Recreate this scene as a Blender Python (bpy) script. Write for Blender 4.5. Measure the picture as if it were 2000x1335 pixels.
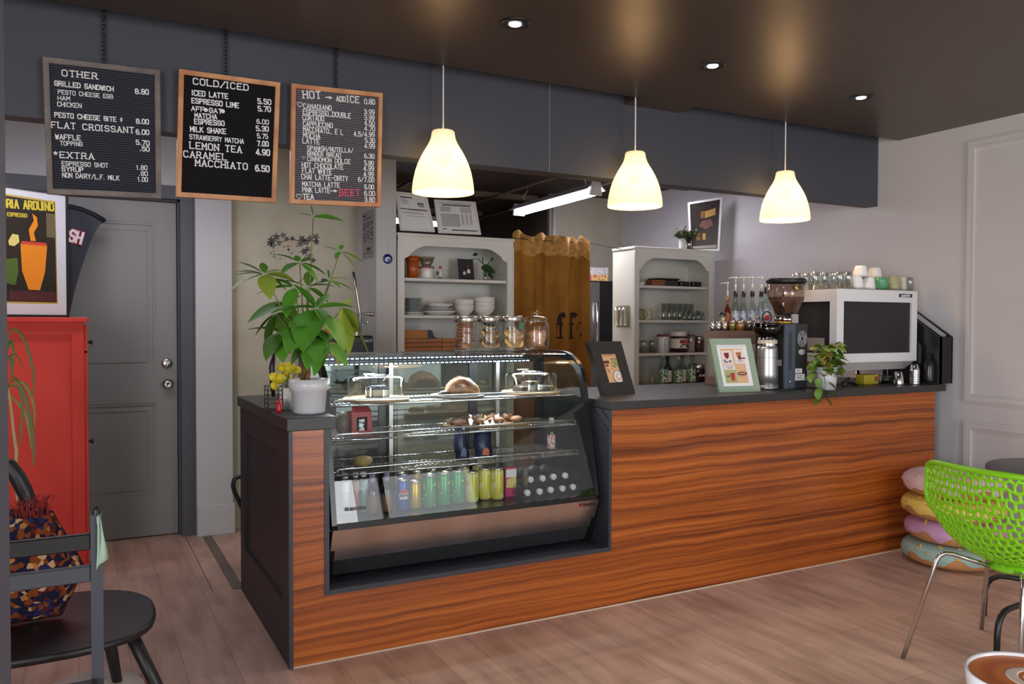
import bpy, math, random
from math import sin, cos, pi, radians, sqrt, atan2
from mathutils import Vector, Matrix
random.seed(7)
for o in list(bpy.data.objects): bpy.data.objects.remove(o)
SC = bpy.context.scene
COL = SC.collection

# ------------------------------------------------------------------ camera
F_PX = 1584.17
PITCH, ROLL, YAW = radians(-1.3061), radians(0.1553), radians(28.0723)
CAM = Vector((-0.74527, -3.28861, 1.4))
Rz = Matrix(((cos(YAW), -sin(YAW), 0), (sin(YAW), cos(YAW), 0), (0, 0, 1)))
Rx = Matrix(((1, 0, 0), (0, cos(PITCH), sin(PITCH)), (0, -sin(PITCH), cos(PITCH))))
Ry = Matrix(((cos(ROLL), 0, sin(ROLL)), (0, 1, 0), (-sin(ROLL), 0, cos(ROLL))))
W2C = Ry @ Rx @ Rz            # rows: right, forward, up
cam_d = bpy.data.cameras.new('camera')
cam_d.sensor_width = 36.0
cam_d.lens = F_PX / 2000 * 36.0
cam_d.clip_start = 0.05
cam = bpy.data.objects.new('camera', cam_d)
COL.objects.link(cam)
r_, f_, u_ = Vector(W2C[0]), Vector(W2C[1]), Vector(W2C[2])
mw = Matrix((( r_.x, u_.x, -f_.x, CAM.x), (r_.y, u_.y, -f_.y, CAM.y), (r_.z, u_.z, -f_.z, CAM.z), (0, 0, 0, 1)))
cam.matrix_world = mw
SC.camera = cam

def P(px, py, x=None, y=None, z=None):
    """survey helper: where the sight line of a photo pixel meets the plane x=, y= or z=."""
    d = W2C.transposed() @ Vector(((px - 1000) / F_PX, 1.0, (667.12 - py) / F_PX))
    if x is not None: t = (x - CAM.x) / d.x
    elif y is not None: t = (y - CAM.y) / d.y
    else: t = (z - CAM.z) / d.z
    return CAM + d * t
def PX(px, y, z=1.2):
    """x coordinate at depth y seen in photo column px (verticals are nearly vertical)."""
    a = P(px, 400, y=y); b = P(px, 900, y=y)
    k = (z - a.z) / (b.z - a.z)
    return a.x + (b.x - a.x) * k

# ------------------------------------------------------------------ view, world, daylight
SC.view_settings.view_transform = 'Standard'
SC.view_settings.look = 'None'
SC.view_settings.exposure = 0.0
SC.view_settings.gamma = 1.0
SC.view_settings.use_curve_mapping = False
wd = bpy.data.worlds.new('sky'); SC.world = wd; wd.use_nodes = True
bg = wd.node_tree.nodes['Background']
bg.inputs[0].default_value = (0.80, 0.90, 1.0, 1)
bg.inputs[1].default_value = 1.0
SC.cycles.max_bounces = 8
SC.cycles.transparent_max_bounces = 24
SC.cycles.glossy_bounces = 4
SC.cycles.caustics_reflective = False
SC.cycles.caustics_refractive = False
SC.cycles.sample_clamp_indirect = 6

def area(name, loc, rot, sx, sy, power, color):
    l = bpy.data.lights.new(name, 'AREA'); l.shape = 'RECTANGLE'; l.size = sx; l.size_y = sy
    l.energy = power; l.color = color
    o = bpy.data.objects.new(name, l); COL.objects.link(o); o.location = loc; o.rotation_euler = rot
    return o
# daylight entering through the shopfront windows behind the camera
FRONT_Y = -6.2
area('window_daylight', (1.725, FRONT_Y + 0.06, 1.24), (radians(90), 0, 0), 0.95, 2.4, 80, (0.96, 0.97, 1.0))
area('window_daylight', (3.025, FRONT_Y + 0.06, 1.24), (radians(90), 0, 0), 1.65, 2.4, 36, (0.96, 0.97, 1.0))
area('window_daylight', (-0.35, FRONT_Y + 0.06, 1.35), (radians(90), 0, 0), 2.2, 2.2, 14, (0.96, 0.97, 1.0))
area('window_daylight', (-3.14, -4.6, 1.45), (radians(90), 0, radians(-90)), 2.6, 2.2, 205, (0.98, 0.97, 1.0))

# ------------------------------------------------------------------ helpers
def lin(c):
    c = c / 255.0
    return c / 12.92 if c <= 0.04045 else ((c + 0.055) / 1.055) ** 2.4
def rgb(r, g, b): return (lin(r), lin(g), lin(b), 1.0)

def mat(name, col, rough=0.5, metal=0.0, spec=0.5, noise=None, bump=0.0, bscale=60, emit=None, es=0, trans=0, coat=0, sub=0):
    m = bpy.data.materials.new(name); m.use_nodes = True
    nt = m.node_tree; b = nt.nodes['Principled BSDF']
    b.inputs['Base Color'].default_value = rgb(*col)
    b.inputs['Roughness'].default_value = rough
    b.inputs['Metallic'].default_value = metal
    b.inputs['Specular IOR Level'].default_value = spec
    b.inputs['Transmission Weight'].default_value = trans
    b.inputs['Coat Weight'].default_value = coat
    if emit:
        b.inputs['Emission Color'].default_value = rgb(*emit); b.inputs['Emission Strength'].default_value = es
    if noise:
        # noise = (second colour, scale xyz, contrast lo, hi, detail)
        c2, sc, lo, hi, det = noise
        tc = nt.nodes.new('ShaderNodeTexCoord'); mp = nt.nodes.new('ShaderNodeMapping')
        mp.inputs['Scale'].default_value = sc
        nz = nt.nodes.new('ShaderNodeTexNoise'); nz.inputs['Scale'].default_value = 1.0; nz.inputs['Detail'].default_value = det
        cr = nt.nodes.new('ShaderNodeValToRGB')
        cr.color_ramp.elements[0].position = lo; cr.color_ramp.elements[0].color = rgb(*col)
        cr.color_ramp.elements[1].position = hi; cr.color_ramp.elements[1].color = rgb(*c2)
        nt.links.new(tc.outputs['Object'], mp.inputs[0]); nt.links.new(mp.outputs[0], nz.inputs['Vector'])
        nt.links.new(nz.outputs['Fac'], cr.inputs[0]); nt.links.new(cr.outputs[0], b.inputs['Base Color'])
    if bump:
        tc = nt.nodes.new('ShaderNodeTexCoord')
        nz = nt.nodes.new('ShaderNodeTexNoise'); nz.inputs['Scale'].default_value = bscale; nz.inputs['Detail'].default_value = 4
        bp = nt.nodes.new('ShaderNodeBump'); bp.inputs['Strength'].default_value = bump; bp.inputs['Distance'].default_value = 0.01
        nt.links.new(tc.outputs['Object'], nz.inputs['Vector'])
        nt.links.new(nz.outputs['Fac'], bp.inputs['Height']); nt.links.new(bp.outputs[0], b.inputs['Normal'])
    return m

def glass(name, tint=(255, 255, 255), refl=1.0, rough=0.0):
    m = bpy.data.materials.new(name); m.use_nodes = True
    nt = m.node_tree; nt.nodes.clear()
    out = nt.nodes.new('ShaderNodeOutputMaterial'); mx = nt.nodes.new('ShaderNodeMixShader')
    tr = nt.nodes.new('ShaderNodeBsdfTransparent'); gl = nt.nodes.new('ShaderNodeBsdfGlossy')
    ge = nt.nodes.new('ShaderNodeNewGeometry'); dt = nt.nodes.new('ShaderNodeVectorMath'); dt.operation = 'DOT_PRODUCT'
    def mth(op, a, b=None):
        k = nt.nodes.new('ShaderNodeMath'); k.operation = op
        for i, q in enumerate((a, b)):
            if q is None: continue
            if isinstance(q, (int, float)): k.inputs[i].default_value = q
            else: nt.links.new(q, k.inputs[i])
        return k.outputs[0]
    nt.links.new(ge.outputs['Normal'], dt.inputs[0]); nt.links.new(ge.outputs['Incoming'], dt.inputs[1])
    c_ = mth('ABSOLUTE', dt.outputs['Value']); w_ = mth('POWER', mth('SUBTRACT', 1.0, c_), 5.0)
    fo = mth('MINIMUM', mth('MULTIPLY', mth('ADD', mth('MULTIPLY', w_, 0.95), 0.045), refl), 0.9)
    tr.inputs[0].default_value = rgb(*tint); gl.inputs[0].default_value = (1, 1, 1, 1); gl.inputs['Roughness'].default_value = rough
    nt.links.new(fo, mx.inputs[0])
    nt.links.new(tr.outputs[0], mx.inputs[1]); nt.links.new(gl.outputs[0], mx.inputs[2])
    nt.links.new(mx.outputs[0], out.inputs[0])
    return m

def emis(name, col, s):
    m = bpy.data.materials.new(name); m.use_nodes = True
    nt = m.node_tree; nt.nodes.clear()
    out = nt.nodes.new('ShaderNodeOutputMaterial'); e = nt.nodes.new('ShaderNodeEmission')
    e.inputs[0].default_value = rgb(*col); e.inputs[1].default_value = s
    nt.links.new(e.outputs[0], out.inputs[0])
    return m

def V(*a): return Vector(a)
def perp(d):
    d = d.normalized()
    a = Vector((0, 0, 1)) if abs(d.z) < 0.9 else Vector((1, 0, 0))
    u = d.cross(a).normalized(); return u, d.cross(u).normalized()

class MB:
    """collects shapes (world coordinates) into one mesh"""
    def __init__(s): s.v = []; s.f = []; s.sm = []; s.mi = []; s.cm = 0
    def m(s, i): s.cm = i; return s
    def add(s, vs, fs, smooth=False):
        n = len(s.v); s.v += [Vector(p) for p in vs]
        for f in fs: s.f.append([n + i for i in f]); s.sm.append(smooth); s.mi.append(s.cm)
        return s
    def box(s, x0, x1, y0, y1, z0, z1):
        return s.add([(x0,y0,z0),(x1,y0,z0),(x1,y1,z0),(x0,y1,z0),(x0,y0,z1),(x1,y0,z1),(x1,y1,z1),(x0,y1,z1)],
                     [(0,3,2,1),(4,5,6,7),(0,1,5,4),(1,2,6,5),(2,3,7,6),(3,0,4,7)])
    def bbox(s, x0, x1, y0, y1, z0, z1, b=0.004):
        """box with chamfered vertical and top edges"""
        poly = [(x0+b,y0),(x1-b,y0),(x1,y0+b),(x1,y1-b),(x1-b,y1),(x0+b,y1),(x0,y1-b),(x0,y0+b)]
        cx, cy = (x0+x1)/2, (y0+y1)/2
        kx = 1 - b/(abs(x1-x0)/2); ky = 1 - b/(abs(y1-y0)/2)
        rows = []
        for z, sh in ((z0, 1), (z0 + b, 0), (z1 - b, 0), (z1, 1)):
            rows.append([((cx+(p[0]-cx)*(kx if sh else 1)), (cy+(p[1]-cy)*(ky if sh else 1)), z) for p in poly])
        return s.loft(rows, close=True, smooth=False)
    def loft(s, rows, close=True, caps=True, smooth=True, flip=False):
        n = len(rows[0]); vs = [p for r in rows for p in r]; fs = []
        for i in range(len(rows) - 1):
            for j in range(n if close else n - 1):
                k = (j + 1) % n
                q = (i*n+j, i*n+k, (i+1)*n+k, (i+1)*n+j)
                fs.append(q[::-1] if flip else q)
        s.add(vs, fs, smooth)
        if caps and close:
            m0 = len(s.v) - len(vs)
            a = [m0 + j for j in range(n)]; b = [m0 + (len(rows)-1)*n + j for j in range(n)]
            s.f.append(a if flip else a[::-1]); s.sm.append(False); s.mi.append(s.cm)
            s.f.append(b[::-1] if flip else b); s.sm.append(False); s.mi.append(s.cm)
        return s
    def tube(s, pts, r, seg=8, caps=True, closed=False):
        pts = [Vector(p) for p in pts]; n = len(pts)
        rr = r if isinstance(r, (list, tuple)) else [r] * n
        rows = []; u = None
        for i, p in enumerate(pts):
            if closed: d = (pts[(i+1) % n] - pts[i-1])
            else: d = (pts[min(i+1, n-1)] - pts[max(i-1, 0)])
            if d.length < 1e-9: d = Vector((0,0,1))
            d.normalize()
            if u is None: u, w = perp(d)
            else:
                u = (u - d * u.dot(d))
                if u.length < 1e-6: u, w = perp(d)
                u.normalize()
            w = d.cross(u).normalized()
            rows.append([p + u*cos(2*pi*k/seg)*rr[i] + w*sin(2*pi*k/seg)*rr[i] for k in range(seg)])
        if closed: rows.append(rows[0]); caps = False
        return s.loft(rows, True, caps, True)
    def lathe(s, c, prof, seg=24, caps=False, axis=None, flute=0, nfl=0):
        """prof: list of (r, z) ; around vertical axis at c, or around given axis"""
        c = Vector(c); rows = []
        if axis is None: u, w, a = Vector((1,0,0)), Vector((0,1,0)), Vector((0,0,1))
        else:
            a = Vector(axis).normalized(); u, w = perp(a)
        for r, z in prof:
            rows.append([c + a*z + (u*cos(2*pi*k/seg) + w*sin(2*pi*k/seg)) * (r * (1 + (flute*cos(nfl*2*pi*k/seg) if flute else 0))) for k in range(seg)])
        return s.loft(rows, True, caps, True)
    def sphere(s, c, r, seg=12, rings=8, sx=1, sy=1, sz=1):
        c = Vector(c); rows = []
        for i in range(rings + 1):
            t = -pi/2 + pi*i/rings; rr = max(cos(t), 0.001)
            rows.append([c + Vector((cos(2*pi*k/seg)*rr*r*sx, sin(2*pi*k/seg)*rr*r*sy, sin(t)*r*sz)) for k in range(seg)])
        return s.loft(rows, True, True, True)
    def prism(s, poly, n, smooth=False):
        """extrude 3D polygon along vector n"""
        n = Vector(n); a = [Vector(p) for p in poly]; b = [p + n for p in a]; k = len(a)
        s.add(a + b, [tuple(range(k))[::-1], tuple(range(k, 2*k))] + [(i, (i+1) % k, k+(i+1) % k, k+i) for i in range(k)], smooth)
        return s
    def quadframe(s, c, w, n):
        """mitred frame from four planar corners, bar width w, extruded along n"""
        c = [Vector(p) for p in c]; n = Vector(n)
        inner = inset(c, w)
        for i in range(4):
            j = (i + 1) % 4
            s.prism([c[i], c[j], inner[j], inner[i]], n)
        return s
    def leaf(s, base, d, L, Wd, droop=0.3, roll=0.0, fold=0.15, n=6, shape=1.0):
        base = Vector(base); d = Vector(d).normalized()
        side = d.cross(Vector((0,0,1)))
        if side.length < 1e-3: side = Vector((1,0,0))
        side.normalize(); up = side.cross(d).normalized()
        sd = side*cos(roll) + up*sin(roll); up = up*cos(roll) - side*sin(roll)
        vs = []; fs = []
        for i in range(n + 1):
            t = i / n
            w = Wd * 0.5 * (sin(pi * t**0.85) ** 0.8 if 0 < t < 1 else 0.02) * shape
            p = base + d * (L*t) + Vector((0,0,-1)) * (droop * L * t*t)
            vs += [p - sd*w + up*(fold*w), p, p + sd*w + up*(fold*w)]
        for i in range(n):
            a = i*3
            fs += [(a, a+1, a+4, a+3), (a+1, a+2, a+5, a+4)]
        return s.add(vs, fs, True)

def inset(c, w):
    c = [Vector(p) for p in c]; out = []; k = len(c)
    nrm = (c[1]-c[0]).cross(c[-1]-c[0]).normalized()
    for i in range(k):
        e1 = (c[i]-c[i-1]).normalized(); e2 = (c[(i+1) % k]-c[i]).normalized()
        n1 = nrm.cross(e1); n2 = nrm.cross(e2)
        b = (n1 + n2); b = b / max(b.dot(n1), 1e-6)
        out.append(c[i] + b * w)
    return out

def mesh_obj(name, mb, mats, parent=None, loc=None, rz=0.0):
    """verts in mb are world coordinates; re-expressed in the parent's (or own) frame"""
    me = bpy.data.meshes.new(name)
    if parent is not None: o0, a0 = parent.location, parent.rotation_euler.z
    else: o0, a0 = (Vector(loc) if loc is not None else Vector((0,0,0))), rz
    ca, sa = cos(-a0), sin(-a0)
    vs = []
    for p in mb.v:
        q = p - o0
        vs.append((q.x*ca - q.y*sa, q.x*sa + q.y*ca, q.z))
    me.from_pydata(vs, [], mb.f)
    ms = mats if isinstance(mats, (list, tuple)) else [mats]
    for m in ms: me.materials.append(m)
    me.polygons.foreach_set('use_smooth', mb.sm)
    me.polygons.foreach_set('material_index', [min(i, len(ms)-1) for i in mb.mi])
    me.update()
    o = bpy.data.objects.new(name, me); COL.objects.link(o)
    if parent is not None: o.parent = parent
    else:
        o.location = o0; o.rotation_euler.z = a0
    return o

def part(parent, name, mb, mats, label=None, root=None):
    """part of a thing; parent may itself be a part (its frame is the thing's frame)"""
    fr = root or parent
    o = mesh_obj(name, mb, mats, parent=fr)
    o.parent = parent
    if label: o['label'] = label
    return o
def thing(name, label, cat, loc, rz=0.0, group=None):
    o = bpy.data.objects.new(name, None); COL.objects.link(o)
    o.empty_display_size = 0.05
    o.location = loc; o.rotation_euler = (0, 0, rz)
    o['label'] = label; o['category'] = cat
    if group: o['group'] = group
    return o
def single(name, mb, mats, label, cat, loc=None, group=None):
    if loc is None:
        n = len(mb.v); c = sum(mb.v, Vector((0,0,0))) / n
        loc = (c.x, c.y, min(p.z for p in mb.v))
    o = mesh_obj(name, mb, mats, loc=loc)
    o['label'] = label; o['category'] = cat
    if group: o['group'] = group
    return o
def struct(name, mb, mats, parent=None):
    o = mesh_obj(name, mb, mats, parent=parent)
    if parent is None: o['kind'] = 'structure'
    return o
def dup(src, loc, label, group=None, rz=None):
    """copy of a thing with copies of its parts and sub-parts"""
    c = src.copy(); COL.objects.link(c); c.location = loc; c['label'] = label
    if group: c['group'] = group
    if rz is not None: c.rotation_euler.z = rz
    for ch in list(src.children):
        k = ch.copy(); COL.objects.link(k); k.parent = c
        for g in list(ch.children):
            q = g.copy(); COL.objects.link(q); q.parent = k
    return c
ORD = ['leftmost', 'second from left', 'third from left', 'fourth from left', 'fifth from left', 'sixth from left', 'seventh from left', 'eighth from left', 'ninth from left', 'tenth from left']
def nth(i, n): return 'rightmost' if i == n - 1 else ORD[i]
def arc(cx, cy, r, a0, a1, n):
    return [(cx + r*cos(a0+(a1-a0)*i/n), cy + r*sin(a0+(a1-a0)*i/n)) for i in range(n+1)]

# ------------------------------------------------------------------ stroke lettering
GL = {'A':'004c80 1464','B':'000c5c7b785606 5684826000','C':'8a6c2c0a02206082','D':'000c4c7b8884714000','E':'8c0c0080 0666','F':'8c0c00 0666',
'G':'8a6c2c0a0220608286 4686','H':'000c 808c 0686','I':'000c','J':'7c72502002','K':'000c 8c06 3780','L':'0c0080','M':'000c458c80','N':'000c808c',
'O':'2c0a022060828a6c2c','P':'000c5c7b775606','Q':'2c0a022060828a6c2c 5480','R':'000c5c7b775606 4680','S':'8a6c2c0a082666848260200 2'.replace(' ',''),
'T':'404c 0c8c','U':'0c022060828c','V':'0c408c','W':'0c2049608c','X':'008c 0c80','Y':'0c468c 4640','Z':'0c8c0080',
'0':'2c0a022060828a6c2c','1':'1a3c30','2':'0a2c6c8a870080','3':'0a2c6c8a875636 568482602002','4':'606c0383','5':'7c0c07678582602002',
'6':'7b4c1a052060828567270 5'.replace(' ',''),'7':'0c8c30','8':'26080a2c6c8a886626 2604022060828466','9':'114072878a6c2c0a07256587',
'.':'1011','/':'008c','-':'1666','_':'0080','>':'0686 5986 5386',',':'1121',"'":'1a1c','&':'80282a4c6a68220220408 4'.replace(' ',''),' ':''}
def gw(ch): return {'I':2,'.':3,' ':6,'1':6,"'":3,',':3}.get(ch, 8) if ch in 'I. 1\',' else 8
def lettering(mb, txt, a, b, cap, n, wt=0.16, serif=False, th=0.0015, depth0=0.0):
    """letters from world point a to b along the baseline; cap height; n = outward normal"""
    a = Vector(a); b = Vector(b); n = Vector(n).normalized()
    ux = (b - a); Lw = ux.length; ux.normalize()
    uy = n.cross(ux).normalized()
    gap = 3.2 if not serif else 4.0
    tot = sum(gw(c) + gap for c in txt) - gap
    sx = Lw / max(tot, 1); sy = cap / 12.0; w = cap * wt * 0.5
    x0 = 0.0
    cnt = [0]
    def seg(p, q, w=w):
        cnt[0] += 1
        d = q - p
        if d.length < 1e-9: d = ux * 1e-5
        d.normalize(); s_ = n.cross(d)
        p = p - d*w*0.9; q = q + d*w*0.9
        mb.prism([p - s_*w, q - s_*w, q + s_*w, p + s_*w], n*(th + .00022*(cnt[0] % 9)))
    for ch in txt:
        for st in GL.get(ch, '').split():
            pts = [(int(st[i], 16), int(st[i+1], 16)) for i in range(0, len(st)-1, 2)]
            ww = [a + ux*((x0 + px)*sx) + uy*(py*sy) + n*depth0 for px, py in pts]
            for i in range(len(ww) - 1): seg(ww[i], ww[i+1])
            if serif and ch not in 'OCGSQ0123456789':
                for e in (0, len(pts)-1):
                    o2 = pts[1] if e == 0 else pts[-2]
                    if pts[e][1] in (0, 12) and abs(pts[e][1] - o2[1]) > 3:
                        seg(ww[e] - ux*sx*1.7, ww[e] + ux*sx*1.7, w*0.75)
        x0 += gw(ch) + gap
    return mb
# ------------------------------------------------------------------ room
W = 4.28                                   # right wall
cr = P(1755, 274, x=W); C_Y, ZC = cr.y, cr.z   # far edge and height of the dark shop ceiling
B_Y = C_Y + 0.155                           # face of the hanging bulkhead
HT = 1.019                                  # worktop height
BW = 2.44                                   # wall behind the counter

def floor_mat():
    m = bpy.data.materials.new('floor_planks'); m.use_nodes = True
    nt = m.node_tree; b = nt.nodes['Principled BSDF']
    tc = nt.nodes.new('ShaderNodeTexCoord')
    mp = nt.nodes.new('ShaderNodeMapping'); mp.inputs['Rotation'].default_value = (0, 0, radians(90))
    br = nt.nodes.new('ShaderNodeTexBrick')
    br.inputs['Scale'].default_value = 1.0
    br.inputs['Brick Width'].default_value = 1.22; br.inputs['Row Height'].default_value = 0.19
    br.inputs['Mortar Size'].default_value = 0.0015; br.inputs['Mortar Smooth'].default_value = 0.3
    br.inputs['Color1'].default_value = rgb(206, 173, 153); br.inputs['Color2'].default_value = rgb(194, 160, 141)
    br.inputs['Mortar'].default_value = rgb(150, 122, 106)
    br.offset = 0.37
    nz = nt.nodes.new('ShaderNodeTexNoise'); nz.inputs['Scale'].default_value = 1.0; nz.inputs['Detail'].default_value = 6
    mp2 = nt.nodes.new('ShaderNodeMapping'); mp2.inputs['Scale'].default_value = (14, 2.2, 1)
    nz2 = nt.nodes.new('ShaderNodeTexNoise'); nz2.inputs['Scale'].default_value = 2.3; nz2.inputs['Detail'].default_value = 5
    mx = nt.nodes.new('ShaderNodeMix'); mx.data_type = 'RGBA'; mx.blend_type = 'MULTIPLY'; mx.inputs[0].default_value = 0.75
    cr1 = nt.nodes.new('ShaderNodeValToRGB'); cr1.color_ramp.elements[0].position = 0.3; cr1.color_ramp.elements[0].color = (0.62, 0.58, 0.56, 1)
    cr1.color_ramp.elements[1].position = 0.62; cr1.color_ramp.elements[1].color = (1.08, 1.06, 1.05, 1)
    mx2 = nt.nodes.new('ShaderNodeMix'); mx2.data_type = 'RGBA'; mx2.blend_type = 'MULTIPLY'; mx2.inputs[0].default_value = 0.55
    cr2 = nt.nodes.new('ShaderNodeValToRGB'); cr2.color_ramp.elements[0].position = 0.35; cr2.color_ramp.elements[0].color = (0.62, 0.58, 0.55, 1)
    cr2.color_ramp.elements[1].position = 0.6; cr2.color_ramp.elements[1].color = (1, 1, 1, 1)
    L = nt.links.new
    L(tc.outputs['Object'], mp.inputs[0]); L(mp.outputs[0], br.inputs['Vector'])
    L(tc.outputs['Object'], mp2.inputs[0]); L(mp2.outputs[0], nz.inputs['Vector']); L(nz.outputs['Fac'], cr1.inputs[0])
    L(tc.outputs['Object'], nz2.inputs['Vector']); L(nz2.outputs['Fac'], cr2.inputs[0])
    L(br.outputs['Color'], mx.inputs[6]); L(cr1.outputs[0], mx.inputs[7])
    L(mx.outputs[2], mx2.inputs[6]); L(cr2.outputs[0], mx2.inputs[7]); L(mx2.outputs[2], b.inputs['Base Color'])
    b.inputs['Roughness'].default_value = 0.48; b.inputs['Specular IOR Level'].default_value = 0.35
    bp = nt.nodes.new('ShaderNodeBump'); bp.inputs['Strength'].default_value = 0.15; bp.inputs['Distance'].default_value = 0.003
    L(nz.outputs['Fac'], bp.inputs['Height']); L(bp.outputs[0], b.inputs['Normal'])
    return m
m_floor = floor_mat()
m_wall = mat('wall_paint', (205, 201, 200), 0.6, bump=0.04, bscale=180)
m_wallL = mat('wall_light_grey', (184, 184, 182), 0.65, bump=0.04, bscale=160)
m_beige = mat('wall_beige_plaster', (186, 180, 158), 0.7, noise=((176, 170, 148), (5, 5, 5), .4, .65, 6))
m_bulk = mat('bulkhead_slate_paint', (66, 68, 77), 0.55, bump=0.03, bscale=120)
m_ceil = mat('ceiling_dark_paint', (66, 57, 52), 0.36, spec=0.6, bump=0.05, bscale=14)
m_ceil.node_tree.nodes['Principled BSDF'].inputs['Specular Tint'].default_value = (1.0, .70, .48, 1)
m_kceil = mat('kitchen_ceiling_brown', (58, 48, 40), 0.7)
m_slate = mat('slate_trim_paint', (74, 75, 80), 0.5)
m_door = mat('door_grey_paint', (128, 127, 122), 0.45)
m_white = mat('white_paint', (222, 220, 214), 0.45)
m_black = mat('black_plastic', (22, 22, 24), 0.4)
m_chrome = mat('chrome', (215, 215, 215), 0.12, metal=1)
m_steel = mat('brushed_steel', (176, 172, 168), 0.32, metal=1)

struct('floor', MB().box(-3.2, 6, FRONT_Y, 7.2, -0.05, 0), m_floor)
struct('ceiling', MB().box(-3.2, W, FRONT_Y, C_Y, ZC, ZC + 0.3), m_ceil)
struct('ceiling', MB().box(-3.2, 6, B_Y + 0.1, 7.2, ZC + 0.02, ZC + 0.3), m_kceil)
struct('ceiling', MB().box(-3.2, W, C_Y, B_Y + 0.1, ZC + 0.22, ZC + 0.3), m_kceil)

# right wall with its panel mouldings
struct('wall_right', MB().box(W, W + 0.12, FRONT_Y, 3.75, 0, ZC + 0.3), m_wall)
a1 = P(1891, 276, x=W); a2 = P(1886.6, 784, x=W); a3 = P(1884, 820, x=W)
def panel_mould(name, y1, y0, z0, z1):
    mb = MB()
    for (w0, w1, t) in ((0, 0.053, 0.012), (0.012, 0.040, 0.020), (0.044, 0.0515, 0.016)):
        c = [V(W, y1 - w0, z0 + w0), V(W, y0 + w0, z0 + w0), V(W, y0 + w0, z1 - w0), V(W, y1 - w0, z1 - w0)]
        mb.quadframe(c, w1 - w0, (-t, 0, 0))
    struct(name, mb, m_white if False else m_wall)
panel_mould('trim_1', a1.y, a1.y - 1.5, a2.z, a1.z)
panel_mould('trim_2', a1.y, a1.y - 1.5, 0.22, a3.z)
struct('baseboard_right', MB().box(W - 0.018, W, FRONT_Y, 3.7, 0, 0.14), m_wall)

# hanging bulkhead over the counter
bz = P(1290, 358, y=B_Y).z; bR = min(PX(1717, B_Y, 2.4), W - 0.01)
struct('wall_bulkhead', MB().box(-3.2, bR, B_Y, B_Y + 0.1, bz, ZC + 0.25), m_bulk)
sx_ = PX(1073, B_Y, 2.45)
struct('trim_3', MB().box(sx_ - 0.0025, sx_ + 0.0025, B_Y - 0.002, B_Y, bz, ZC + 0.2), mat('seam_pale', (120, 122, 128), 0.5))
sx2 = PX(842, B_Y, 2.45)
struct('trim_4', MB().box(sx2 - 0.002, sx2 + 0.002, B_Y - 0.0015, B_Y, bz, ZC + 0.2), mat('seam_dark', (58, 60, 68), 0.5))
d0, d1 = PX(1240, C_Y + .05, 2.65), PX(1347, C_Y + .05, 2.65)
struct('trim_5', MB().box(d0, d1, C_Y + 0.002, B_Y - 0.002, ZC, ZC + 0.2), m_ceil)

# back of the shop
xe = 0.148                                   # right edge of the pillar next to the door
struct('wall_back', MB().box(xe, 1.25, BW, BW + 0.1, 0, ZC + 0.1), m_beige)
xpl = PX(383.5, 2.33, .9)
struct('wall_pillar', MB().box(xpl, xe, 2.33, BW + 0.1, 0, ZC + 0.1), m_wallL)
bbz = P(400, 987, y=2.318).z
struct('baseboard_back', MB().bbox(xpl + 0.002, xe + 0.012, 2.315, 2.33, 0, bbz, 0.004).box(xe, xe + 0.012, 2.33, BW, 0, bbz), m_wallL)
# door wall: over the door and to its left
dz1 = P(330, 362, y=2.40).z; dxr = xpl; dxl = -1.16
struct('wall_left_back', MB().box(-3.2, dxl, 2.40, 2.55, 0, ZC + 0.1).box(dxl, dxr, 2.40, 2.55, dz1, ZC + 0.1), m_wallL)
fw = 0.085
struct('trim_6', MB().box(dxr - fw, dxr, 2.385, 2.53, 0, dz1).box(dxl, dxl + fw, 2.385, 2.53, 0, dz1).box(dxl + fw, dxr - fw, 2.385, 2.53, dz1 - fw, dz1)
       .box(dxr - fw - 0.012, dxr - fw, 2.44, 2.53, 0, dz1 - fw).box(dxl + fw, dxr - fw, 2.44, 2.53, dz1 - fw - 0.012, dz1 - fw), m_slate)
# the door: rails and stiles in front of sunk panels
x0d, x1d, zt = dxl + fw + 0.012, dxr - fw - 0.016, dz1 - fw - 0.014
dy = 2.475
pr = PX(304, dy, 1.5); pl = x0d + (x1d - pr)
zz = [P(300, v, y=dy).z for v in (435, 720, 785, 968)]
door = MB()
door.box(x0d, x1d, dy + 0.014, dy + 0.04, 0.008, zt)
for q in ((x0d, pl, 0.008, zt), (pr, x1d, 0.008, zt), (pl, pr, zz[0], zt), (pl, pr, zz[2], zz[1]), (pl, pr, 0.008, zz[3])):
    door.box(q[0], q[1], dy, dy + 0.014, q[2], q[3])
for z0, z1 in ((zz[1], zz[0]), (zz[3], zz[2])):
    c = [V(pl, dy + 0.014, z0), V(pr, dy + 0.014, z0), V(pr, dy + 0.014, z1), V(pl, dy + 0.014, z1)]
    door.quadframe(c, 0.016, (0, -0.009, 0))
    door.quadframe(inset(c, 0.045), 0.008, (0, -0.006, 0))
d_o = struct('door_1', door, m_door)
m_nickel = mat('satin_nickel', (196, 192, 184), 0.22, metal=1)
kx, kz = P(327, 749, y=dy).x, P(327, 749, y=dy).z
kb = MB().lathe((kx, dy, kz), [(0.0, 0.0), (0.034, 0.0), (0.034, 0.004), (0.022, 0.012), (0.012, 0.016), (0.012, 0.032), (0.026, 0.040), (0.029, 0.052), (0.024, 0.062), (0.010, 0.065), (0.009, 0.061), (0.0, 0.061)], 24, axis=(0, -1, 0))
part(d_o, 'door_knob', kb, m_nickel)
ex, ez = P(326, 709, y=dy).x, P(326, 709, y=dy).z
db = MB().lathe((ex, dy, ez), [(0.0, 0.0), (0.033, 0.0), (0.033, 0.006), (0.027, 0.012), (0.0, 0.012)], 24, axis=(0, -1, 0))
db.bbox(ex - 0.006, ex + 0.006, dy - 0.034, dy - 0.012, ez - 0.018, ez + 0.018, 0.003)
part(d_o, 'deadbolt', db, m_nickel)
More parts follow.
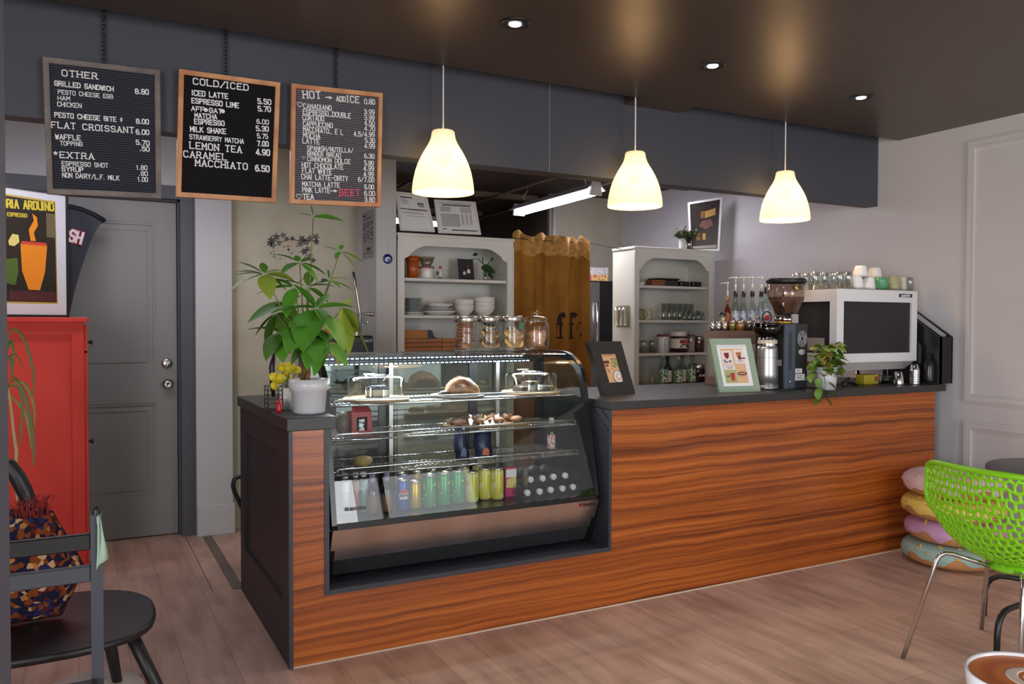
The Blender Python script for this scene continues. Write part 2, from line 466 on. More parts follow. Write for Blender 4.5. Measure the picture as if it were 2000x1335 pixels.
# white column between plant wall and shelves
cxl, cxr = PX(735, 2.0, 1.8), PX(775, 2.0, 1.8)
struct('wall_column', MB().box(cxl, cxr - 0.004, 2.0, BW, 0, ZC + 0.1), m_wallL)
# kitchen walls far behind
pcx = PX(1074, 3.70, 2.5)
struct('wall_kitchen_right', MB().box(pcx, W + .12, 3.70, 3.8, 0, ZC + 0.1), m_beige)
struct('trim_7', MB().tube([(pcx + 0.03, 3.66, 0), (pcx + 0.03, 3.66, ZC)], 0.02, 12), m_white)
m_dark = mat('dark_brown_wall', (64, 54, 46), 0.7)
struct('wall_kitchen_far', MB().box(-3.2, 6, 6.2, 6.3, 0, 2.42), m_beige)
struct('wall_kitchen_upper', MB().box(-3.2, 6, 6.2, 6.3, 2.42, ZC + 0.1), m_dark)
struct('wall_kitchen_side', MB().box(pcx - 0.02, pcx, 3.72, 6.2, 0, ZC + .1), m_dark)
struct('wall_kitchen_left', MB().box(1.05, 1.15, BW + 0.1, 6.2, 0, ZC + .1), m_dark)
# ceiling ribs and conduits of the kitchen
m_rib = mat('ceiling_rib_tan', (112, 96, 76), 0.6)
rb = MB()
for y in (1.5, 2.6, 3.9, 5.2): rb.box(1.2, pcx if y > 3.7 else W, y, y + 0.07, ZC - 0.03, ZC + 0.02)
struct('trim_8', rb, m_rib)
cd = MB()
for x in (1.75, 2.75, 3.3): cd.tube([(x, 0.8, ZC - 0.05), (x + .1, 6.1, ZC - 0.05)], 0.014, 8)
struct('trim_9', cd, m_rib)
# front wall with the shopfront windows behind the camera, left wall
fy = FRONT_Y
fwm = MB().box(-3.2, -1.45, fy, fy + .12, 0, ZC).box(0.75, 1.25, fy, fy + .12, 0, ZC).box(3.85, W, fy, fy + .12, 0, ZC)
fwm.box(-1.45, 0.75, fy, fy + .12, 2.45, ZC).box(1.25, 3.85, fy, fy + .12, 2.45, ZC).box(-1.45, 0.75, fy, fy + .12, 0, 0.18)
struct('wall_front', fwm, m_wall)
for i, (xa, xb) in enumerate(((-1.45, 0.75), (1.25, 3.85))):
    zs_ = .18 if i == 0 else .0
    c = [V(xa, fy + .02, zs_), V(xb, fy + .02, zs_), V(xb, fy + .02, 2.45), V(xa, fy + .02, 2.45)]
    struct('window_%d' % (i + 1), MB().quadframe(c, 0.06, (0, 0.08, 0)).box((xa + xb) / 2 - .03, (xa + xb) / 2 + .03, fy + .02, fy + .1, zs_ + .06, 2.39), m_slate)
struct('wall_left', MB().box(-3.3, -3.2, -3.25, 7.2, 0, ZC + .3).box(-3.3, -3.2, fy, -5.95, 0, ZC + .3).box(-3.3, -3.2, -5.95, -3.25, 0, .3).box(-3.3, -3.2, -5.95, -3.25, 2.6, ZC + .3), m_wallL)
c = [V(-3.22, -3.25, .3), V(-3.22, -5.95, .3), V(-3.22, -5.95, 2.6), V(-3.22, -3.25, 2.6)]
struct('window_3', MB().quadframe(c, 0.06, (-0.08, 0, 0)), m_slate)
# dark painted end of a partition close to the camera, left edge of view
pe = P(14.5, 630, y=-1.7)
struct('wall_partition', MB().bbox(-1.15, pe.x, -1.98, -1.7, 0, ZC, 0.006), mat('partition_slate_paint', (104, 108, 122), 0.5))
# threshold strip between shop floor and staff floor
struct('trim_10', MB().bbox(-0.045, 0.01, 1.13, 2.31, 0, 0.006, 0.003), mat('threshold_grey', (112, 98, 86), 0.6))
struct('trim_11', MB().box(-0.145, -0.142, 1.13, 2.4, 0, 0.0012), mat('joint_dark', (72, 58, 48), 0.7))
# ------------------------------------------------------------------ counter
def wood_counter():
    m = bpy.data.materials.new('counter_zebrano'); m.use_nodes = True
    nt = m.node_tree; b = nt.nodes['Principled BSDF']; L = nt.links.new
    tc = nt.nodes.new('ShaderNodeTexCoord')
    mp = nt.nodes.new('ShaderNodeMapping'); mp.inputs['Scale'].default_value = (1.6, 1, 9)
    wn = nt.nodes.new('ShaderNodeTexNoise'); wn.inputs['Scale'].default_value = 0.9; wn.inputs['Detail'].default_value = 2
    ad = nt.nodes.new('ShaderNodeVectorMath'); ad.operation = 'MULTIPLY_ADD'; ad.inputs[1].default_value = (0, 0, 0.55)
    L(tc.outputs['Object'], mp.inputs[0]); L(tc.outputs['Object'], wn.inputs['Vector'])
    nz = nt.nodes.new('ShaderNodeTexNoise'); nz.inputs['Scale'].default_value = 1.0; nz.inputs['Detail'].default_value = 7; nz.inputs['Roughness'].default_value = 0.62
    mp2 = nt.nodes.new('ShaderNodeMapping'); mp2.inputs['Scale'].default_value = (0.5, 1, 42)
    L(tc.outputs['Object'], mp2.inputs[0])
    L(wn.outputs['Color'], ad.inputs[0]); L(mp2.outputs[0], ad.inputs[2]) 
    wn.inputs['Scale'].default_value = 1.7; wn.inputs['Detail'].default_value = 3
    ad.inputs[1].default_value = (0, 0, 2.0)
    L(ad.outputs[0], nz.inputs['Vector'])
    cr = nt.nodes.new('ShaderNodeValToRGB')
    e = cr.color_ramp.elements
    e[0].position = 0.26; e[0].color = rgb(70, 32, 14)
    e[1].position = 0.70; e[1].color = rgb(198, 112, 48)
    for pos, c in ((0.39, (126, 62, 24)), (0.50, (160, 82, 30)), (0.58, (180, 96, 36))):
        k = e.new(pos); k.color = rgb(*c)
    L(nz.outputs['Fac'], cr.inputs[0]); L(cr.outputs[0], b.inputs['Base Color'])
    b.inputs['Roughness'].default_value = 0.30; b.inputs['Specular IOR Level'].default_value = 0.5
    return m
m_wood = wood_counter()
m_top = mat('worktop_black_laminate', (48, 47, 47), 0.42, bump=0.03, bscale=300)
m_cpaint = mat('counter_slate_paint', (54, 55, 62), 0.42)
m_cside = mat('counter_side_paint', (44, 42, 44), 0.5)
nl, nr = 0.136, 1.566          # niche for the display case
nzb = 0.278                    # niche bottom (outer)
xR = 4.07
ctr = thing('service_counter', 'long service counter clad in striped reddish wood with slate trim', 'counter', (xR / 2, 0.35, 0))
fr = MB().box(0.008, nl, 0.0, 0.018, 0.006, HT - 0.053).box(nl, nr, 0.0, 0.018, 0.006, nzb).box(nr, xR, 0.0, 0.018, 0.006, HT - 0.043)
part(ctr, 'front_panel', fr, m_wood)
sd = MB().box(0.008, 0.03, 0.018, 1.12, 0, HT - 0.053)
for c in ((0.0, 0.13, 0, HT - .053), (1.0, 1.12, 0, HT - .053), (0.13, 1.0, 0, 0.24), (0.13, 1.0, HT - .17, HT - .053)):
    sd.box(-0.006, 0.008, c[0], c[1], c[2], c[3])
part(ctr, 'side_panel', sd, m_cside)
part(ctr, 'corner_strip', MB().box(-0.008, 0.008, -0.004, 0.02, 0, HT - .053), m_cpaint)
nf = MB()
t = 0.02
nf.box(nl, nl + t, -0.004, 0.62, nzb, HT - 0.053).box(nr - 0.016, nr, -0.004, 0.66, nzb, HT - 0.043).box(nl + t, nr - 0.016, -0.004, 0.66, nzb, nzb + t)
part(ctr, 'niche_lining', nf, m_cpaint)
part(ctr, 'plinth_strip', MB().box(0.008, xR, -0.003, 0.0, 0, 0.006), mat('plinth_cream', (214, 196, 172), 0.5))
bk = MB().box(nr, xR, 0.64, 0.66, 0, HT - 0.043).box(nl + t, nr - .016, 0.66, 0.68, 0, 0.32).box(0.03, 0.15, 0.62, 1.12, 0, HT - .053).box(xR - .02, xR, 0.018, 0.64, 0, HT - .043)
part(ctr, 'back_panel', bk, m_cpaint)
wl = MB().bbox(-0.022, 0.180, -0.03, 1.11, HT - 0.052, HT, 0.003)
o = single('worktop', wl, m_top, 'short black worktop piece left of the display case', 'worktop', group=None)
wr = MB().bbox(1.552, 4.135, -0.03, 0.80, HT - 0.042, HT, 0.003)
single('worktop', wr, m_top, 'long black worktop on the wood counter right of the display case', 'worktop')

# ------------------------------------------------------------------ curved glass display case
m_cglass = glass('case_glass', (236, 243, 240), 1.0)
m_cblack = mat('case_black_enamel', (20, 20, 22), 0.28)
m_wire = mat('shelf_wire_chrome', (205, 205, 205), 0.2, metal=1)
m_led = emis('led_white', (196, 216, 255), 14)
cx0, cx1 = 0.182, 1.530
ZB = nzb + t + 0.012
case = thing('display_case', 'curved glass refrigerated display case with drinks and cakes in the counter', 'display case', ((cx0 + cx1) / 2, 0.35, nzb + t))
def prof(off=0.0):
    """outer side profile (y, z) of the glass, bottom to top"""
    pts = [(0.055 + off*0.9, 0.545)]
    pts += [(0.174 + off, 1.105)]
    pts += [(0.179 + off + 0.225 * (1 - cos(a)), 1.105 + (0.148 - off*0.6) * sin(a)) for a in [pi/2 * i / 10 for i in range(1, 11)]]
    pts += [(0.62, 1.253 - off*0.6)]
    return pts
GY = prof()
for sx0, sx1, nm in ((cx0, cx0 + 0.022, 'left'), (cx1 - 0.022, cx1, 'right')):
    outer = prof(-0.006) + [(0.63, 1.256), (0.63, ZB), (0.14, ZB), (0.105, 0.375), (0.05, 0.53)]
    iny = [(y + 0.032 if z < 1.11 else y + 0.022, z - (0.0 if z < 1.11 else 0.03)) for y, z in prof(0.0)]
    iny[-1] = (0.60, 1.223)
    iny = [(y, z) for y, z in iny]
    # ring: side frame follows the glass edge
    mb = MB()
    o1 = prof(-0.006); n = len(o1)
    for i in range(n - 1):
        q = [o1[i], o1[i+1], iny[i+1], iny[i]]
        mb.prism([V(sx0, y, z) for y, z in q][::-1], (sx1 - sx0, 0, 0))
    mb.prism([V(sx0, y, z) for y, z in [(0.60, 1.25), (0.63, 1.25), (0.63, ZB), (0.60, ZB)]], (sx1 - sx0, 0, 0))
    mb.prism([V(sx0, y, z) for y, z in [(0.048, 0.548), (0.60, 0.548), (0.60, ZB), (0.13, ZB), (0.105, 0.375)]], (sx1 - sx0, 0, 0))
    fr_ = part(case, 'end_frame', mb, m_cblack)
    pane = MB(); xm = (sx0 + sx1) / 2
    pl_ = [(xm, y, z) for y, z in iny] + [(xm, 0.60, 0.548)]
    pane.prism(pl_, (0.003, 0, 0))
    part(fr_, 'side_pane', pane, m_cglass, root=case)
gl = MB()
ins = 0.023
gp = prof(0.002)
rows = [[(cx0 + ins, y, z) for y, z in gp], [(cx1 - ins, y, z) for y, z in gp]]
gl.loft(rows, close=False, caps=False, smooth=True)
rows = [[(cx0 + ins, y + .005, z - .003) for y, z in gp], [(cx1 - ins, y + .005, z - .003) for y, z in gp]]
part(case, 'front_glass', gl, m_cglass)
part(case, 'bottom_rail', MB().box(cx0 + .022, cx1 - .022, 0.045, 0.075, 0.528, 0.552), m_cblack)
kp = MB().prism([V(cx0 + .004, y, z) for y, z in ((0.048, 0.528), (0.105, 0.385), (0.115, 0.385), (0.06, 0.528))], (cx1 - cx0 - .008, 0, 0))
part(case, 'kick_panel', kp, mat('kick_steel', (246, 240, 236), 0.28, metal=1, noise=((226, 218, 212), (4, 4, 1), .4, .6, 2)))
part(case, 'base', MB().prism([V(cx0 + .022, y, z) for y, z in ((0.108, 0.386), (0.15, ZB), (0.60, ZB), (0.60, 0.53), (0.07, 0.53))], (cx1 - cx0 - .044, 0, 0)), mat('case_base_grey', (46, 46, 50), 0.45))
for fx in (cx0 + .06, cx1 - .06):
    for fy_ in (0.2, 0.56):
        part(case, 'foot', MB().lathe((fx, fy_, nzb + t), [(0.018, 0), (0.018, 0.013)], 12, caps=True), m_black)
part(case, 'screw_cap', MB().lathe((cx0, 0.075, 0.525), [(0, 0), (0.008, 0), (0.006, 0.004), (0, 0.005)], 12, axis=(-1, 0, 0)), m_chrome)
part(case, 'deck', MB().box(cx0 + .022, cx1 - .022, 0.075, 0.60, 0.53, 0.545), mat('deck_dark', (40, 42, 44), 0.3))
part(case, 'top_rail', MB().box(cx0 + .022, cx1 - .022, 0.56, 0.63, 1.215, 1.256), m_cblack)
bd = MB()
for xa, xb in ((cx0 + .022, 0.60), (0.60, 1.10), (1.10, cx1 - .022)):
    c = [V(xa, 0.605, 0.548), V(xb, 0.605, 0.548), V(xb, 0.605, 1.215), V(xa, 0.605, 1.215)]
    bd.quadframe(c, 0.024, (0, 0.018, 0))
sd_ = part(case, 'sliding_doors', bd, m_cblack)
part(sd_, 'door_glass', MB().box(cx0 + .03, cx1 - .03, 0.612, 0.615, 0.55, 1.21), m_cglass, root=case)
for k, (lz, ly) in enumerate(((1.205, 0.40), (1.228, 0.47))):
    ld = part(case, 'light_channel', MB().box(cx0 + .03, cx1 - .18, ly, ly + 0.02, lz + .004, lz + 0.014), m_cblack)
    dm = MB()
    nl_ = 46
    for i in range(nl_):
        x = cx0 + 0.05 + (cx1 - cx0 - 0.26) * i / (nl_ - 1)
        dm.box(x - 0.006, x + 0.006, ly + 0.005, ly + 0.013, lz, lz + 0.004)
    part(ld, 'light_strip', dm, m_led, root=case)
l = bpy.data.lights.new('case_lighting', 'AREA'); l.shape = 'RECTANGLE'; l.size = 1.15; l.size_y = 0.02; l.energy = 18.0; l.color = (0.84, 0.92, 1)
lo = bpy.data.objects.new('case_lighting', l); COL.objects.link(lo); lo.location = (0.86, 0.41, 1.195)
# three wire shelves
shz = [P(900, (787 + 776) / 2, y=0.19).z, P(900, 845, y=0.17).z, P(900, 908, y=0.15).z]
shy = [0.205, 0.190, 0.165]
SHZ = []
for k in range(3):
    z, y0 = shz[k], shy[k]
    z = (1.02, 0.87, 0.725)[k] if False else z
    SHZ.append(z + 0.0025)
    mb = MB(); xa, xb = cx0 + .035, cx1 - .035
    mb.tube([(xa, 0.57, z - .003), (xa, y0, z - .003), (xb, y0, z - .003), (xb, 0.57, z - .003)], 0.004, 8)
    mb.tube([(xa + .02, y0, z - .003), (xa + .02, y0, z + .02), (xa + .03, y0, z + .026), (xb - .03, y0, z + .026), (xb - .02, y0, z + .02), (xb - .02, y0, z - .003)], 0.0035, 8)
    mb.tube([(xa, 0.57, z - .003), (xb, 0.57, z - .003)], 0.004, 8)
    mb.tube([(xa, 0.38, z - .004), (xb, 0.38, z - .004)], 0.003, 6)
    nw = 62
    for i in range(nw):
        x = xa + (xb - xa) * (i + .5) / nw
        mb.tube([(x, y0, z), (x, 0.57, z)], 0.0016, 4)
    part(case, 'wire_shelf', mb, m_wire)
for x in (0.62, 1.22):
    part(case, 'shelf_upright', MB().box(x, x + .02, 0.575, 0.595, 0.55, 1.2), m_steel)
# maker's mark, bottom corners
def mark(px, py, yy, nrm, w, star):
    a = P(px, py, y=yy)
    mb = MB()
    lettering(mb, 'OMCAN' if True else '', a + V(0.018, 0, 0), a + V(w, 0, 0.0), 0.012, nrm, wt=.22, th=.0003, depth0=.0)
    mb.m(1); c = a + V(0.006, 0, 0.007)
    nn = Vector(nrm).normalized(); up = nn.cross(V(1, 0, 0)).normalized()
    st = []
    for i in range(10):
        r = 0.012 if i % 2 == 0 else 0.005
        st.append(c + V(1, 0, 0)*(r*sin(2*pi*i/10)) + up*(r*cos(2*pi*i/10)) + nn*.0001)
    mb.prism(st, nn*.0004)
    return mb
n1 = V(0, -1, 0.21)
part(case, 'maker_mark', mark(676, 997, 0.058, n1, 0.085, 1), [m_black, m_black])
n2 = V(0, -0.143, -0.057).normalized()
a_ = P(1133, 989, y=0.054)
part(case, 'maker_mark', mark(1133, 989, 0.0525, n2, 0.085, 1), [m_black, mat('mark_red', (170, 40, 30), .4)])
# ------------------------------------------------------------------ menu letter boards on the bulkhead
BO_Y = B_Y - 0.05
m_lett = mat('letter_white', (236, 236, 234), 0.5)
m_pink = mat('letter_pink', (226, 84, 120), 0.5)
m_chain = mat('chain_black', (16, 16, 18), 0.4)
def felt(col):
    m = mat('letterboard_felt', col, 0.9, spec=0.1)
    nt = m.node_tree; b = nt.nodes['Principled BSDF']
    tc = nt.nodes.new('ShaderNodeTexCoord'); wv = nt.nodes.new('ShaderNodeTexWave')
    wv.wave_type = 'BANDS'; wv.bands_direction = 'Z'; wv.inputs['Scale'].default_value = 32; wv.inputs['Distortion'].default_value = 0
    bp = nt.nodes.new('ShaderNodeBump'); bp.inputs['Strength'].default_value = 1.0; bp.inputs['Distance'].default_value = 0.004
    cr = nt.nodes.new('ShaderNodeValToRGB'); cr.color_ramp.elements[0].color = rgb(*[c*0.55 for c in col]); cr.color_ramp.elements[1].color = rgb(*col)
    cr.color_ramp.elements[0].position = 0.1; cr.color_ramp.elements[1].position = 0.45
    nt.links.new(tc.outputs['Object'], wv.inputs['Vector']); nt.links.new(wv.outputs['Fac'], bp.inputs['Height'])
    nt.links.new(wv.outputs['Fac'], cr.inputs[0]); nt.links.new(cr.outputs[0], b.inputs['Base Color'])
    nt.links.new(bp.outputs[0], b.inputs['Normal'])
    return m
def wood_mat(name, c1, c2, sc=(3, 3, 30), rough=0.5):
    return mat(name, c1, rough, noise=(c2, sc, .38, .66, 5))
m_oak = wood_mat('frame_pine', (216, 160, 110), (186, 122, 80), (8, 8, 8))
m_greyoak = wood_mat('frame_grey_oak', (128, 118, 110), (98, 90, 85), (10, 10, 10))
def board(label, corners, fpx, s, off, lines, fmat, fcol, chain_px, extra=None):
    y = BO_Y
    pt = lambda q: P(off[0] + q[0]*s, off[1] + q[1]*s, y=y)
    c = [P(*q, y=y) for q in corners]          # TL TR BR BL
    cc = [c[3], c[2], c[1], c[0]]              # BL BR TR TL
    ctr_ = (c[2] + c[3]) / 2
    t = thing('menu_board', label, 'menu board', (ctr_.x, y, ctr_.z), group='hanging menu boards')
    wpx = (c[1] - c[0]).length / ((corners[1][0] - corners[0][0]))
    w = fpx * wpx
    part(t, 'frame', MB().quadframe(cc, w, (0, 0.022, 0)).quadframe(inset(cc, w*0.12), w*.7, (0, -0.003, 0)), fmat)
    inn = inset(cc, w*.9)
    part(t, 'felt_panel', MB().prism([p + V(0, .008, 0) for p in inn], (0, .012, 0)), felt(fcol))
    lb = MB(); pk = MB(); n = V(0, -1, 0)
    for ln in lines:
        txt, a, b_, cap = ln[:4]; fl = ln[4] if len(ln) > 4 else ''
        A, B = pt(a), pt(b_)
        capw = cap * s * wpx
        mb = pk if 'p' in fl else lb
        lettering(mb, txt, A + V(0, .007, 0), B + V(0, .007, 0), capw * 1.0, n, wt=(0.20 if 'b' in fl else 0.165), serif='s' in fl, th=.003)
    if extra: extra(lb, pt, wpx * s)
    part(t, 'lettering', lb, m_lett)
    if pk.v: part(t, 'pink_lettering', pk, m_pink, label='pink letters')
    ch = MB(); a = P(chain_px, corners[0][1] + 20, y=y + .03); top = ZC + 0.2
    a = V(a.x, y + .03, (c[0].z + c[1].z)/2 - 0.01)
    k = 0; z = a.z
    while z < top:
        pts = [(a.x + (0.006*sin(q) if k % 2 else 0), a.y + (0 if k % 2 else 0.006*sin(q)), z + 0.011 + 0.011*cos(q)) for q in [2*pi*i/8 for i in range(8)]]
        ch.tube(pts, 0.0022, 5, closed=True); z += 0.018; k += 1
    part(t, 'chain', ch, m_chain)
    part(t, 'hook', MB().tube([(a.x, a.y, a.z + .012), (a.x, a.y - .008, a.z)], .003, 6).box(a.x - .012, a.x + .012, a.y - .008, a.y + .001, a.z - .02, a.z + .002), m_steel)
    return t
def heart(lb, c, r, y):
    pts = []
    for i in range(24):
        q = 2*pi*i/24
        pts.append(V(c.x + r*sin(q)**3, c.y, c.z + r*(13*cos(q) - 5*cos(2*q) - 2*cos(3*q) - cos(4*q))/16))
    lb.tube(pts, r*0.13, 5, closed=True)
def ext1(lb, pt, u):
    c = pt((402, 884)) + V(0, .004, 0); st = []
    for i in range(10):
        r = (20 if i % 2 == 0 else 9) * u
        st.append(V(c.x - r*sin(2*pi*i/10), c.y, c.z + r*cos(2*pi*i/10)))
    lb.prism(st, (0, -.003, 0))
    c = pt((879, 640)) + V(0, .005, 0)
    lb.tube([V(c.x + 8*u*cos(q), c.y, c.z + 13*u*sin(q)) for q in [2*pi*i/10 for i in range(10)]], 2.6*u, 5, closed=True)
    lb.box(c.x - 2.5*u, c.x + 2.5*u, c.y - .002, c.y + .001, c.z - 22*u, c.z + 20*u)
def ext2(lb, pt, u):
    for q in ((301, 433), (440, 444)):
        c = pt(q) + V(0, .005, 0); r = 17*u
        lb.prism([V(c.x + r*cos(-2*pi*i/16), c.y, c.z + r*sin(-2*pi*i/16)) for i in range(16)][::-1], (0, -.002, 0))
def ext3(lb, pt, u):
    for q, r in (((1068, 388), 22), ((1099, 821), 13), ((1061, 1137), 21)):
        heart(lb, pt(q) + V(0, .004, 0), r*u, 0)
B1 = [('OTHER',(450,322),(705,347),46,'s'),('GRILLED SANDWICH',(397,392),(822,435),36,'b'),('8.80',(982,452),(1077,458),38,'b'),('PESTO CHEESE EGG',(422,453),(818,488),31),
('HAM',(420,498),(507,503),32),('CHICKEN',(417,543),(590,555),34),('PESTO CHEESE BITE',(397,620),(842,655),35,'b'),('8.00',(990,668),(1078,672),36,'b'),('FLAT CROISSANT',(373,697),(970,738),45,'s'),
('6.00',(987,745),(1080,750),38,'b'),('WAFFLE',(402,780),(583,790),36,'b'),('TOPPING',(437,825),(597,833),32),('5.70',(988,820),(1082,827),36,'b'),('.50',(1015,865),(1082,870),36,'b'),
('EXTRA',(435,915),(680,928),45,'s'),('ESPRESSO SHOT',(449,972),(783,988),33),('1.80',(990,1003),(1067,1005),35),('SYRUP',(449,1013),(605,1020),34,'b'),('.80',(1010,1045),(1070,1047),33),
('NON DAIRY/L.F. MILK',(453,1057),(863,1080),35),('1.00',(1000,1088),(1070,1090),35)]
B2 = [('COLD/ICED',(200,222),(648,275),50,'s'),('ICED LATTE',(192,312),(482,342),41,'b'),('5.50',(727,380),(832,390),42,'b'),('ESPRESSO LIME',(188,375),(570,417),40,'b'),('5.70',(730,442),(830,448),42,'b'),
('AFF GAT ',(185,437),(463,467),36,'b'),('MATCHA',(213,495),(392,508),37,'b'),('ESPRESSO',(210,545),(452,562),39,'b'),('6.00',(718,543),(813,552),38),('5.30',(715,603),(813,608),41,'b'),
('MILK SHAKE',(177,608),(465,628),40,'b'),('5.75',(723,663),(808,668),39),('STRAWBERRY MATCHA',(170,668),(610,708),37),('7.00',(723,725),(812,730),41,'b'),('LEMON TEA',(172,745),(592,782),52,'s'),
('4.90',(713,797),(822,805),48,'b'),('CARAMEL',(122,815),(472,842),50,'s'),('MACCHIATO',(218,887),(640,920),52,'s'),('6.50',(707,930),(818,938),50,'b')]
B3 = [('HOT',(1098,335),(1238,340),54,'s'),('>',(1280,350),(1328,355),40),('ADD',(1368,360),(1442,364),36,'b'),('ICE',(1460,368),(1552,375),48,'s'),('0.80',(1597,383),(1680,388),38),
('CANADIANO',(1100,418),(1327,437),36),('3.99',(1595,465),(1677,470),36),('ESPRESSO_DOUBLE',(1095,465),(1483,500),37),('3.99',(1597,512),(1677,515),35),('CORTADO',(1093,512),(1265,525),37),('4.50',(1597,555),(1677,562),36),
('CAPPUCCINO',(1097,562),(1335,580),37),('4.70',(1597,600),(1680,607),36),('MACCHIATO_ E L',(1097,608),(1420,635),37),('4.5/4.99',(1510,645),(1677,655),36),('MOCHA',(1097,655),(1233,668),37),('5.30',(1602,697),(1680,702),35),
('LATTE',(1093,703),(1228,712),37),('4.99',(1597,743),(1680,747),36),('SPANISH/NUTELLA/',(1132,760),(1503,782),34),('GINGER BREAD',(1130,803),(1403,822),34),('6.30',(1595,825),(1675,830),35),
('CINNOMON DOLCE',(1132,848),(1480,873),34),('5.80',(1597,882),(1670,885),34),('HOT CHOCOLATE',(1087,898),(1422,918),37),('4.99',(1590,927),(1673,930),36),('FLAT WHITE',(1090,945),(1328,957),37),('4.99',(1590,973),(1670,977),36),
('CHAI LATTE-DIRTY',(1083,995),(1460,1013),38),('6/7.00',(1545,1017),(1675,1021),35),('MATCHA LATTE',(1090,1055),(1393,1065),36),('6.00',(1597,1077),(1672,1080),36),('PINK LATTE',(1090,1103),(1313,1110),36),
('>',(1320,1112),(1370,1113),38),('BEET',(1393,1130),(1555,1132),48,'sp'),('6.00',(1595,1130),(1680,1133),36),('TEA',(1097,1160),(1180,1162),40,'b'),('3.80',(1597,1180),(1680,1185),36)]
board('grey framed letter board headed OTHER with sandwich and extra prices', [(83,109.9),(312.7,136.3),(315.4,387),(91.7,377.6)], 11.5, 340/1261, (0, 60), B1, m_greyoak, (72, 74, 84), 203, ext1)
board('pine framed letter board headed COLD/ICED with iced drink prices', [(349.7,134),(547.6,160.8),(539.2,395.2),(343.9,383.2)], 9.5, 440/1836, (330, 110), B2, m_oak, (40, 39, 42), 441, ext2)
board('pine framed letter board headed HOT with coffee prices and pink BEET', [(569.6,162.2),(747.7,181.4),(743.4,403.6),(566.8,396.4)], 8.2, 440/1836, (330, 110), B3, m_oak, (122, 119, 127), 656, ext3)

# ------------------------------------------------------------------ pendant lamps
def shade_mat():
    m = bpy.data.materials.new('opal_glass_shade'); m.use_nodes = True
    nt = m.node_tree; b = nt.nodes['Principled BSDF']
    b.inputs['Base Color'].default_value = rgb(232, 222, 196); b.inputs['Roughness'].default_value = 0.25
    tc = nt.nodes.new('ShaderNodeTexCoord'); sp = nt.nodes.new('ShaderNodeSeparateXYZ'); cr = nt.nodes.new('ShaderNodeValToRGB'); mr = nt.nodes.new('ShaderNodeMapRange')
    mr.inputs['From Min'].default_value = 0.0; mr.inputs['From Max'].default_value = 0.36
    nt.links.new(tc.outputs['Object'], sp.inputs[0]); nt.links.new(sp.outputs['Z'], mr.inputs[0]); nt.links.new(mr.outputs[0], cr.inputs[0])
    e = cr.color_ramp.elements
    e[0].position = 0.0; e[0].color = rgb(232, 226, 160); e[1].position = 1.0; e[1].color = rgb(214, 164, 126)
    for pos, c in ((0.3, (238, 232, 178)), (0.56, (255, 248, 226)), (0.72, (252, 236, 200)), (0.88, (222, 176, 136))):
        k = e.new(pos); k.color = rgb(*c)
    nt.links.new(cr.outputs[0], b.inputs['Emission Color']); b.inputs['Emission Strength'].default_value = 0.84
    out = nt.nodes['Material Output']; mx = nt.nodes.new('ShaderNodeMixShader'); mx.inputs[0].default_value = 0.40
    tr = nt.nodes.new('ShaderNodeBsdfTransparent'); tr.inputs[0].default_value = (1, .95, .86, 1)
    nt.links.new(b.outputs[0], mx.inputs[1]); nt.links.new(tr.outputs[0], mx.inputs[2]); nt.links.new(mx.outputs[0], out.inputs[0])
    return m
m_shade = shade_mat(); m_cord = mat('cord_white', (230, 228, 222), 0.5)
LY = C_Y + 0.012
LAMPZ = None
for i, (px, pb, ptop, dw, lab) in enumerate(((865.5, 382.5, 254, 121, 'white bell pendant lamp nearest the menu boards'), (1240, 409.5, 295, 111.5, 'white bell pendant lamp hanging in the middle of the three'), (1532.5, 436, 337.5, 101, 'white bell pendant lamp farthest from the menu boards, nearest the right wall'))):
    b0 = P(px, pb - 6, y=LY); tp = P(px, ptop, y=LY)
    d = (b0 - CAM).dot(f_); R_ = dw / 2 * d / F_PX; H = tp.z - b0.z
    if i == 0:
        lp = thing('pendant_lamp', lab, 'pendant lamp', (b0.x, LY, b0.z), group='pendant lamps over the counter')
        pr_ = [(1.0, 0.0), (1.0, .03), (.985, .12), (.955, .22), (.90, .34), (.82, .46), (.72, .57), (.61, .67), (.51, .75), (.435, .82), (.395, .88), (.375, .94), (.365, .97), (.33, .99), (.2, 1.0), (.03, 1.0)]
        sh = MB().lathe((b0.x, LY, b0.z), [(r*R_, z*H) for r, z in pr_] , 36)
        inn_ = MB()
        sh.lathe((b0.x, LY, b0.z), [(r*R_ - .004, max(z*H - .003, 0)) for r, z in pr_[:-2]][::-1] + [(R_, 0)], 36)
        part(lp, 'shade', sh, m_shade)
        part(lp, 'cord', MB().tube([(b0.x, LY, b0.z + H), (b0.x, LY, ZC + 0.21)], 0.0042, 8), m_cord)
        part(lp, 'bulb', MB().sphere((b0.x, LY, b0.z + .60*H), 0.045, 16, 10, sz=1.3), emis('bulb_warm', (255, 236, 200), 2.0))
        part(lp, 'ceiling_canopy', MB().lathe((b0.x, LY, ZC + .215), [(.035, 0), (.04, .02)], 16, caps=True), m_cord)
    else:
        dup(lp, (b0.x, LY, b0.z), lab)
    l = bpy.data.lights.new('pendant_bulb', 'POINT'); l.energy = 10; l.color = (1, .64, .34); l.shadow_soft_size = 0.04
    lo = bpy.data.objects.new('pendant_bulb', l); COL.objects.link(lo); lo.location = (b0.x, LY, b0.z + .34*H)

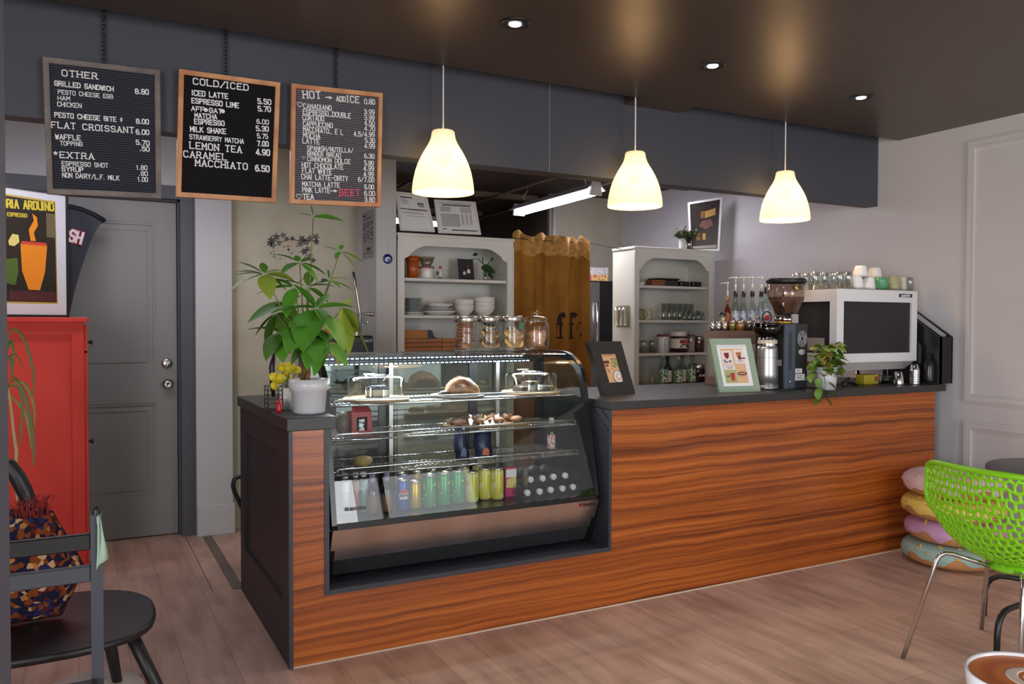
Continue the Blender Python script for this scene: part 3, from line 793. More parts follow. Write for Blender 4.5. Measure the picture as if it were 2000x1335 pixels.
# ------------------------------------------------------------------ recessed downlights
m_dl = emis('downlight_led', (236, 226, 255), 5)
dl = None
for i, (px, py, lab) in enumerate(((1006, 45, 'black recessed ceiling spot nearest the camera'), (1392, 127, 'black recessed ceiling spot, middle of three'), (1682, 189, 'black recessed ceiling spot nearest the right wall'))):
    c = P(px, py, z=ZC)
    if dl is None:
        dl = thing('ceiling_spot', lab, 'ceiling light', (c.x, c.y, ZC), group='recessed ceiling spots')
        part(dl, 'trim_ring', MB().lathe((c.x, c.y, ZC), [(.067, 0), (.067, -.004), (.058, -.007), (.034, -.005), (.030, -.001), (.030, 0)], 28), m_black)
        e_ = MB(); 
        e_.lathe((c.x, c.y, ZC - .0035), [(.0005, 0), (.027, 0), (.027, .002), (.0005, .002)], 24, axis=(-.05, -.07, -1))
        part(dl, 'lens', e_, m_dl)
    else: dup(dl, (c.x, c.y, ZC), lab)
    l = bpy.data.lights.new('downlight', 'SPOT'); l.energy = 22; l.color = (.95, .93, 1); l.spot_size = radians(95); l.spot_blend = .8; l.shadow_soft_size = .04
    lo = bpy.data.objects.new('downlight', l); COL.objects.link(lo); lo.location = (c.x, c.y, ZC - .02)

# ------------------------------------------------------------------ kitchen strip lights
m_tube = emis('fluorescent_tube', (232, 228, 255), 17)
m_refl = mat('reflector_white', (225, 225, 228), 0.4)
def striplight(a, b, lab, power):
    a, b = Vector(a), Vector(b); d = (b - a).normalized(); s = d.cross(V(0, 0, 1)).normalized(); up = V(0, 0, 1)
    m_ = (a + b) / 2
    t = thing('strip_light', lab, 'ceiling light', m_, group='kitchen strip lights')
    rw = []
    for p in (a, b):
        rw.append([p + s*.10 - up*.03, p + s*.035 + up*.02, p - s*.035 + up*.02, p - s*.10 - up*.03, p - s*.098 - up*.034, p - s*.03 + up*.012, p + s*.03 + up*.012, p + s*.098 - up*.034])
    part(t, 'reflector', MB().loft(rw, True, True, False), m_refl)
    for q in (-.035, .035): part(t, 'tube', MB().tube([a + s*q + d*.02 - up*.050, b + s*q - d*.02 - up*.050], .018, 10), m_tube)
    for p in (a, b):
        part(t, 'end_cap', MB().prism([p + s*.06 - up*.075, p - s*.06 - up*.075, p - s*.045 + up*.03, p + s*.045 + up*.03], d*(.02 if p is a else -.02)), m_white)
    for p in (a + d*.12, b - d*.12):
        part(t, 'hanger', MB().tube([p + up*.02, p + s*.03 + up*.08, p - s*.02 + up*.13, p + up*.17, V(p.x, p.y, ZC + .02)], .0035, 6), m_steel)
    l = bpy.data.lights.new('strip_light_glow', 'AREA'); l.shape = 'RECTANGLE'; l.size = (b - a).length * .9; l.size_y = .12; l.energy = power; l.color = (.96, .94, .98)
    lo = bpy.data.objects.new('strip_light_glow', l); COL.objects.link(lo); lo.location = m_ - up*.08
    lo.rotation_euler = (0, 0, atan2(d.y, d.x))
    return t
striplight(P(1012, 405, z=2.45), P(1165, 362, z=2.50), 'long white strip light hanging over the burlap curtain', 12)
striplight((1.55, 4.0, 2.42), (2.65, 4.15, 2.42), 'far strip light glimpsed behind the two certificates', 8)
striplight((-1.5, 1.3, 2.47), (.1, 1.3, 2.47), 'strip light above the staff side behind the bulkhead', 6)  # invented fixture, out of view, added to brighten the wall around the door
striplight((2.95, 2.2, ZC - .03), (3.95, 2.2, ZC - .03), 'strip light above the espresso side behind the bulkhead', 3)  # also added, hidden by the bulkhead, to lift the right wall and hutch
# ------------------------------------------------------------------ shared kitchenware builders
m_hutch = mat('hutch_white_paint', (214, 213, 206), 0.5)
m_hutch2 = mat('hutch_cream_side', (222, 218, 200), 0.5)
m_cer = mat('ceramic_white', (232, 228, 222), 0.18)
m_glassw = glass('tumbler_glass', (240, 243, 242), 2.4)
m_lidsteel = mat('lid_steel', (190, 186, 180), 0.25, metal=1)
m_blackcer = mat('ceramic_black', (22, 21, 21), 0.3)
m_green = mat('leaf_green', (62, 104, 38), 0.45)
m_dkgreen = mat('leaf_dark_green', (44, 74, 36), 0.4)
def tumbler_mb(c, r, h, inv=False, flute=0.0):
    z = [(r*.86, 0), (r*.93, h*.25), (r, h)]
    if inv: z = [(r, 0), (r*.93, h*.75), (r*.86, h)]
    t = 0.0025
    out = [(0.0005, 0.0)] + z if not inv else z + [(0.0005, h)]
    inn = [(a - t, b) for a, b in z]
    if inv: inn[-1] = (inn[-1][0], h - .006); prof_ = inn[::-1]; full = [(0.0005, h - .006)] + prof_ + out
    else: inn[0] = (inn[0][0], .006); full = out + inn[::-1] + [(0.0005, .006)]
    return MB().lathe(c, full, 18, flute=flute, nfl=9)
def cup_mb(c, r, h, inv=False, taper=.78):
    z = [(r*taper, 0), (r*(taper + .12), h*.2), (r*.97, h*.7), (r, h)]
    if inv: full = [(r - .003, 0)] + [(r, 0), (r*.97, h*.3), (r*(taper+.10), h*.8), (r*taper, h*.985), (r*taper*.75, h), (0.0005, h*.985)]
    else: full = [(0.0005, 0)] + z + [(a - .003, max(b, .005)) for a, b in z[::-1]] + [(0.0005, .005)]
    return MB().lathe(c, full, 20)
def handle_mb(c, r, h, ang, w=.0045, out=.028):
    c = Vector(c); d = V(cos(ang), sin(ang), 0)
    pts = [c + d*(r*.93) + V(0, 0, h*.80)]
    for i in range(7):
        q = pi/2 - pi*i/6
        pts.append(c + d*(r + out*cos(q)*1.0) + V(0, 0, h*(.5 + .28*sin(q))))
    pts.append(c + d*(r*.90) + V(0, 0, h*.22))
    return MB().tube(pts, w, 8)
def add_single(name, mb, m, label, cat, group=None): return single(name, mb, m, label, cat, group=group)
def mug(c, r, h, m, label, ang=0.0, inv=False, group=None, taper=.78, name='mug', handle=True):
    c = Vector(c)
    t = thing(name, label, name.split('_')[-1], c, group=group)
    part(t, 'body', cup_mb(c, r, h, inv, taper), m)
    if handle: part(t, 'handle', handle_mb(c, r, h, ang), m)
    return t

# ------------------------------------------------------------------ the two white shelf hutches
def hutch(label, x0, x1, y0, dep, top, shelves, archz, sidemat):
    t = thing('shelf_hutch', label, 'shelf unit', ((x0 + x1)/2, y0 + dep/2, 0), group='white shelf hutches')
    st = 0.052; hd = 0.06
    y1 = y0 + dep
    part(t, 'side_panel', MB().box(x0 + .008, x0 + .028, y0 + .02, y1, 0, top - .02), sidemat)
    part(t, 'side_panel', MB().box(x1 - .028, x1 - .008, y0 + .02, y1, 0, top - .02), m_hutch)
    part(t, 'back_panel', MB().box(x0 + .028, x1 - .028, y1 - .012, y1, 0.02, top - .02), m_hutch)
    part(t, 'crown', MB().bbox(x0 - .004, x1 + .004, y0 - .012, y1, top - .022, top, .004).box(x0 + .004, x1 - .004, y0 - .004, y0 + .02, top - hd, top - .022), m_hutch)
    ff = MB().box(x0, x0 + st, y0, y0 + .02, 0, top - hd).box(x1 - st, x1, y0, y0 + .02, 0, top - hd)
    ff.box(x0, x0 + .012, y0 - .006, y0, 0, top - hd).box(x1 - .012, x1, y0 - .006, y0, 0, top - hd)
    # arched valance
    xa, xb, zt = x0 + st, x1 - st, top - hd
    low = []
    n = 10; cw = (xb - xa)*.22
    for i in range(n + 1):
        q = i/n; low.append((xa + cw*q, archz[1] + (archz[0] - archz[1])*(sin(q*pi/2) if q > .25 else sin(.25*pi/2)*q/.25*.55 + 0.0)))
    pts = [(xa, archz[1])] + low[1:] + [(x0 + x1 - a, b) for a, b in low[::-1][:-1]] + [(xb, archz[1])]
    for i in range(len(pts) - 1):
        (a, b), (c, d) = pts[i], pts[i+1]
        if c - a > 1e-5: ff.prism([V(a, y0 + .002, b), V(c, y0 + .002, d), V(c, y0 + .002, zt), V(a, y0 + .002, zt)], (0, .016, 0))
    part(t, 'face_frame', ff, m_hutch)
    for z in shelves:
        part(t, 'shelf', MB().box(x0 + .028, x1 - .028, y0 + .022, y1 - .012, z - .02, z), m_hutch)
    return t
H1Y, H2Y = 2.02, 2.05
h1x0, h1x1 = PX(776, H1Y, 1.7), PX(1003, H1Y, 1.7)
h1top = P(880, 459, y=H1Y).z
sh1 = [P(900, q, y=H1Y + .022).z for q in (545, 615.5)]
shelf_low1 = 1.14
hutch('white shelf hutch with bowls and plates behind the display case', h1x0, h1x1, H1Y, .34, h1top, sh1 + [shelf_low1, .78, .4, .03], (P(880, 482, y=H1Y).z, P(985, 512, y=H1Y).z), m_hutch)
h2x0, h2x1 = PX(1238.5, H2Y, 1.7), min(PX(1394, H2Y, 1.7), W - .03)
h2top = P(1315, 484, y=H2Y).z
sh2 = [P(1310, q, y=H2Y + .022).z for q in (558, 624.5, 688.5)]
s4 = P(1310, 752, y=H2Y + .022).z
hutch('white shelf hutch with glasses and jars in the corner by the right wall', h2x0, h2x1, H2Y, .31, h2top, sh2 + [s4, .62, .3, .03], (P(1315, 505, y=H2Y).z, P(1385, 531, y=H2Y).z), m_hutch2)
# paper cup holder on the side of the right hutch
hx = h2x0 + .008; ya = H2Y + .10
hm = MB()
for dyy in (0, .055, .11):
    hm.lathe((hx - .03, ya + dyy, 1.385), [(.024, 0), (.024, .15), (.022, .15), (.022, .003), (.0005, .003)], 14)
hm.box(hx - .006, hx, ya - .04, ya + .15, 1.37, 1.55)
single('cup_holder', hm, glass('clear_acrylic', (250, 249, 244), .9), 'clear plastic cup holder on the side of the right hutch', 'cup holder')

# ---- left hutch, upper shelf
Z1 = sh1[0]; yy = H1Y + .13
def at1(px, z=None, y=None): 
    y = yy if y is None else y
    return PX(px, y, 1.8)
sc1 = lambda px: px * ((V(at1(880), yy, 1.8) - CAM).dot(f_)) / F_PX     # photo pixels to metres at this depth
m_terra = mat('travel_cup_terracotta', (176, 84, 34), 0.35)
cx = at1(806); t = thing('travel_cup', 'terracotta travel cup on the upper shelf of the left hutch', 'cup', (cx, yy, Z1))
r = sc1(13)
part(t, 'body', MB().lathe((cx, yy, Z1), [(.0005, 0), (r*.78, 0), (r*.95, sc1(36)), (.0005, sc1(36))], 24), m_terra)
part(t, 'lid', MB().lathe((cx, yy, Z1), [(r*1.08, sc1(35)), (r*1.08, sc1(39)), (r*.98, sc1(40)), (r*.95, sc1(43)), (.0005, sc1(43))], 24), m_terra)
wr_ = MB()
for k in range(6): wr_.tube([(cx + r*.35 + r*.5*q, yy - sqrt(max(0, 1 - (.35 + .5*q)**2))*r*.93, Z1 + sc1(10 + k*4) + .002*sin(q*17 + k)) for q in [i/8 for i in range(9)]], .0014, 4)
part(t, 'gold_script', wr_, mat('gold_print', (206, 150, 60), .4))
cx = at1(833); t = thing('coffee_dripper', 'glass pour-over dripper on a white mug, upper shelf', 'dripper', (cx, yy, Z1 + sc1(21.5)))
rd = sc1(16.5)
part(t, 'cone', MB().lathe((cx, yy, Z1 + sc1(23.5)), [(rd*.5, 0), (rd, sc1(19)), (rd*.96, sc1(19)), (rd*.46, .002)], 30, flute=.03, nfl=15), glass('dripper_glass', (226, 220, 214), 1.6))
part(t, 'collar', MB().lathe((cx, yy, Z1 + sc1(21.2)), [(.0005, .001), (rd*.95, .001), (rd*.95, sc1(2.6)), (.0005, sc1(2.6))], 24), mat('collar_wood', (150, 92, 66), .5))
mug((cx, yy, Z1), sc1(13.5), sc1(21), m_cer, 'white mug under the glass dripper', ang=pi - .2, taper=.9)
cx = at1(859); t = thing('rooster_figurine', 'tiny rooster figurine with red crest beside the white mug', 'figurine', (cx, yy, Z1))
u = sc1(1)
part(t, 'base', MB().lathe((cx, yy, Z1), [(5*u, 0), (3.5*u, 3*u), (1*u, 4*u)], 12, caps=True), mat('figurine_blue', (40, 48, 110), .4))
part(t, 'body', MB().tube([(cx, yy, Z1 + 3.5*u), (cx + 1*u, yy, Z1 + 9*u), (cx + 1.5*u, yy, Z1 + 13*u), (cx + .5*u, yy, Z1 + 18*u), (cx + 1*u, yy, Z1 + 21*u)], [1.2*u, 4*u, 3.6*u, 2.2*u, 2.4*u], 10), m_cer)
part(t, 'crest', MB().sphere((cx + 1*u, yy, Z1 + 23.5*u), 3*u, 10, 6, sy=.4).sphere((cx + 3*u, yy, Z1 + 20*u), 1.2*u, 8, 5), mat('figurine_red', (190, 30, 40), .4))
part(t, 'tail', MB().tube([(cx - 2*u, yy, Z1 + 11*u), (cx - 6*u, yy, Z1 + 16*u), (cx - 7*u, yy, Z1 + 12*u), (cx - 5*u, yy, Z1 + 9*u)], 1.2*u, 6), m_blackcer)
xa, xb = at1(899), at1(930)
t = thing('greeting_card', 'black card with two little white ghosts on the upper shelf', 'card', ((xa + xb)/2, yy + .03, Z1))
zt_ = Z1 + sc1(43)
part(t, 'sheet', MB().prism([V(xa, yy + .02, Z1), V(xb - .004, yy + .02, Z1), V(xb - .006, yy + .045, zt_), V(xa - .002, yy + .045, zt_)], (0, .003, 0)), mat('card_black', (34, 34, 36), .7))
gh = MB()
for gx, gz, gs in ((910, 12, 1.0), (918.5, 15, 1.25)):
    c = V(at1(gx), yy + .0185 + .025*gz/43, Z1 + gz*u)
    pts = [c + V(-3*u*gs, 0, 0), c + V(3*u*gs, 0, 0), c + V(2.6*u*gs, .003, 4*u*gs), c + V(1.2*u*gs, .004, 6.5*u*gs), c + V(-1.2*u*gs, .004, 6.5*u*gs), c + V(-2.6*u*gs, .003, 4*u*gs)]
    gh.prism(pts, (0, -.0015, 0))
part(t, 'ghost_drawing', gh, m_cer)
part(t, 'red_dot', MB().lathe((at1(919), yy + .036, Z1 + 29*u), [(.0005, 0), (3*u, 0), (3*u, .002), (.0005, .002)], 14, axis=(0, -1, .1)), mat('card_red', (150, 40, 36), .6))
cx = at1(947.5); t = thing('cutting_in_glass', 'leafy plant cutting standing in a small glass on the upper shelf', 'plant', (cx, yy, Z1))
part(t, 'glass_vase', tumbler_mb((cx, yy, Z1), 5.5*u, 19*u), m_glassw)
part(t, 'stem', MB().tube([(cx, yy, Z1 + 3*u), (cx + 1*u, yy, Z1 + 22*u), (cx - 5*u, yy, Z1 + 36*u), (cx - 7*u, yy - .01, Z1 + 46*u)], 1.0*u, 6)
     .tube([(cx - 3*u, yy, Z1 + 32*u), (cx - 18*u, yy - .02, Z1 + 43*u), (cx - 34*u, yy - .03, Z1 + 42*u)], .8*u, 6)
     .tube([(cx, yy, Z1 + 24*u), (cx + 8*u, yy - .01, Z1 + 38*u), (cx + 17*u, yy - .01, Z1 + 44*u)], .8*u, 6), m_dkgreen)
lf = MB()
lf.leaf((cx - 12*u, yy - .02, Z1 + 27*u), (1, -.25, -.15), 30*u, 19*u, .25, .9)
lf.leaf((cx + 2*u, yy - .02, Z1 + 14*u), (.7, -.4, -.3), 14*u, 10*u, .3, .8)
lf.leaf((cx - 30*u, yy - .02, Z1 + 50*u), (1, -.1, .25), 12*u, 9*u, .1, .9)
lf.leaf((cx + 10*u, yy - .01, Z1 + 40*u), (.6, -.2, .7), 11*u, 6*u, .1, .8)
part(t, 'foliage', lf, m_dkgreen)

# ---- left hutch, middle shelf: plates and bowls
Z2 = sh1[1]; u = sc1(1)
m_plg = mat('plate_grey_green', (150, 160, 158), 0.3); m_plw = mat('plate_white', (220, 220, 216), .2)
cx = at1(807); N = 10; hh = sc1(33)/N
for k in range(N):
    rr = (22.5 if k < 2 else 19)*u if k < 2 else 18.5*u
    single('plate', MB().lathe((cx, yy, Z2 + k*hh), [(.0005, 0), (rr*.6, 0), (rr, hh*.86), (rr*.99, hh*.95), (rr*.6, hh*.35), (.0005, hh*.35)], 28), m_plg if k > 1 else m_plw,
           'small grey plate, number %d from the bottom of the tall stack on the left hutch' % (k + 1), 'plate', group='stacked small plates')
cx = at1(858)
zc_ = Z2
for k, (rr, h, lb) in enumerate(((33, 9.5, 'wide white plate at the bottom of the low stack'), (29, 4, 'white plate in the middle of the low stack'), (27, 9, 'white pasta plate on top of the low stack'))):
    single('plate', MB().lathe((cx, yy + .01, zc_), [(.0005, 0), (rr*.62*u, 0), (rr*.97*u, h*.7*u), (rr*u, h*u*.97), (rr*.96*u, h*u*.97), (rr*.6*u, h*.4*u), (.0005, h*.4*u)], 32), m_plw, lb, 'plate', group='low stack of white plates')
    zc_ += h*u + .0006
def bowl(cx, z, r, h, lab):
    t = thing('bowl', lab, 'bowl', (cx, yy, z), group='white ribbed bowls')
    pf = [(.0005, 0), (r*.42, 0), (r*.45, h*.08), (r*.72, h*.28), (r*.92, h*.58), (r, h), (r*.965, h), (r*.88, h*.6), (r*.66, h*.3), (.0005, h*.16)]
    part(t, 'body', MB().lathe((cx, yy, z), pf, 60, flute=.006, nfl=30), m_cer)
    part(t, 'rim', MB().tube([(cx + r*cos(q), yy + r*sin(q), z + h) for q in [2*pi*i/32 for i in range(32)]], .0028, 6, closed=True), m_cer)
bowl(at1(906.5), Z2, 20*u, 20*u, 'lower white bowl of the shorter stack on the left hutch')
bowl(at1(906.5), Z2 + 11*u, 20.3*u, 20.5*u, 'upper white bowl of the shorter stack on the left hutch')
bowl(at1(945.5), Z2, 22*u, 20*u, 'lowest white bowl of the taller stack on the left hutch')
bowl(at1(945.5), Z2 + 8.5*u, 22*u, 20*u, 'middle white bowl of the taller stack on the left hutch')
bowl(at1(945.5), Z2 + 16.5*u, 22*u, 20*u, 'top white bowl of the taller stack on the left hutch')
# ---- wooden trays and a folder on the lower shelf
m_tray = wood_mat('tray_wood', (176, 112, 62), (146, 86, 46), (6, 6, 60))
m_folder = mat('folder_tan', (184, 124, 66), .6); m_navy = mat('folder_navy', (54, 66, 92), .6)
x0_, x1_ = h1x0 + .06, at1(893)
zf = P(840, 660, y=yy).z; zb_ = shelf_low1
nt_ = 5; th_ = (zf - zb_)/nt_
for k in range(nt_):
    z = zb_ + k*th_
    for half, (xa, xb) in enumerate(((x0_, at1(858)), (at1(858) + .003, x1_ + .05))):
        mb = MB().bbox(xa, xb, yy - .05, yy + .14, z, z + th_*.22, .002).box(xa, xb, yy - .05, yy - .044, z + th_*.2, z + th_*.92).box(xa, xb, yy + .134, yy + .14, z + th_*.2, z + th_*.92)
        mb.box(xa, xa + .006, yy - .044, yy + .134, z + th_*.2, z + th_*.92).box(xb - .006, xb, yy - .044, yy + .134, z + th_*.2, z + th_*.92)
        single('wooden_tray', mb, m_tray, 'slatted wooden tray, layer %d from the bottom of the %s pile in the left hutch' % (k + 1, 'left' if half == 0 else 'right'), 'tray', group='piled wooden trays')
t = thing('box_file', 'tan and navy box lying on the wooden trays', 'box', (at1(815), yy, zf))
part(t, 'body', MB().box(x0_, at1(833), yy - .02, yy + .12, zf, zf + sc1(16)), m_folder)
zz_ = zf + sc1(16)
cv = [V(at1(833), yy - .02, zf), V(at1(853), yy - .02, zf), V(at1(847), yy - .02, zf + sc1(3)), V(at1(844), yy - .02, zf + sc1(8)), V(at1(842.5), yy - .02, zf + sc1(14)), V(at1(840), yy - .02, zz_), V(at1(833), yy - .02, zz_)]
part(t, 'corner_flap', MB().prism(cv, (0, .14, 0)), m_navy)

# ---- certificates on the left hutch
m_paper = mat('paper_white', (226, 226, 228), .6); m_print = mat('print_grey', (120, 120, 128), .7); m_printd = mat('print_dark', (60, 60, 66), .7)
def cert(label, corners, y, lines, extra=None, fpx=4):
    c = [P(*q, y=y) for q in corners]
    # lean back: bottom at y, top further back
    H = c[0].z - c[3].z
    c[0] = c[0] + V(0, .045, 0); c[1] = c[1] + V(0, .045, 0)
    cc = [c[3], c[2], c[1], c[0]]
    n = (cc[1] - cc[0]).cross(cc[3] - cc[0]).normalized()
    if n.y > 0: n = -n
    ctr_ = (cc[0] + cc[1])/2
    t = thing('framed_certificate', label, 'framed certificate', ctr_, group='certificates on the left hutch')
    w = fpx * (c[1] - c[0]).length/abs(corners[1][0] - corners[0][0])
    part(t, 'frame', MB().quadframe(cc, w, -n*.014), m_white)
    inn = inset(cc, w*.95)
    part(t, 'sheet', MB().prism([p - n*.006 for p in inn], -n*.004), m_paper)
    pr_ = MB()
    def uv(u_, v_): return (inn[3] + (inn[2] - inn[3])*u_) * (1 - v_) + (inn[0] + (inn[1] - inn[0])*u_)*v_ - n*.0055
    for (u0, u1, v0, v1, mi) in lines:
        pr_.m(mi).prism([uv(u0, v1), uv(u1, v1), uv(u1, v0), uv(u0, v0)], n*.0006)
    part(t, 'printed_text', pr_, [m_print, m_printd, mat('print_navy', (40, 60, 120), .6), mat('print_tan', (190, 140, 90), .6)])
L1 = [(.06, .5, .05, .085, 1)] + [(.1, .25 + .1*(i % 2), .12 + .04*i, .135 + .04*i, 0) for i in range(4)] + [(.66, .9, .2, .28, 0), (.7, .92, .3, .33, 0)] + [(.02, .98, .405, .43, 2), (.3, .98, .43, .45, 3)] + [(.08, .75 + .1*(i % 2), .5 + .035*i, .512 + .035*i, 0) for i in range(2)] + [(.2, .85, .62, .632, 0)]
L2 = [(.14, .9, .07, .11, 1), (.05, .95, .02, .035, 1)] + [(.07, .35, .16 + .045*i, .18 + .045*i, 0) for i in range(4)] + [(.6, .9, .16 + .05*i, .178 + .05*i, 0) for i in range(4)] + \
     [(.07, .55, .40 + .04*i, .42 + .04*i, 0) for i in range(11)] + [(.6 + .11*j, .66 + .11*j, .40 + .045*i, .42 + .045*i, 0) for i in range(8) for j in range(3)] + [(.07, .18, .9, .93, 1), (.3, .98, .93, .965, 1)]
cert('white framed certificate with a blue wave on the left hutch', [(777, 371), (838, 377.5), (850, 452.5), (782, 449)], H1Y + .06, L1, fpx=5)
cert('white framed inspection notice with a printed table on the left hutch', [(853, 387), (934, 392), (940, 457.5), (857, 454)], H1Y + .05, L2, fpx=4)

# ---- evil eye charm on the column
ex_, ez_ = P(757, 505, y=1.998).x, P(757, 505, y=1.998).z
t = thing('evil_eye_charm', 'blue glass eye charm hanging on the white column', 'charm', (ex_, 1.996, ez_ - .035))
R0 = .033
part(t, 'glass_disc', MB().lathe((ex_, 1.999, ez_), [(.0005, 0), (R0, 0), (R0, .005), (R0*.8, .008), (.0005, .008)], 28, axis=(0, -1, 0)), mat('eye_cobalt', (20, 20, 110), .15))
part(t, 'white_ring', MB().lathe((ex_ + .002, 1.991, ez_ - .003), [(.0005, 0), (R0*.55, 0), (R0*.55, .001), (.0005, .001)], 22, axis=(0, -1, 0)), mat('eye_white', (220, 226, 232), .2))
part(t, 'iris', MB().lathe((ex_ + .004, 1.990, ez_ - .007), [(.0005, 0), (R0*.36, 0), (R0*.36, .001), (.0005, .001)], 20, axis=(0, -1, 0)), mat('eye_light_blue', (110, 160, 200), .2))
part(t, 'pupil', MB().lathe((ex_ + .006, 1.989, ez_ - .009), [(.0005, 0), (R0*.16, 0), (R0*.16, .001), (.0005, .001)], 14, axis=(0, -1, 0)), m_black)
part(t, 'string', MB().tube([(ex_, 1.997, ez_ + R0), (ex_ + .001, 1.997, ez_ + .115)], .0014, 5).sphere((ex_ + .001, 1.997, ez_ + .115), .004, 8, 6), m_white)

# ---- paper menu on the side of the column
sx = cxl - .001
mn = MB()
yA, yB_ = 2.02, 2.36
mp_ = MB().box(sx - .0015, sx, 2.05, 2.30, P(715, 505, y=2.2).z, P(715, 412, y=2.2).z)
t = thing('wall_menu', 'grey paper list on the shaded side of the column', 'notice', (sx, 2.17, P(715, 505, y=2.2).z))
part(t, 'sheet', mp_, mat('paper_grey', (150, 148, 146), .7))
zt_ = P(715, 412, y=2.2).z; zb2 = P(715, 505, y=2.2).z
ln = MB()
for (ya_, yb_, za, zb3) in ((2.22, 2.28, .07, .11), (2.10, 2.26, .15, .165)) : ln.box(sx - .0025, sx - .0015, ya_, yb_, zt_ - (zt_ - zb2)*zb3, zt_ - (zt_ - zb2)*za)
for col in range(3):
    for k in range(9):
        v = .24 + k*.045
        if (k + col) % 5 == 4: continue
        ln.box(sx - .0025, sx - .0015, 2.25 - col*.075 - .02 - .01*((k*7 + col) % 3), 2.27 - col*.075, zt_ - (zt_ - zb2)*(v + .022), zt_ - (zt_ - zb2)*v)
ln.box(sx - .0025, sx - .0015, 2.12, 2.20, zt_ - (zt_ - zb2)*.83, zt_ - (zt_ - zb2)*.77)
ln.box(sx - .0025, sx - .0015, 2.10, 2.26, zt_ - (zt_ - zb2)*.885, zt_ - (zt_ - zb2)*.87)
part(t, 'printed_text', ln, m_printd)

# ---- ivy decal on the beige wall
dcl = MB(); random.seed(11)
def ivy(px, py, s):
    c = P(px, py, y=BW - .001); a0 = random.random()*6.28; pts = []
    for k in range(10):
        r = s*(1.0 if k % 2 == 0 else .52)*(1.2 if k == 0 else 1)
        q = a0 - 2*pi*k/10; pts.append(V(c.x + r*cos(q), c.y, c.z + r*sin(q)))
    dcl.prism(pts[::-1] if False else pts, (0, -.0006, 0))
for px, py, s in [(530, 468, .03), (540, 462, .03), (533, 478, .028), (527, 474, .026), (553, 459, .026), (560, 466, .02), (545, 475, .022), (590, 466, .03), (598, 472, .03), (586, 476, .026), (606, 465, .03), (617, 462, .03), (618, 472, .026), (601, 486, .026), (594, 491, .028), (605, 500, .028), (611, 508, .024), (597, 504, .02), (571, 465, .02)]:
    dcl.m(random.randint(0, 1)); ivy(px, py, s)
for _ in range(16):
    dcl.m(2); ivy(random.uniform(528, 580), random.uniform(480, 514), random.uniform(.007, .012))
dcl.m(3); c0, c1 = P(548, 470, y=BW - .0008), P(585, 470, y=BW - .0008)
dcl.prism([V(c0.x, BW - .0002, c0.z - .03), V(c1.x, BW - .0002, c1.z - .026), V(c1.x, BW - .0002, c1.z + .012), V(c0.x, BW - .0002, c0.z + .016)], (0, -.0004, 0))
st_ = [P(q[0], q[1], y=BW - .001) for q in ((528, 468), (550, 472), (570, 466), (588, 472), (604, 468), (618, 470))]
dcl.m(1).tube(st_, .003, 5)
single('wall_decal', dcl, [mat('decal_grey_leaf', (98, 96, 88), .6), mat('decal_dark_leaf', (74, 72, 68), .6), mat('decal_speckle', (128, 116, 104), .6), mat('decal_pink', (186, 164, 146), .6)], 'faded ivy decal on the beige wall behind the plant', 'wall decal', loc=(P(570, 485, y=BW).x, BW, P(570, 485, y=BW).z))

# ------------------------------------------------------------------ right hutch contents
yy2 = H2Y + .12
at2 = lambda px: PX(px, yy2, 1.6)
u2 = ((V(at2(1310), yy2, 1.6) - CAM).dot(f_))/F_PX
za_, zb_, zc_, zd_ = sh2[0], sh2[1], sh2[2], s4
single('dish', MB().lathe((at2(1251), yy2, za_), [(.0005, 0), (5*u2, 0), (9*u2, 7*u2), (8.4*u2, 7*u2), (4.6*u2, 1.5*u2), (.0005, 1.5*u2)], 20), m_cer, 'small white dish at the left end of the right hutch top shelf', 'dish')
m_boxw = wood_mat('small_box_wood', (146, 88, 52), (110, 62, 34))
t = thing('wooden_box', 'little brown wooden box beside the black tray on the top shelf', 'box', (at2(1281), yy2, za_))
part(t, 'body', MB().bbox(at2(1269), at2(1294), yy2 - .03, yy2 + .05, za_, za_ + 9*u2, .002), m_boxw)
part(t, 'lid', MB().bbox(at2(1268.3), at2(1294.7), yy2 - .033, yy2 + .053, za_ + 9*u2, za_ + 12*u2, .002), m_boxw)
single('black_tray', MB().bbox(at2(1286), at2(1322), yy2 - .02, yy2 + .11, za_, za_ + 13*u2, .006).bbox(at2(1280), at2(1324), yy2 - .025, yy2 + .115, za_ + 13*u2, za_ + 16*u2, .003), m_blackcer, 'black lidded tray on the right hutch top shelf', 'tray')
for i, px in enumerate((1330, 1342, 1354, 1366)):
    mug((at2(px), yy2 + .02*(i % 2), za_), 6.4*u2, 11*u2, m_blackcer, nth(i, 4) + ' of the four black espresso cups on the right hutch', ang=-.35, group='black espresso cups', name='espresso_cup')
mug((at2(1249), yy2, zb_), 10*u2, 21*u2, mat('mug_sage', (132, 142, 104), .3), 'sage green mug on the second shelf of the right hutch', ang=-.3, taper=.9)
mug((at2(1267), yy2 + .03, zb_), 10*u2, 21*u2, mat('mug_cream', (208, 200, 172), .3), 'cream mug next to the sage mug on the right hutch', ang=-.3, taper=.9)
for i, px in enumerate((1305, 1316, 1326, 1337, 1348, 1358)):
    single('tall_glass', tumbler_mb((at2(px), yy2 + .06, zb_), 5.4*u2, 33*u2), m_glassw, nth(i, 6) + ' tall clear glass in the back row, second shelf of the right hutch', 'glass', group='tall glasses on the right hutch')
for i, px in enumerate((1334, 1343, 1352, 1361, 1371, 1380)):
    single('shot_glass', tumbler_mb((at2(px), yy2 - .02, zb_), 4.3*u2, 15*u2 + (i % 2)*4*u2), m_glassw, nth(i, 6) + ' small shot glass in the front row, second shelf of the right hutch', 'glass', group='shot glasses on the right hutch')
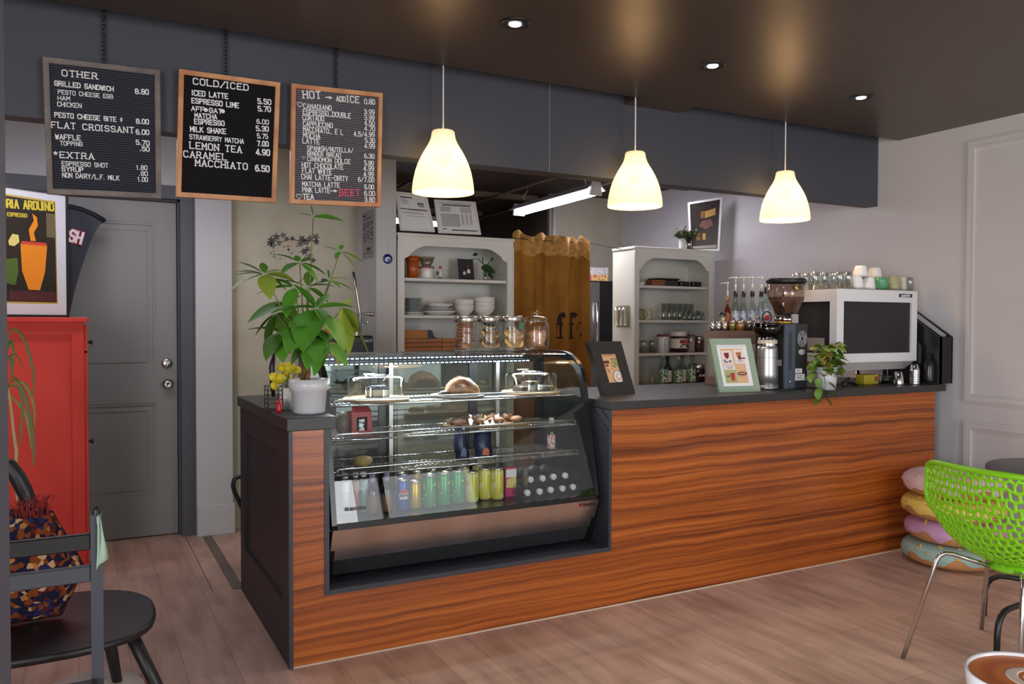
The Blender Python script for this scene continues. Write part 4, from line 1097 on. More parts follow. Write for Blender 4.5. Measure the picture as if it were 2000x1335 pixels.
for j, (z_, hgt, nm) in enumerate(((zc_, 25, 'third shelf'), (zd_, 18, 'lowest shelf'))):
    for i, px in enumerate((1243, 1256, 1272)):
        single('tumbler', tumbler_mb((at2(px) + .01, yy2, z_), 7.2*u2, hgt*u2, inv=True, flute=.02), m_glassw, nth(i, 3) + ' upturned tumbler on the ' + nm + ' of the right hutch', 'glass', group='upturned tumblers on the ' + nm)
def jar(px, z, r, h, lidh, mbody, mlid, label, fill=None, fh=.8, lab=None, y=None, name='jar'):
    y = yy2 if y is None else y
    c = V(at2(px), y, z); r *= u2; h *= u2; lidh *= u2
    t = thing(name, label, 'jar', c)
    part(t, 'body', MB().lathe(c, [(.0005, 0), (r, 0), (r, (h - lidh)*.9), (r*.9, h - lidh)], 22), mbody)
    part(t, 'lid', MB().lathe(c, [(r*.96, h - lidh), (r*.96, h - lidh*.1), (r*.9, h), (.0005, h)], 22), mlid)
    if fill: part(t, 'contents', MB().lathe(c, [(.0005, .003), (r*.94, .003), (r*.94, (h - lidh)*fh), (.0005, (h - lidh)*fh)], 18), fill)
    if lab: part(t, 'label_band', MB().lathe(c, [(r*1.012, h*lab[0]), (r*1.012, h*lab[1])], 22), lab[2])
    return t, c, r, h
def dotmat():
    m = mat('polka_dots', (230, 228, 226), .3); nt = m.node_tree; b = nt.nodes['Principled BSDF']
    tc = nt.nodes.new('ShaderNodeTexCoord'); vo = nt.nodes.new('ShaderNodeTexVoronoi'); vo.inputs['Scale'].default_value = 55; vo.inputs['Randomness'].default_value = .15
    cr = nt.nodes.new('ShaderNodeValToRGB'); cr.color_ramp.interpolation = 'CONSTANT'
    cr.color_ramp.elements[0].color = rgb(40, 40, 44); cr.color_ramp.elements[1].position = .27; cr.color_ramp.elements[1].color = rgb(228, 226, 226)
    nt.links.new(tc.outputs['Object'], vo.inputs['Vector']); nt.links.new(vo.outputs['Distance'], cr.inputs[0]); nt.links.new(cr.outputs[0], b.inputs['Base Color'])
    return m
m_redlid = mat('lid_dark_red', (130, 36, 46), .4)
jar(1295, zc_, 12.5, 35, 4, dotmat(), m_redlid, 'white polka dot canister with red lid on the third shelf')
t, c, r, h = jar(1326, zc_, 17, 41, 9, mat('spread_brown', (58, 30, 20), .15), mat('lid_white_plastic', (226, 224, 220), .35), 'big jar of brown hazelnut spread on the third shelf', lab=(.2, .66, mat('spread_label_white', (222, 218, 214), .4)), name='spread_jar')
lb = MB(); lettering(lb, 'NUTELLA', c + V(-r*.62, -r*1.0 - .003, h*.46), c + V(r*.62, -r*1.0 - .003, h*.46), h*.13, (0, -1, 0), wt=.24, th=.002)
part(t, 'red_lettering', lb, mat('label_red', (186, 36, 36), .4))
part(t, 'label_picture', MB().prism([c + V(-r*.6, -r*.86, h*.24), c + V(r*.6, -r*.86, h*.24), c + V(r*.5, -r*.92, h*.40), c + V(-r*.2, -r*1.0, h*.42)], (0, -.006, 0)), mat('label_brown', (120, 74, 40), .5))
jar(1350, zc_, 8.5, 34, 3, m_glassw, m_redlid, 'narrow glass jar with pale contents on the third shelf', mat('pale_sweets', (206, 186, 176), .6), .85)
jar(1366, zc_, 11, 31, 4, m_glassw, m_lidsteel, 'glass jar of dark berries on the third shelf', mat('dark_berries', (70, 24, 28), .5, noise=((120, 50, 50), (90, 90, 90), .4, .6, 3)), .92)
def bottle(c, r, h, mbody, mcap, label, group=None, lab=None, neck=.3, capl=.1, name='bottle', pump=None, fill=None):
    c = Vector(c)
    t = thing(name, label, 'bottle', c, group=group)
    part(t, 'body', MB().lathe(c, [(.0005, 0), (r*.96, 0), (r, h*.03), (r, h*.52), (r*.9, h*.60), (r*neck*1.15, h*.74), (r*neck, h*(1 - capl)), (r*neck*1.1, h*(1 - capl) + .001), (.0005, h*(1 - capl) + .001)], 18), mbody)
    part(t, 'cap', MB().lathe(c, [(r*neck*1.3, h*(1 - capl) - .002), (r*neck*1.3, h), (.0005, h)], 14), mcap)
    if lab: part(t, 'label_band', MB().lathe(c, [(r*1.015, h*lab[0]), (r*1.015, h*lab[1])], 18), lab[2])
    if fill: part(t, 'syrup', MB().lathe(c, [(.0005, .004), (r*.93, .004), (r*.93, h*fill[0]), (.0005, h*fill[0])], 16), fill[1])
    if pump:
        pm = MB().tube([c + V(0, 0, h), c + V(0, 0, h + .045)], [r*.34, r*.22], 10).tube([c + V(0, 0, h + .045), c + V(0, 0, h + .08)], r*.16, 10)
        pm.tube([c + V(0, 0, h + .078), c + V(0, 0, h + .092)], r*.36, 12).tube([c + V(0, 0, h + .086), c + V(-.022, .012, h + .087), c + V(-.044, .022, h + .080)], r*.14, 8)
        part(t, 'pump', pm, pump)
    return t
m_bclear = glass('bottle_clear', (224, 236, 230), 1.3); m_bdark = mat('bottle_dark', (26, 26, 28), .15)
m_gl = mat('label_green', (60, 140, 80), .5, noise=((226, 230, 224), (70, 70, 70), .45, .55, 2)); m_lw = mat('label_white', (224, 222, 216), .5, noise=((120, 130, 120), (60, 60, 60), .5, .7, 2))
m_gold = mat('cap_gold', (190, 150, 70), .3, metal=1)
for i, (px, hh_, mb_, mc_, lb_, s_) in enumerate(((1296, 60, m_bclear, m_white, m_gl, 'clear bottle with green label and white cap'), (1312, 54, m_bdark, m_black, m_lw, 'dark bottle with black cap'), (1326, 54, m_bclear, m_white, m_gl, 'clear bottle with pale cap'), (1341, 56, m_bclear, m_gold, m_lw, 'bottle with a gold cap'), (1352, 58, m_bclear, m_gold, m_gl, 'taller bottle with a gold cap'))):
    bottle((at2(px), yy2 + (.05 if i % 2 else .0), zd_), 8.5*u2, hh_*u2, mb_, mc_, s_ + ' on the lowest shelf of the right hutch', 'bottles on the lowest shelf', lab=(.08, .5, lb_), fill=(.5, mat('syrup_amber', (150, 110, 50), .3)) if i in (2, 3, 4) else None)
t, c, r, h = jar(1365, zd_, 14, 39, 7, glass('jar_smoky', (190, 150, 140), 1.2), m_lidsteel, 'brown labelled jar with steel lid on the lowest shelf', mat('cocoa_red', (96, 42, 34), .6, noise=((60, 26, 22), (60, 60, 60), .4, .6, 3)), .9, name='cocoa_jar')
lb = MB(); lettering(lb, 'SLANDER', c + V(-r*.7, -r - .003, h*.38), c + V(r*.7, -r - .003, h*.38), h*.09, (0, -1, 0), wt=.2, th=.002)
part(t, 'white_lettering', lb, m_lett)

# picture leaning on the wall on top of the right hutch
yA = P(1340, 392, y=H2Y + .06); 
q0 = V(h2x1 - .30, H2Y + .02, h2top); 
fc = [P(1347, 485, y=H2Y + .20), P(1405, 489, y=H2Y + .02), P(1411, 384, y=H2Y + .03), P(1343, 395, y=H2Y + .21)]
fc[0].z = fc[1].z = h2top + .002
n = (fc[1] - fc[0]).cross(fc[3] - fc[0]).normalized(); d_ = (fc[2] - CAM); fc[2] = CAM + d_*((fc[0] - CAM).dot(n)/d_.dot(n))
n = (fc[1] - fc[0]).cross(fc[3] - fc[0]).normalized()
if n.y > 0: n = -n
t = thing('framed_picture', 'white framed dark still life leaning on top of the right hutch', 'framed picture', (fc[0] + fc[1])/2)
part(t, 'frame', MB().quadframe(fc if (fc[1]-fc[0]).cross(fc[3]-fc[0]).y < 0 else fc[::-1], .018, -n*.018), m_white)
inn = inset(fc, .017)
part(t, 'print', MB().prism([p - n*.006 for p in inn], -n*.004), mat('print_dark_ground', (40, 30, 28), .35))
def uvq(c, u_, v_, k): return (c[0] + (c[1] - c[0])*u_)*(1 - v_) + (c[3] + (c[2] - c[3])*u_)*v_ - n*.006 + n*k
pm = MB()
for (mi, pts) in ((0, ((.5, .66), (.86, .70), (.86, .84), (.5, .80))), (1, ((.36, .66), (.48, .66), (.48, .82), (.36, .8))), (2, ((.3, .5), (.55, .42), (.8, .5), (.72, .62), (.4, .6))), (1, ((.2, .2), (.34, .2), (.34, .36), (.2, .34))), (0, ((.42, .2), (.54, .2), (.54, .34), (.42, .34))), (3, ((.05, .02), (.95, .02), (.95, .09), (.05, .07)))):
    pm.m(mi).prism([uvq(inn, a, b, .0) for a, b in pts], n*.001)
part(t, 'painted_shapes', pm, [mat('paint_ochre', (168, 130, 60), .5), mat('paint_umber', (120, 82, 44), .5), mat('paint_mauve', (110, 70, 62), .5), mat('paint_pale', (150, 140, 132), .5)])
# fern in two little pots on the right hutch
for k, (px, lab, mp__) in enumerate(((1331.5, 'white little pot with fern sprigs on the right hutch', m_cer), (1344, 'silver little pot with fern sprigs on the right hutch', m_lidsteel))):
    c = V(PX(px, H2Y + .05, 2.0), H2Y + .05 - k*.01, h2top)
    t = thing('potted_fern', lab, 'potted plant', c, group='little fern pots')
    part(t, 'pot', MB().lathe(c, [(.0005, 0), (5.2*u2, 0), (6*u2, 21*u2), (5.4*u2, 21*u2), (5*u2, 17*u2), (.0005, 17*u2)], 20), mp__)
    fo = MB(); random.seed(30 + k)
    for i in range(34):
        a = random.uniform(0, 2*pi) if i % 3 else random.choice((-.3, pi + .3)); d = V(cos(a), sin(a)*.5, random.uniform(.5, 1.5)).normalized(); L_ = random.uniform(14, 30)*u2
        b0 = c + V(0, 0, 18*u2); b1 = b0 + d*L_*.6; b2 = b0 + d*L_ + V(0, 0, -.2*L_)
        fo.tube([b0, b1, b2], .0012, 4)
        for q in range(7):
            pp = b0.lerp(b1, q/3) if q < 3 else b1.lerp(b2, (q - 3)/3)
            fo.leaf(pp, V(random.uniform(-1, 1), random.uniform(-.6, .6), random.uniform(-.2, .8)), 7*u2, 3.0*u2, .1, random.random())
    part(t, 'foliage', fo, mat('fern_green', (72, 88, 42), .6))

# ------------------------------------------------------------------ burlap curtain on a wire, fridge behind it
def burlap():
    m = mat('burlap', (162, 112, 48), .9, spec=.1, noise=((120, 78, 30), (5, 5, 3), .35, .7, 8), bump=.3, bscale=260)
    return m
m_burl = burlap()
wy = 2.22
zw = P(1090, 470, y=wy).z
xa, xb = PX(1002, wy, 1.9), PX(1148, wy, 1.9)
t = thing('burlap_curtain', 'brown burlap curtain with printed lettering between the two hutches', 'curtain', ((xa + xb)/2, wy, .05))
cm = MB(); nx, nz = 56, 26
def cy_(u_, v_): return wy + .016*sin(u_*17 + 1.2*sin(v_*2)) + .010*sin(u_*41 + 2) + .01*sin(u_*6 + 3*v_)
rows = []
for j in range(nz + 1):
    v = j/nz; row = []
    for i in range(nx + 1):
        uu = i/nx
        topz = zw + .035*abs(sin(uu*9 + .6)) + .018*sin(uu*23) - (.05 if .80 < uu < .9 else 0)*sin((uu - .8)/.1*pi) + .02
        z = topz + (.06 - topz)*v
        row.append((xa + (xb - xa)*uu*(1 + .07*v) + .01*v*sin(uu*11), cy_(uu, v*1.0), z))
    rows.append(row)
cm.loft(rows, close=False, caps=False, smooth=True)
for k_, f_i in enumerate(cm.f):
    if k_ < nx*2: cm.mi[k_] = 1
cob = part(t, 'cloth', cm, [m_burl, mat('burlap_header', (190, 142, 76), .9, noise=((150, 104, 48), (30, 30, 30), .35, .7, 4))])
so = cob.modifiers.new('thickness', 'SOLIDIFY'); so.thickness = .003
hem = MB()
for j in range(1):
    pts = [(xa + (xb - xa)*i/nx, cy_(i/nx, .03 + .05*j) - .004, rows[1 + j*2][i][2]) for i in range(nx + 1)]
    hem.tube(pts, .004, 5)
part(t, 'hem', hem, mat('burlap_hem', (188, 140, 74), .9))
lt = MB()
def fglyph(px, s=1.0):
    bx, bz_ = PX(px, wy, 1.4), P(px, 660, y=wy).z
    k = ((V(bx, wy, 1.4) - CAM).dot(f_))/F_PX*s
    yv = wy - .03
    pts = [(0, 2), (0, 12), (0, 24), (0, 36), (3, 44), (9, 47), (14, 43)]
    lt.tube([V(bx + a*k, yv, bz_ + b*k) for a, b in pts], [6.5*k, 6*k, 6.2*k, 6*k, 5*k, 4.6*k, 5.6*k], 8)
    lt.box(bx - 8*k, bx + 9*k, yv - .002, yv + .002, bz_ + 26*k, bz_ + 30*k).box(bx - 7*k, bx + 9*k, yv - .002, yv + .002, bz_ - .5*k, bz_ + 3*k)
fglyph(1089); fglyph(1113)
bx, bz_ = PX(1130, wy, 1.4), P(1130, 655, y=wy).z; k = ((V(bx, wy, 1.4) - CAM).dot(f_))/F_PX
lt.tube([V(bx + 5*k, wy - .03, bz_ + 27*k), V(bx - 1*k, wy - .03, bz_ + 22*k), V(bx - 2*k, wy - .03, bz_ + 12*k), V(bx + 1*k, wy - .03, bz_ + 3*k), V(bx + 6*k, wy - .03, bz_)], 2.6*k, 8)
# flatten the print against the cloth
for p in lt.v:
    uu = (p.x - xa)/(xb - xa); p.y = cy_(uu, .35) - .0045 + (p.y - (wy - .03))*.05
part(t, 'printed_letters', lt, mat('print_black_ink', (38, 26, 16), .9))
single('curtain_wire', MB().tube([(h1x1 + .004, wy, h1top - .03), ((h1x1 + xa)/2, wy, zw + .002), ((xa + xb)/2, wy, zw - .004), (xb, wy, zw + .0), (h2x0 - .004, wy, h2top - .015)], .0028, 6), m_black, 'thin black wire carrying the burlap curtain', 'wire', loc=((xa + xb)/2, wy, zw))
fy0 = 2.95
fx0 = PX(1150, fy0, 1.6); fx1 = fx0 + .36; fzt = P(1160, 547, y=fy0).z
t = thing('fridge', 'tall steel and black fridge behind the burlap curtain', 'fridge', ((fx0 + fx1)/2, fy0 + .3, 0))
fm = PX(1172, fy0, 1.5)
part(t, 'body', MB().bbox(fx0 - .5, fx1, fy0 + .03, fy0 + .62, 0.02, fzt, .006), m_black)
part(t, 'door', MB().bbox(fx0 - .5, fm, fy0, fy0 + .028, 0.06, fzt - .01, .006), m_steel)
part(t, 'handle', MB().tube([(fm - .05, fy0 - .03, .9), (fm - .05, fy0 - .03, 1.6)], .01, 8).tube([(fm - .05, fy0, .92), (fm - .05, fy0 - .03, .92)], .007, 6).tube([(fm - .05, fy0, 1.58), (fm - .05, fy0 - .03, 1.58)], .007, 6), m_chrome)
part(t, 'side_trim', MB().box(fm + .004, fx1, fy0 + .01, fy0 + .03, .06, fzt - .01), m_black)
uf = ((V(fx0, fy0, 1.6) - CAM).dot(f_))/F_PX
single('gift_box', MB().bbox(PX(1158, fy0, 1.8), PX(1195, fy0, 1.8), fy0 + .06, fy0 + .3, fzt, fzt + 12*uf, .002), mat('plaid_yellow', (226, 196, 110), .6, noise=((196, 90, 110), (40, 40, 40), .5, .6, 0)), 'yellow plaid box on top of the fridge', 'box')
single('gift_box', MB().bbox(PX(1154, fy0, 1.8), PX(1198, fy0, 1.8), fy0 + .08, fy0 + .32, fzt + 12.3*uf, fzt + 27*uf, .002), mat('dotted_grey', (186, 186, 184), .6, noise=((226, 226, 224), (60, 60, 60), .55, .6, 0)), 'pale grey dotted box stacked on the yellow plaid box', 'box')
# ------------------------------------------------------------------ things on the long worktop
ZT = HT + 0.0005
m_pwhite = mat('poster_paper', (236, 234, 232), .5)
def stand_sign(label, corners, y0, lean, fpx, fmat, matpx, pics, thick=.018, stand=True, side=None):
    """framed sign leaning back on the worktop; corners TL TR BR BL in the photo"""
    bl, br = P(*corners[3], z=ZT), P(*corners[2], z=ZT)
    tl, tr = P(*corners[0], y=bl.y + lean), P(*corners[1], y=br.y + lean)
    c = [bl, br, tr, tl]
    n = (br - bl).cross(tl - bl).normalized()
    if n.y > 0: n = -n
    t = thing('framed_sign', label, 'sign', (bl + br)/2)
    w = fpx * (br - bl).length/abs(corners[2][0] - corners[3][0])
    part(t, 'frame', MB().quadframe(c, w, -n*thick), fmat)
    inn = inset(c, w*.96)
    part(t, 'backing', MB().prism([p - n*.009 for p in inn], -n*.006), matpx[0])
    def uv(u_, v_, k=.0): return (inn[3] + (inn[2] - inn[3])*u_)*(1 - v_) + (inn[0] + (inn[1] - inn[0])*u_)*v_ - n*(.0085 - k)
    pm = MB()
    for i, (mi, pts) in enumerate(pics):
        pm.m(mi).prism([uv(a, b, .0003*i) for a, b in pts], n*.0004)
    part(t, 'printed_menu', pm, matpx[1])
    if stand:
        m_ = (bl + br)/2; up = ((tl + tr)/2 - m_)
        part(t, 'easel_back', MB().prism([m_ + V(-.03, .012, .0) + up*.05 - n*thick, m_ + V(.03, .012, .0) + up*.05 - n*thick, m_ + up*.6 + V(.03, 0, 0) - n*thick, m_ + up*.6 - V(.03, 0, 0) - n*thick], -n*.004).prism([m_ + up*.6 + V(-.02, 0, 0) - n*thick, m_ + up*.6 + V(.02, 0, 0) - n*thick, V(m_.x + .02, m_.y + lean*.6 + .10, ZT), V(m_.x - .02, m_.y + lean*.6 + .10, ZT)], V(0, .004, .002)), m_black)
    return t, c, n, uv
def disc(u_, v_, ru, rv, n=14): return [(u_ + ru*cos(2*pi*i/n), v_ + rv*sin(2*pi*i/n)) for i in range(n)]
def rct(a, b, c, d): return [(a, d), (c, d), (c, b), (a, b)]
mats1 = [mat('menu_peach', (226, 176, 128), .5), mat('menu_maroon', (104, 52, 48), .5), mat('menu_olive_mix', (96, 104, 52), .5, noise=((196, 190, 120), (90, 90, 90), .4, .6, 2)), mat('menu_latte', (222, 180, 140), .5), mat('menu_greyplate', (168, 160, 152), .5), mat('menu_orange', (206, 130, 84), .5), m_pwhite]
pk = [(0, rct(0, 0, 1, 1)), (1, rct(.2, .03, .8, .045)), (5, rct(.4, .07, .6, .08)), (2, rct(.56, .16, .96, .48)), (1, rct(.10, .24, .44, .335)), (1, rct(.14, .37, .34, .43)), (5, disc(.36, .52, .17, .12)), (3, disc(.36, .48, .13, .06)), (6, disc(.42, .60, .05, .05)), (4, disc(.76, .80, .33, .24)), (6, disc(.76, .80, .26, .19)), (3, disc(.78, .80, .19, .14)), (6, disc(.8, .78, .1, .07))]
t, c, n, uv = stand_sign('black framed menu sign at the left end of the long worktop', [(1150, 666), (1213, 665.5), (1241, 767.5), (1181, 773)], 0, .06, 16, mat('sign_black_frame', (44, 41, 40), .35), (m_black, mats1), pk, thick=.03)
# black stand plate under/behind it
m_gfr = mat('frame_sage_green', (146, 164, 142), .45)
mats2 = [m_pwhite, mat('menu2_peach', (224, 178, 134), .5), mat('menu2_cell', (232, 222, 212), .5), mat('menu2_berry', (130, 40, 44), .4), mat('menu2_iced', (176, 112, 78), .4), mat('menu2_red', (206, 44, 52), .4), mat('menu2_green', (160, 180, 120), .5), mat('menu2_maroon', (120, 58, 52), .5), mat('menu2_lilac', (122, 104, 128), .5)]
pk = [(0, rct(0, 0, 1, 1)), (1, rct(.12, .10, .86, .92)), (2, rct(.14, .15, .48, .48)), (2, rct(.54, .13, .86, .46)), (6, rct(.14, .62, .50, .90)), (2, rct(.14, .50, .5, .60)),
      (3, [(.22, .20), (.38, .20), (.37, .28), (.33, .34), (.27, .34), (.23, .28)]), (8, rct(.18, .36, .24, .40)), (8, rct(.34, .38, .42, .43)), (8, disc(.25, .42, .06, .02)),
      (4, [(.60, .19), (.78, .19), (.74, .30), (.71, .38), (.67, .38), (.63, .30)]), (3, rct(.66, .28, .74, .36)), (7, rct(.74, .32, .88, .35)), (8, rct(.6, .40, .8, .41)),
      (5, [(.30, .68), (.44, .68), (.42, .86), (.32, .86)]), (7, rct(.18, .74, .28, .77)), (7, disc(.69, .70, .15, .045)), (2, rct(.60, .69, .78, .705)), (8, rct(.2, .53, .44, .54)), (8, rct(.24, .56, .4, .57))]
t, c2, n, uv = stand_sign('sage green framed drinks menu leaning on the brown wooden riser', [(1386, 660.5), (1466, 660), (1486, 763.5), (1406, 766)], 0, .07, 10, m_gfr, (m_pwhite, mats2), pk, stand=False)
# brown wooden box behind it with spice jars and syrup bottles on top
RD = V(sin(radians(41)), cos(radians(41)), 0); RW = V(RD.y, -RD.x, 0)      # riser turned towards the room
RA = P(1378, 645, y=.62); RZ = (RA - CAM).dot(f_)
bzt = RA.z
RK = RZ/F_PX/ (RW.dot(r_))
def rp(px, t=0.0):
    q = RA + RW*((px - 1378)*RK) ; k = (q - CAM); k.z = 0
    q = q + k.normalized()*t
    return V(q.x, q.y, bzt)
ub = lambda t: (RZ + t)/F_PX
m_box = wood_mat('box_brown_wood', (104, 72, 48), (84, 56, 36), (4, 4, 30))
t = thing('wooden_riser', 'brown wooden riser on the worktop behind the sage framed menu', 'riser', (rp(1440, .12).x, rp(1440, .12).y, ZT))
def plank(x0, x1, t0, t1, z0, z1): 
    return MB().prism([V(*rp(x0, t0)[:2], z0), V(*rp(x1, t0)[:2], z0), V(*rp(x1, t1)[:2], z0), V(*rp(x0, t1)[:2], z0)], (0, 0, z1 - z0))
zf0 = P(1384, 736, y=.62).z
part(t, 'top_board', plank(1378, 1490, 0, .2, bzt - .082, bzt), m_box)
part(t, 'leg', plank(1398, 1414, .03, .17, ZT + .03, bzt - .082), m_box)
part(t, 'leg', plank(1470, 1486, .03, .17, ZT + .03, bzt - .082), m_box)
part(t, 'foot_board', plank(1379, 1490, .0, .2, ZT, zf0), m_box)
u = ub(.05)
for i, px in enumerate((1390.5, 1402, 1414)):
    c = rp(px, .045); r = 4.6*u
    t = thing('spice_shaker', nth(i, 3) + ' of three small steel spice shakers on the brown riser', 'shaker', c, group='steel spice shakers')
    part(t, 'body', MB().lathe(c, [(.0005, 0), (r, 0), (r, 11*u), (.0005, 11*u)], 16), m_lidsteel)
    part(t, 'lid', MB().lathe(c, [(r*1.02, 11*u), (r*1.02, 16*u), (r*.8, 18*u), (.0005, 18*u)], 16), m_chrome)
def jar3(px, r, h, fill, lid, lab, y):
    u = ub(y); c = rp(px, y); r *= u; h *= u
    t = thing('jar', lab, 'jar', c)
    part(t, 'body', MB().lathe(c, [(.0005, 0), (r, 0), (r, h*.8), (r*.9, h*.84)], 18), m_glassw)
    part(t, 'contents', MB().lathe(c, [(.0005, .002), (r*.93, .002), (r*.93, h*.72), (.0005, h*.72)], 16), fill)
    part(t, 'lid', MB().lathe(c, [(r*.98, h*.82), (r*.98, h), (.0005, h)], 18), lid)
m_amber = mat('amber_sugar', (150, 92, 30), .35, noise=((206, 140, 60), (160, 160, 160), .4, .6, 2))
m_lime = mat('pale_lime_candy', (176, 172, 70), .4, noise=((120, 120, 50), (120, 120, 120), .4, .6, 2))
m_cocoa = mat('dark_beans', (30, 26, 34), .4, noise=((90, 70, 60), (140, 140, 140), .5, .62, 2))
jar3(1427.5, 6.5, 20, m_lime, m_lidsteel, 'small jar of lime green sweets on the brown riser', (.05))
jar3(1442, 9, 20, m_amber, m_lidsteel, 'jar of amber sugar crystals on the brown riser', (.05))
jar3(1458.5, 8, 20, m_cocoa, m_lidsteel, 'jar of dark beans on the brown riser', (.05))
jar3(1409.5, 6.5, 36, mat('sand_spice', (176, 150, 110), .6), m_black, 'taller jar with black lid behind the spice shakers', (.10))
yb2 = .14; u = ub(yb2)
m_whisky = glass('bottle_amber', (226, 140, 60), 1.2)
bottle(rp(1418, yb2), 6.8*u, 66*u, m_whisky, m_gold, 'amber bottle with gold neck and white pump at the left of the syrup row', 'syrup bottles on the brown riser', lab=(.12, .48, mat('label_amber', (170, 90, 50), .5)), pump=m_white, fill=(.5, m_amber))
labm = mat('syrup_label', (196, 204, 214), .5, noise=((90, 110, 150), (70, 70, 50), .5, .62, 2))
redm = [mat('syrup_fruit_red', (190, 40, 50), .4), mat('syrup_fruit_brown', (120, 70, 40), .4), mat('syrup_fruit_rose', (200, 80, 100), .4)]
for i, (px, nmx) in enumerate(((1432.5, 'leftmost'), (1447, 'second'), (1463, 'third'), (1479, 'fourth'), )):
    y = yb2 + .02*(i % 2)
    t = bottle(rp(px, y), 7.6*u, 76*u, m_bclear, m_black, nmx + ' clear syrup bottle from the left with black cap and white pump', 'syrup bottles on the brown riser', lab=(.10, .50, labm), pump=m_white, neck=.42, capl=.13)
    c = rp(px, y)
    fr_ = MB()
    for q in range(3): fr_.sphere(c + RW*((q - 1)*3*u) - RD*(7.6*u + .001) + V(0, 0, (16 + 3*(q % 2))*u), 2.2*u, 8, 6, sy=.3)
    part(t, 'fruit_picture', fr_, redm[i % 3])
bottle(rp(1488, yb2), 7.6*u, 84*u, m_bclear, m_black, 'clear bottle with a plain dark cap at the right end of the syrup row', 'syrup bottles on the brown riser', lab=(.10, .5, labm), neck=.42, capl=.15)
# white pot of bar tools between box and hopper
y = .08; u = ub(y); c = rp(1479, y)
t = thing('tool_pot', 'white pot holding spoons and a strainer beside the coffee hopper', 'pot', c)
part(t, 'body', MB().lathe(c, [(.0005, 0), (10*u, 0), (12*u, 13*u), (11.4*u, 13*u), (9.5*u, 2*u), (.0005, 2*u)], 20), m_cer)
part(t, 'spoon', MB().tube([c + V(-3*u, 0, 3*u), c + V(-9*u, -.005, 24*u)], 1*u, 6).sphere(c + V(-10*u, -.006, 27*u), 4.4*u, 10, 6, sy=.3, sz=1.4), m_chrome)
part(t, 'strainer', MB().tube([c + V(12*u*cos(q) + 12*u, -.01, 26*u + 11*u*sin(q)) for q in [2*pi*i/20 for i in range(20)]], 1.1*u, 6, closed=True).tube([c + V(2*u, 0, 3*u), c + V(6*u, -.01, 16*u)], 1.2*u, 6), m_black)
part(t, 'red_whisk', MB().sphere(c + V(13*u, -.01, 25*u), 6*u, 10, 8, sy=.5), mat('whisk_red', (186, 56, 34), .4))

# ------------------------------------------------------------------ small silver grinder
gy = .20
gx = PX(1498.5, gy, 1.15); u = ((V(gx, gy, 1.15) - CAM).dot(f_))/F_PX
t = thing('coffee_grinder', 'small silver coffee grinder with smoky hopper beside the sage framed menu', 'coffee grinder', (gx, gy, ZT))
pr0 = lambda a: [(r*u, z*u) for r, z in a]
part(t, 'base', MB().lathe((gx, gy, ZT), pr0([(.01, 0), (22, 0), (23, 3), (22, 9), (.01, 9)]), 28), mat('grinder_base', (150, 150, 152), .35, metal=.8))
part(t, 'body', MB().lathe((gx, gy, ZT), pr0([(.01, 8), (21, 8), (21, 30), (20.5, 56), (20, 78), (19, 84), (.01, 84)]), 32), mat('grinder_silver', (182, 180, 178), .34, metal=.85))
part(t, 'collar', MB().lathe((gx, gy, ZT), pr0([(18, 83), (18.5, 88), (18.5, 98), (16, 101), (.01, 101)]), 28), m_chrome)
part(t, 'adjust_band', MB().lathe((gx, gy, ZT), pr0([(18.9, 89), (18.9, 96)]), 28), mat('band_cream', (206, 196, 172), .4))
part(t, 'hopper', MB().lathe((gx, gy, ZT), pr0([(15, 100), (18, 106), (26, 112), (28, 127), (27, 127), (25, 113), (14, 102)]), 28), glass('hopper_smoky', (150, 136, 124), 1.4))
part(t, 'hopper_lid', MB().lathe((gx, gy, ZT), pr0([(28.4, 126), (28.4, 129), (.01, 129.5)]), 28), glass('hopper_lid', (170, 160, 150), 1.5))
part(t, 'beans', MB().lathe((gx, gy, ZT), pr0([(.01, 102), (14, 103), (17, 107), (20, 112), (.01, 113)]), 20), mat('beans_dark', (46, 30, 22), .5, noise=((80, 54, 38), (140, 140, 140), .4, .6, 2)))
lm = MB()
for k in range(4): lm.box(gx + (2 + k*4)*u, gx + (4.4 + k*4)*u, gy - 20.8*u - .002, gy - 19*u, ZT + 46*u, ZT + 58*u)
part(t, 'front_grille', lm, mat('grinder_mark', (120, 116, 112), .4))
part(t, 'seam', MB().lathe((gx, gy, ZT), pr0([(21.1, 62), (21.1, 62.6)]), 32), m_black)
part(t, 'spout', MB().box(gx + 10*u, gx + 24*u, gy - 8*u, gy + 8*u, ZT + 4*u, ZT + 10*u), m_black)

# ------------------------------------------------------------------ big black grinder
gy = .12; gz = ZT
xl, xm, xr = PX(1533, gy, 1.15), PX(1552, gy, 1.15), PX(1579, gy, 1.15)
u = ((V(xm, gy, 1.2) - CAM).dot(f_))/F_PX
zb0 = P(1555, 757, y=gy).z; zb1 = P(1555, 632, y=gy).z
dz_ = gz - zb0
t = thing('coffee_grinder', 'tall black coffee grinder with a big bean hopper in front of the espresso machine', 'coffee grinder', ((xl + xr)/2, gy + .1, gz))
part(t, 'body', MB().bbox(xl, xr, gy + .004, gy + .24, gz, zb1, .006), mat('grinder_black', (40, 40, 42), .45))
lou = MB().bbox(xl - .002, xm, gy - .006, gy + .004, gz + .004, zb1 - .002, .002)
pnl = part(t, 'slate_panel', lou, mat('grinder_slate', (72, 80, 92), .45))
sl = MB()
for k in range(17):
    z = gz + (zb1 - gz)*(.30 + .034*k)
    sl.prism([V(xl + (xm - xl)*.30, gy - .0065, z), V(xl + (xm - xl)*.62, gy - .0065, z + .010), V(xl + (xm - xl)*.62, gy - .0065, z + .015), V(xl + (xm - xl)*.30, gy - .0065, z + .005)], (0, -.0008, 0))
part(pnl, 'louver_slots', sl, m_black, root=t)
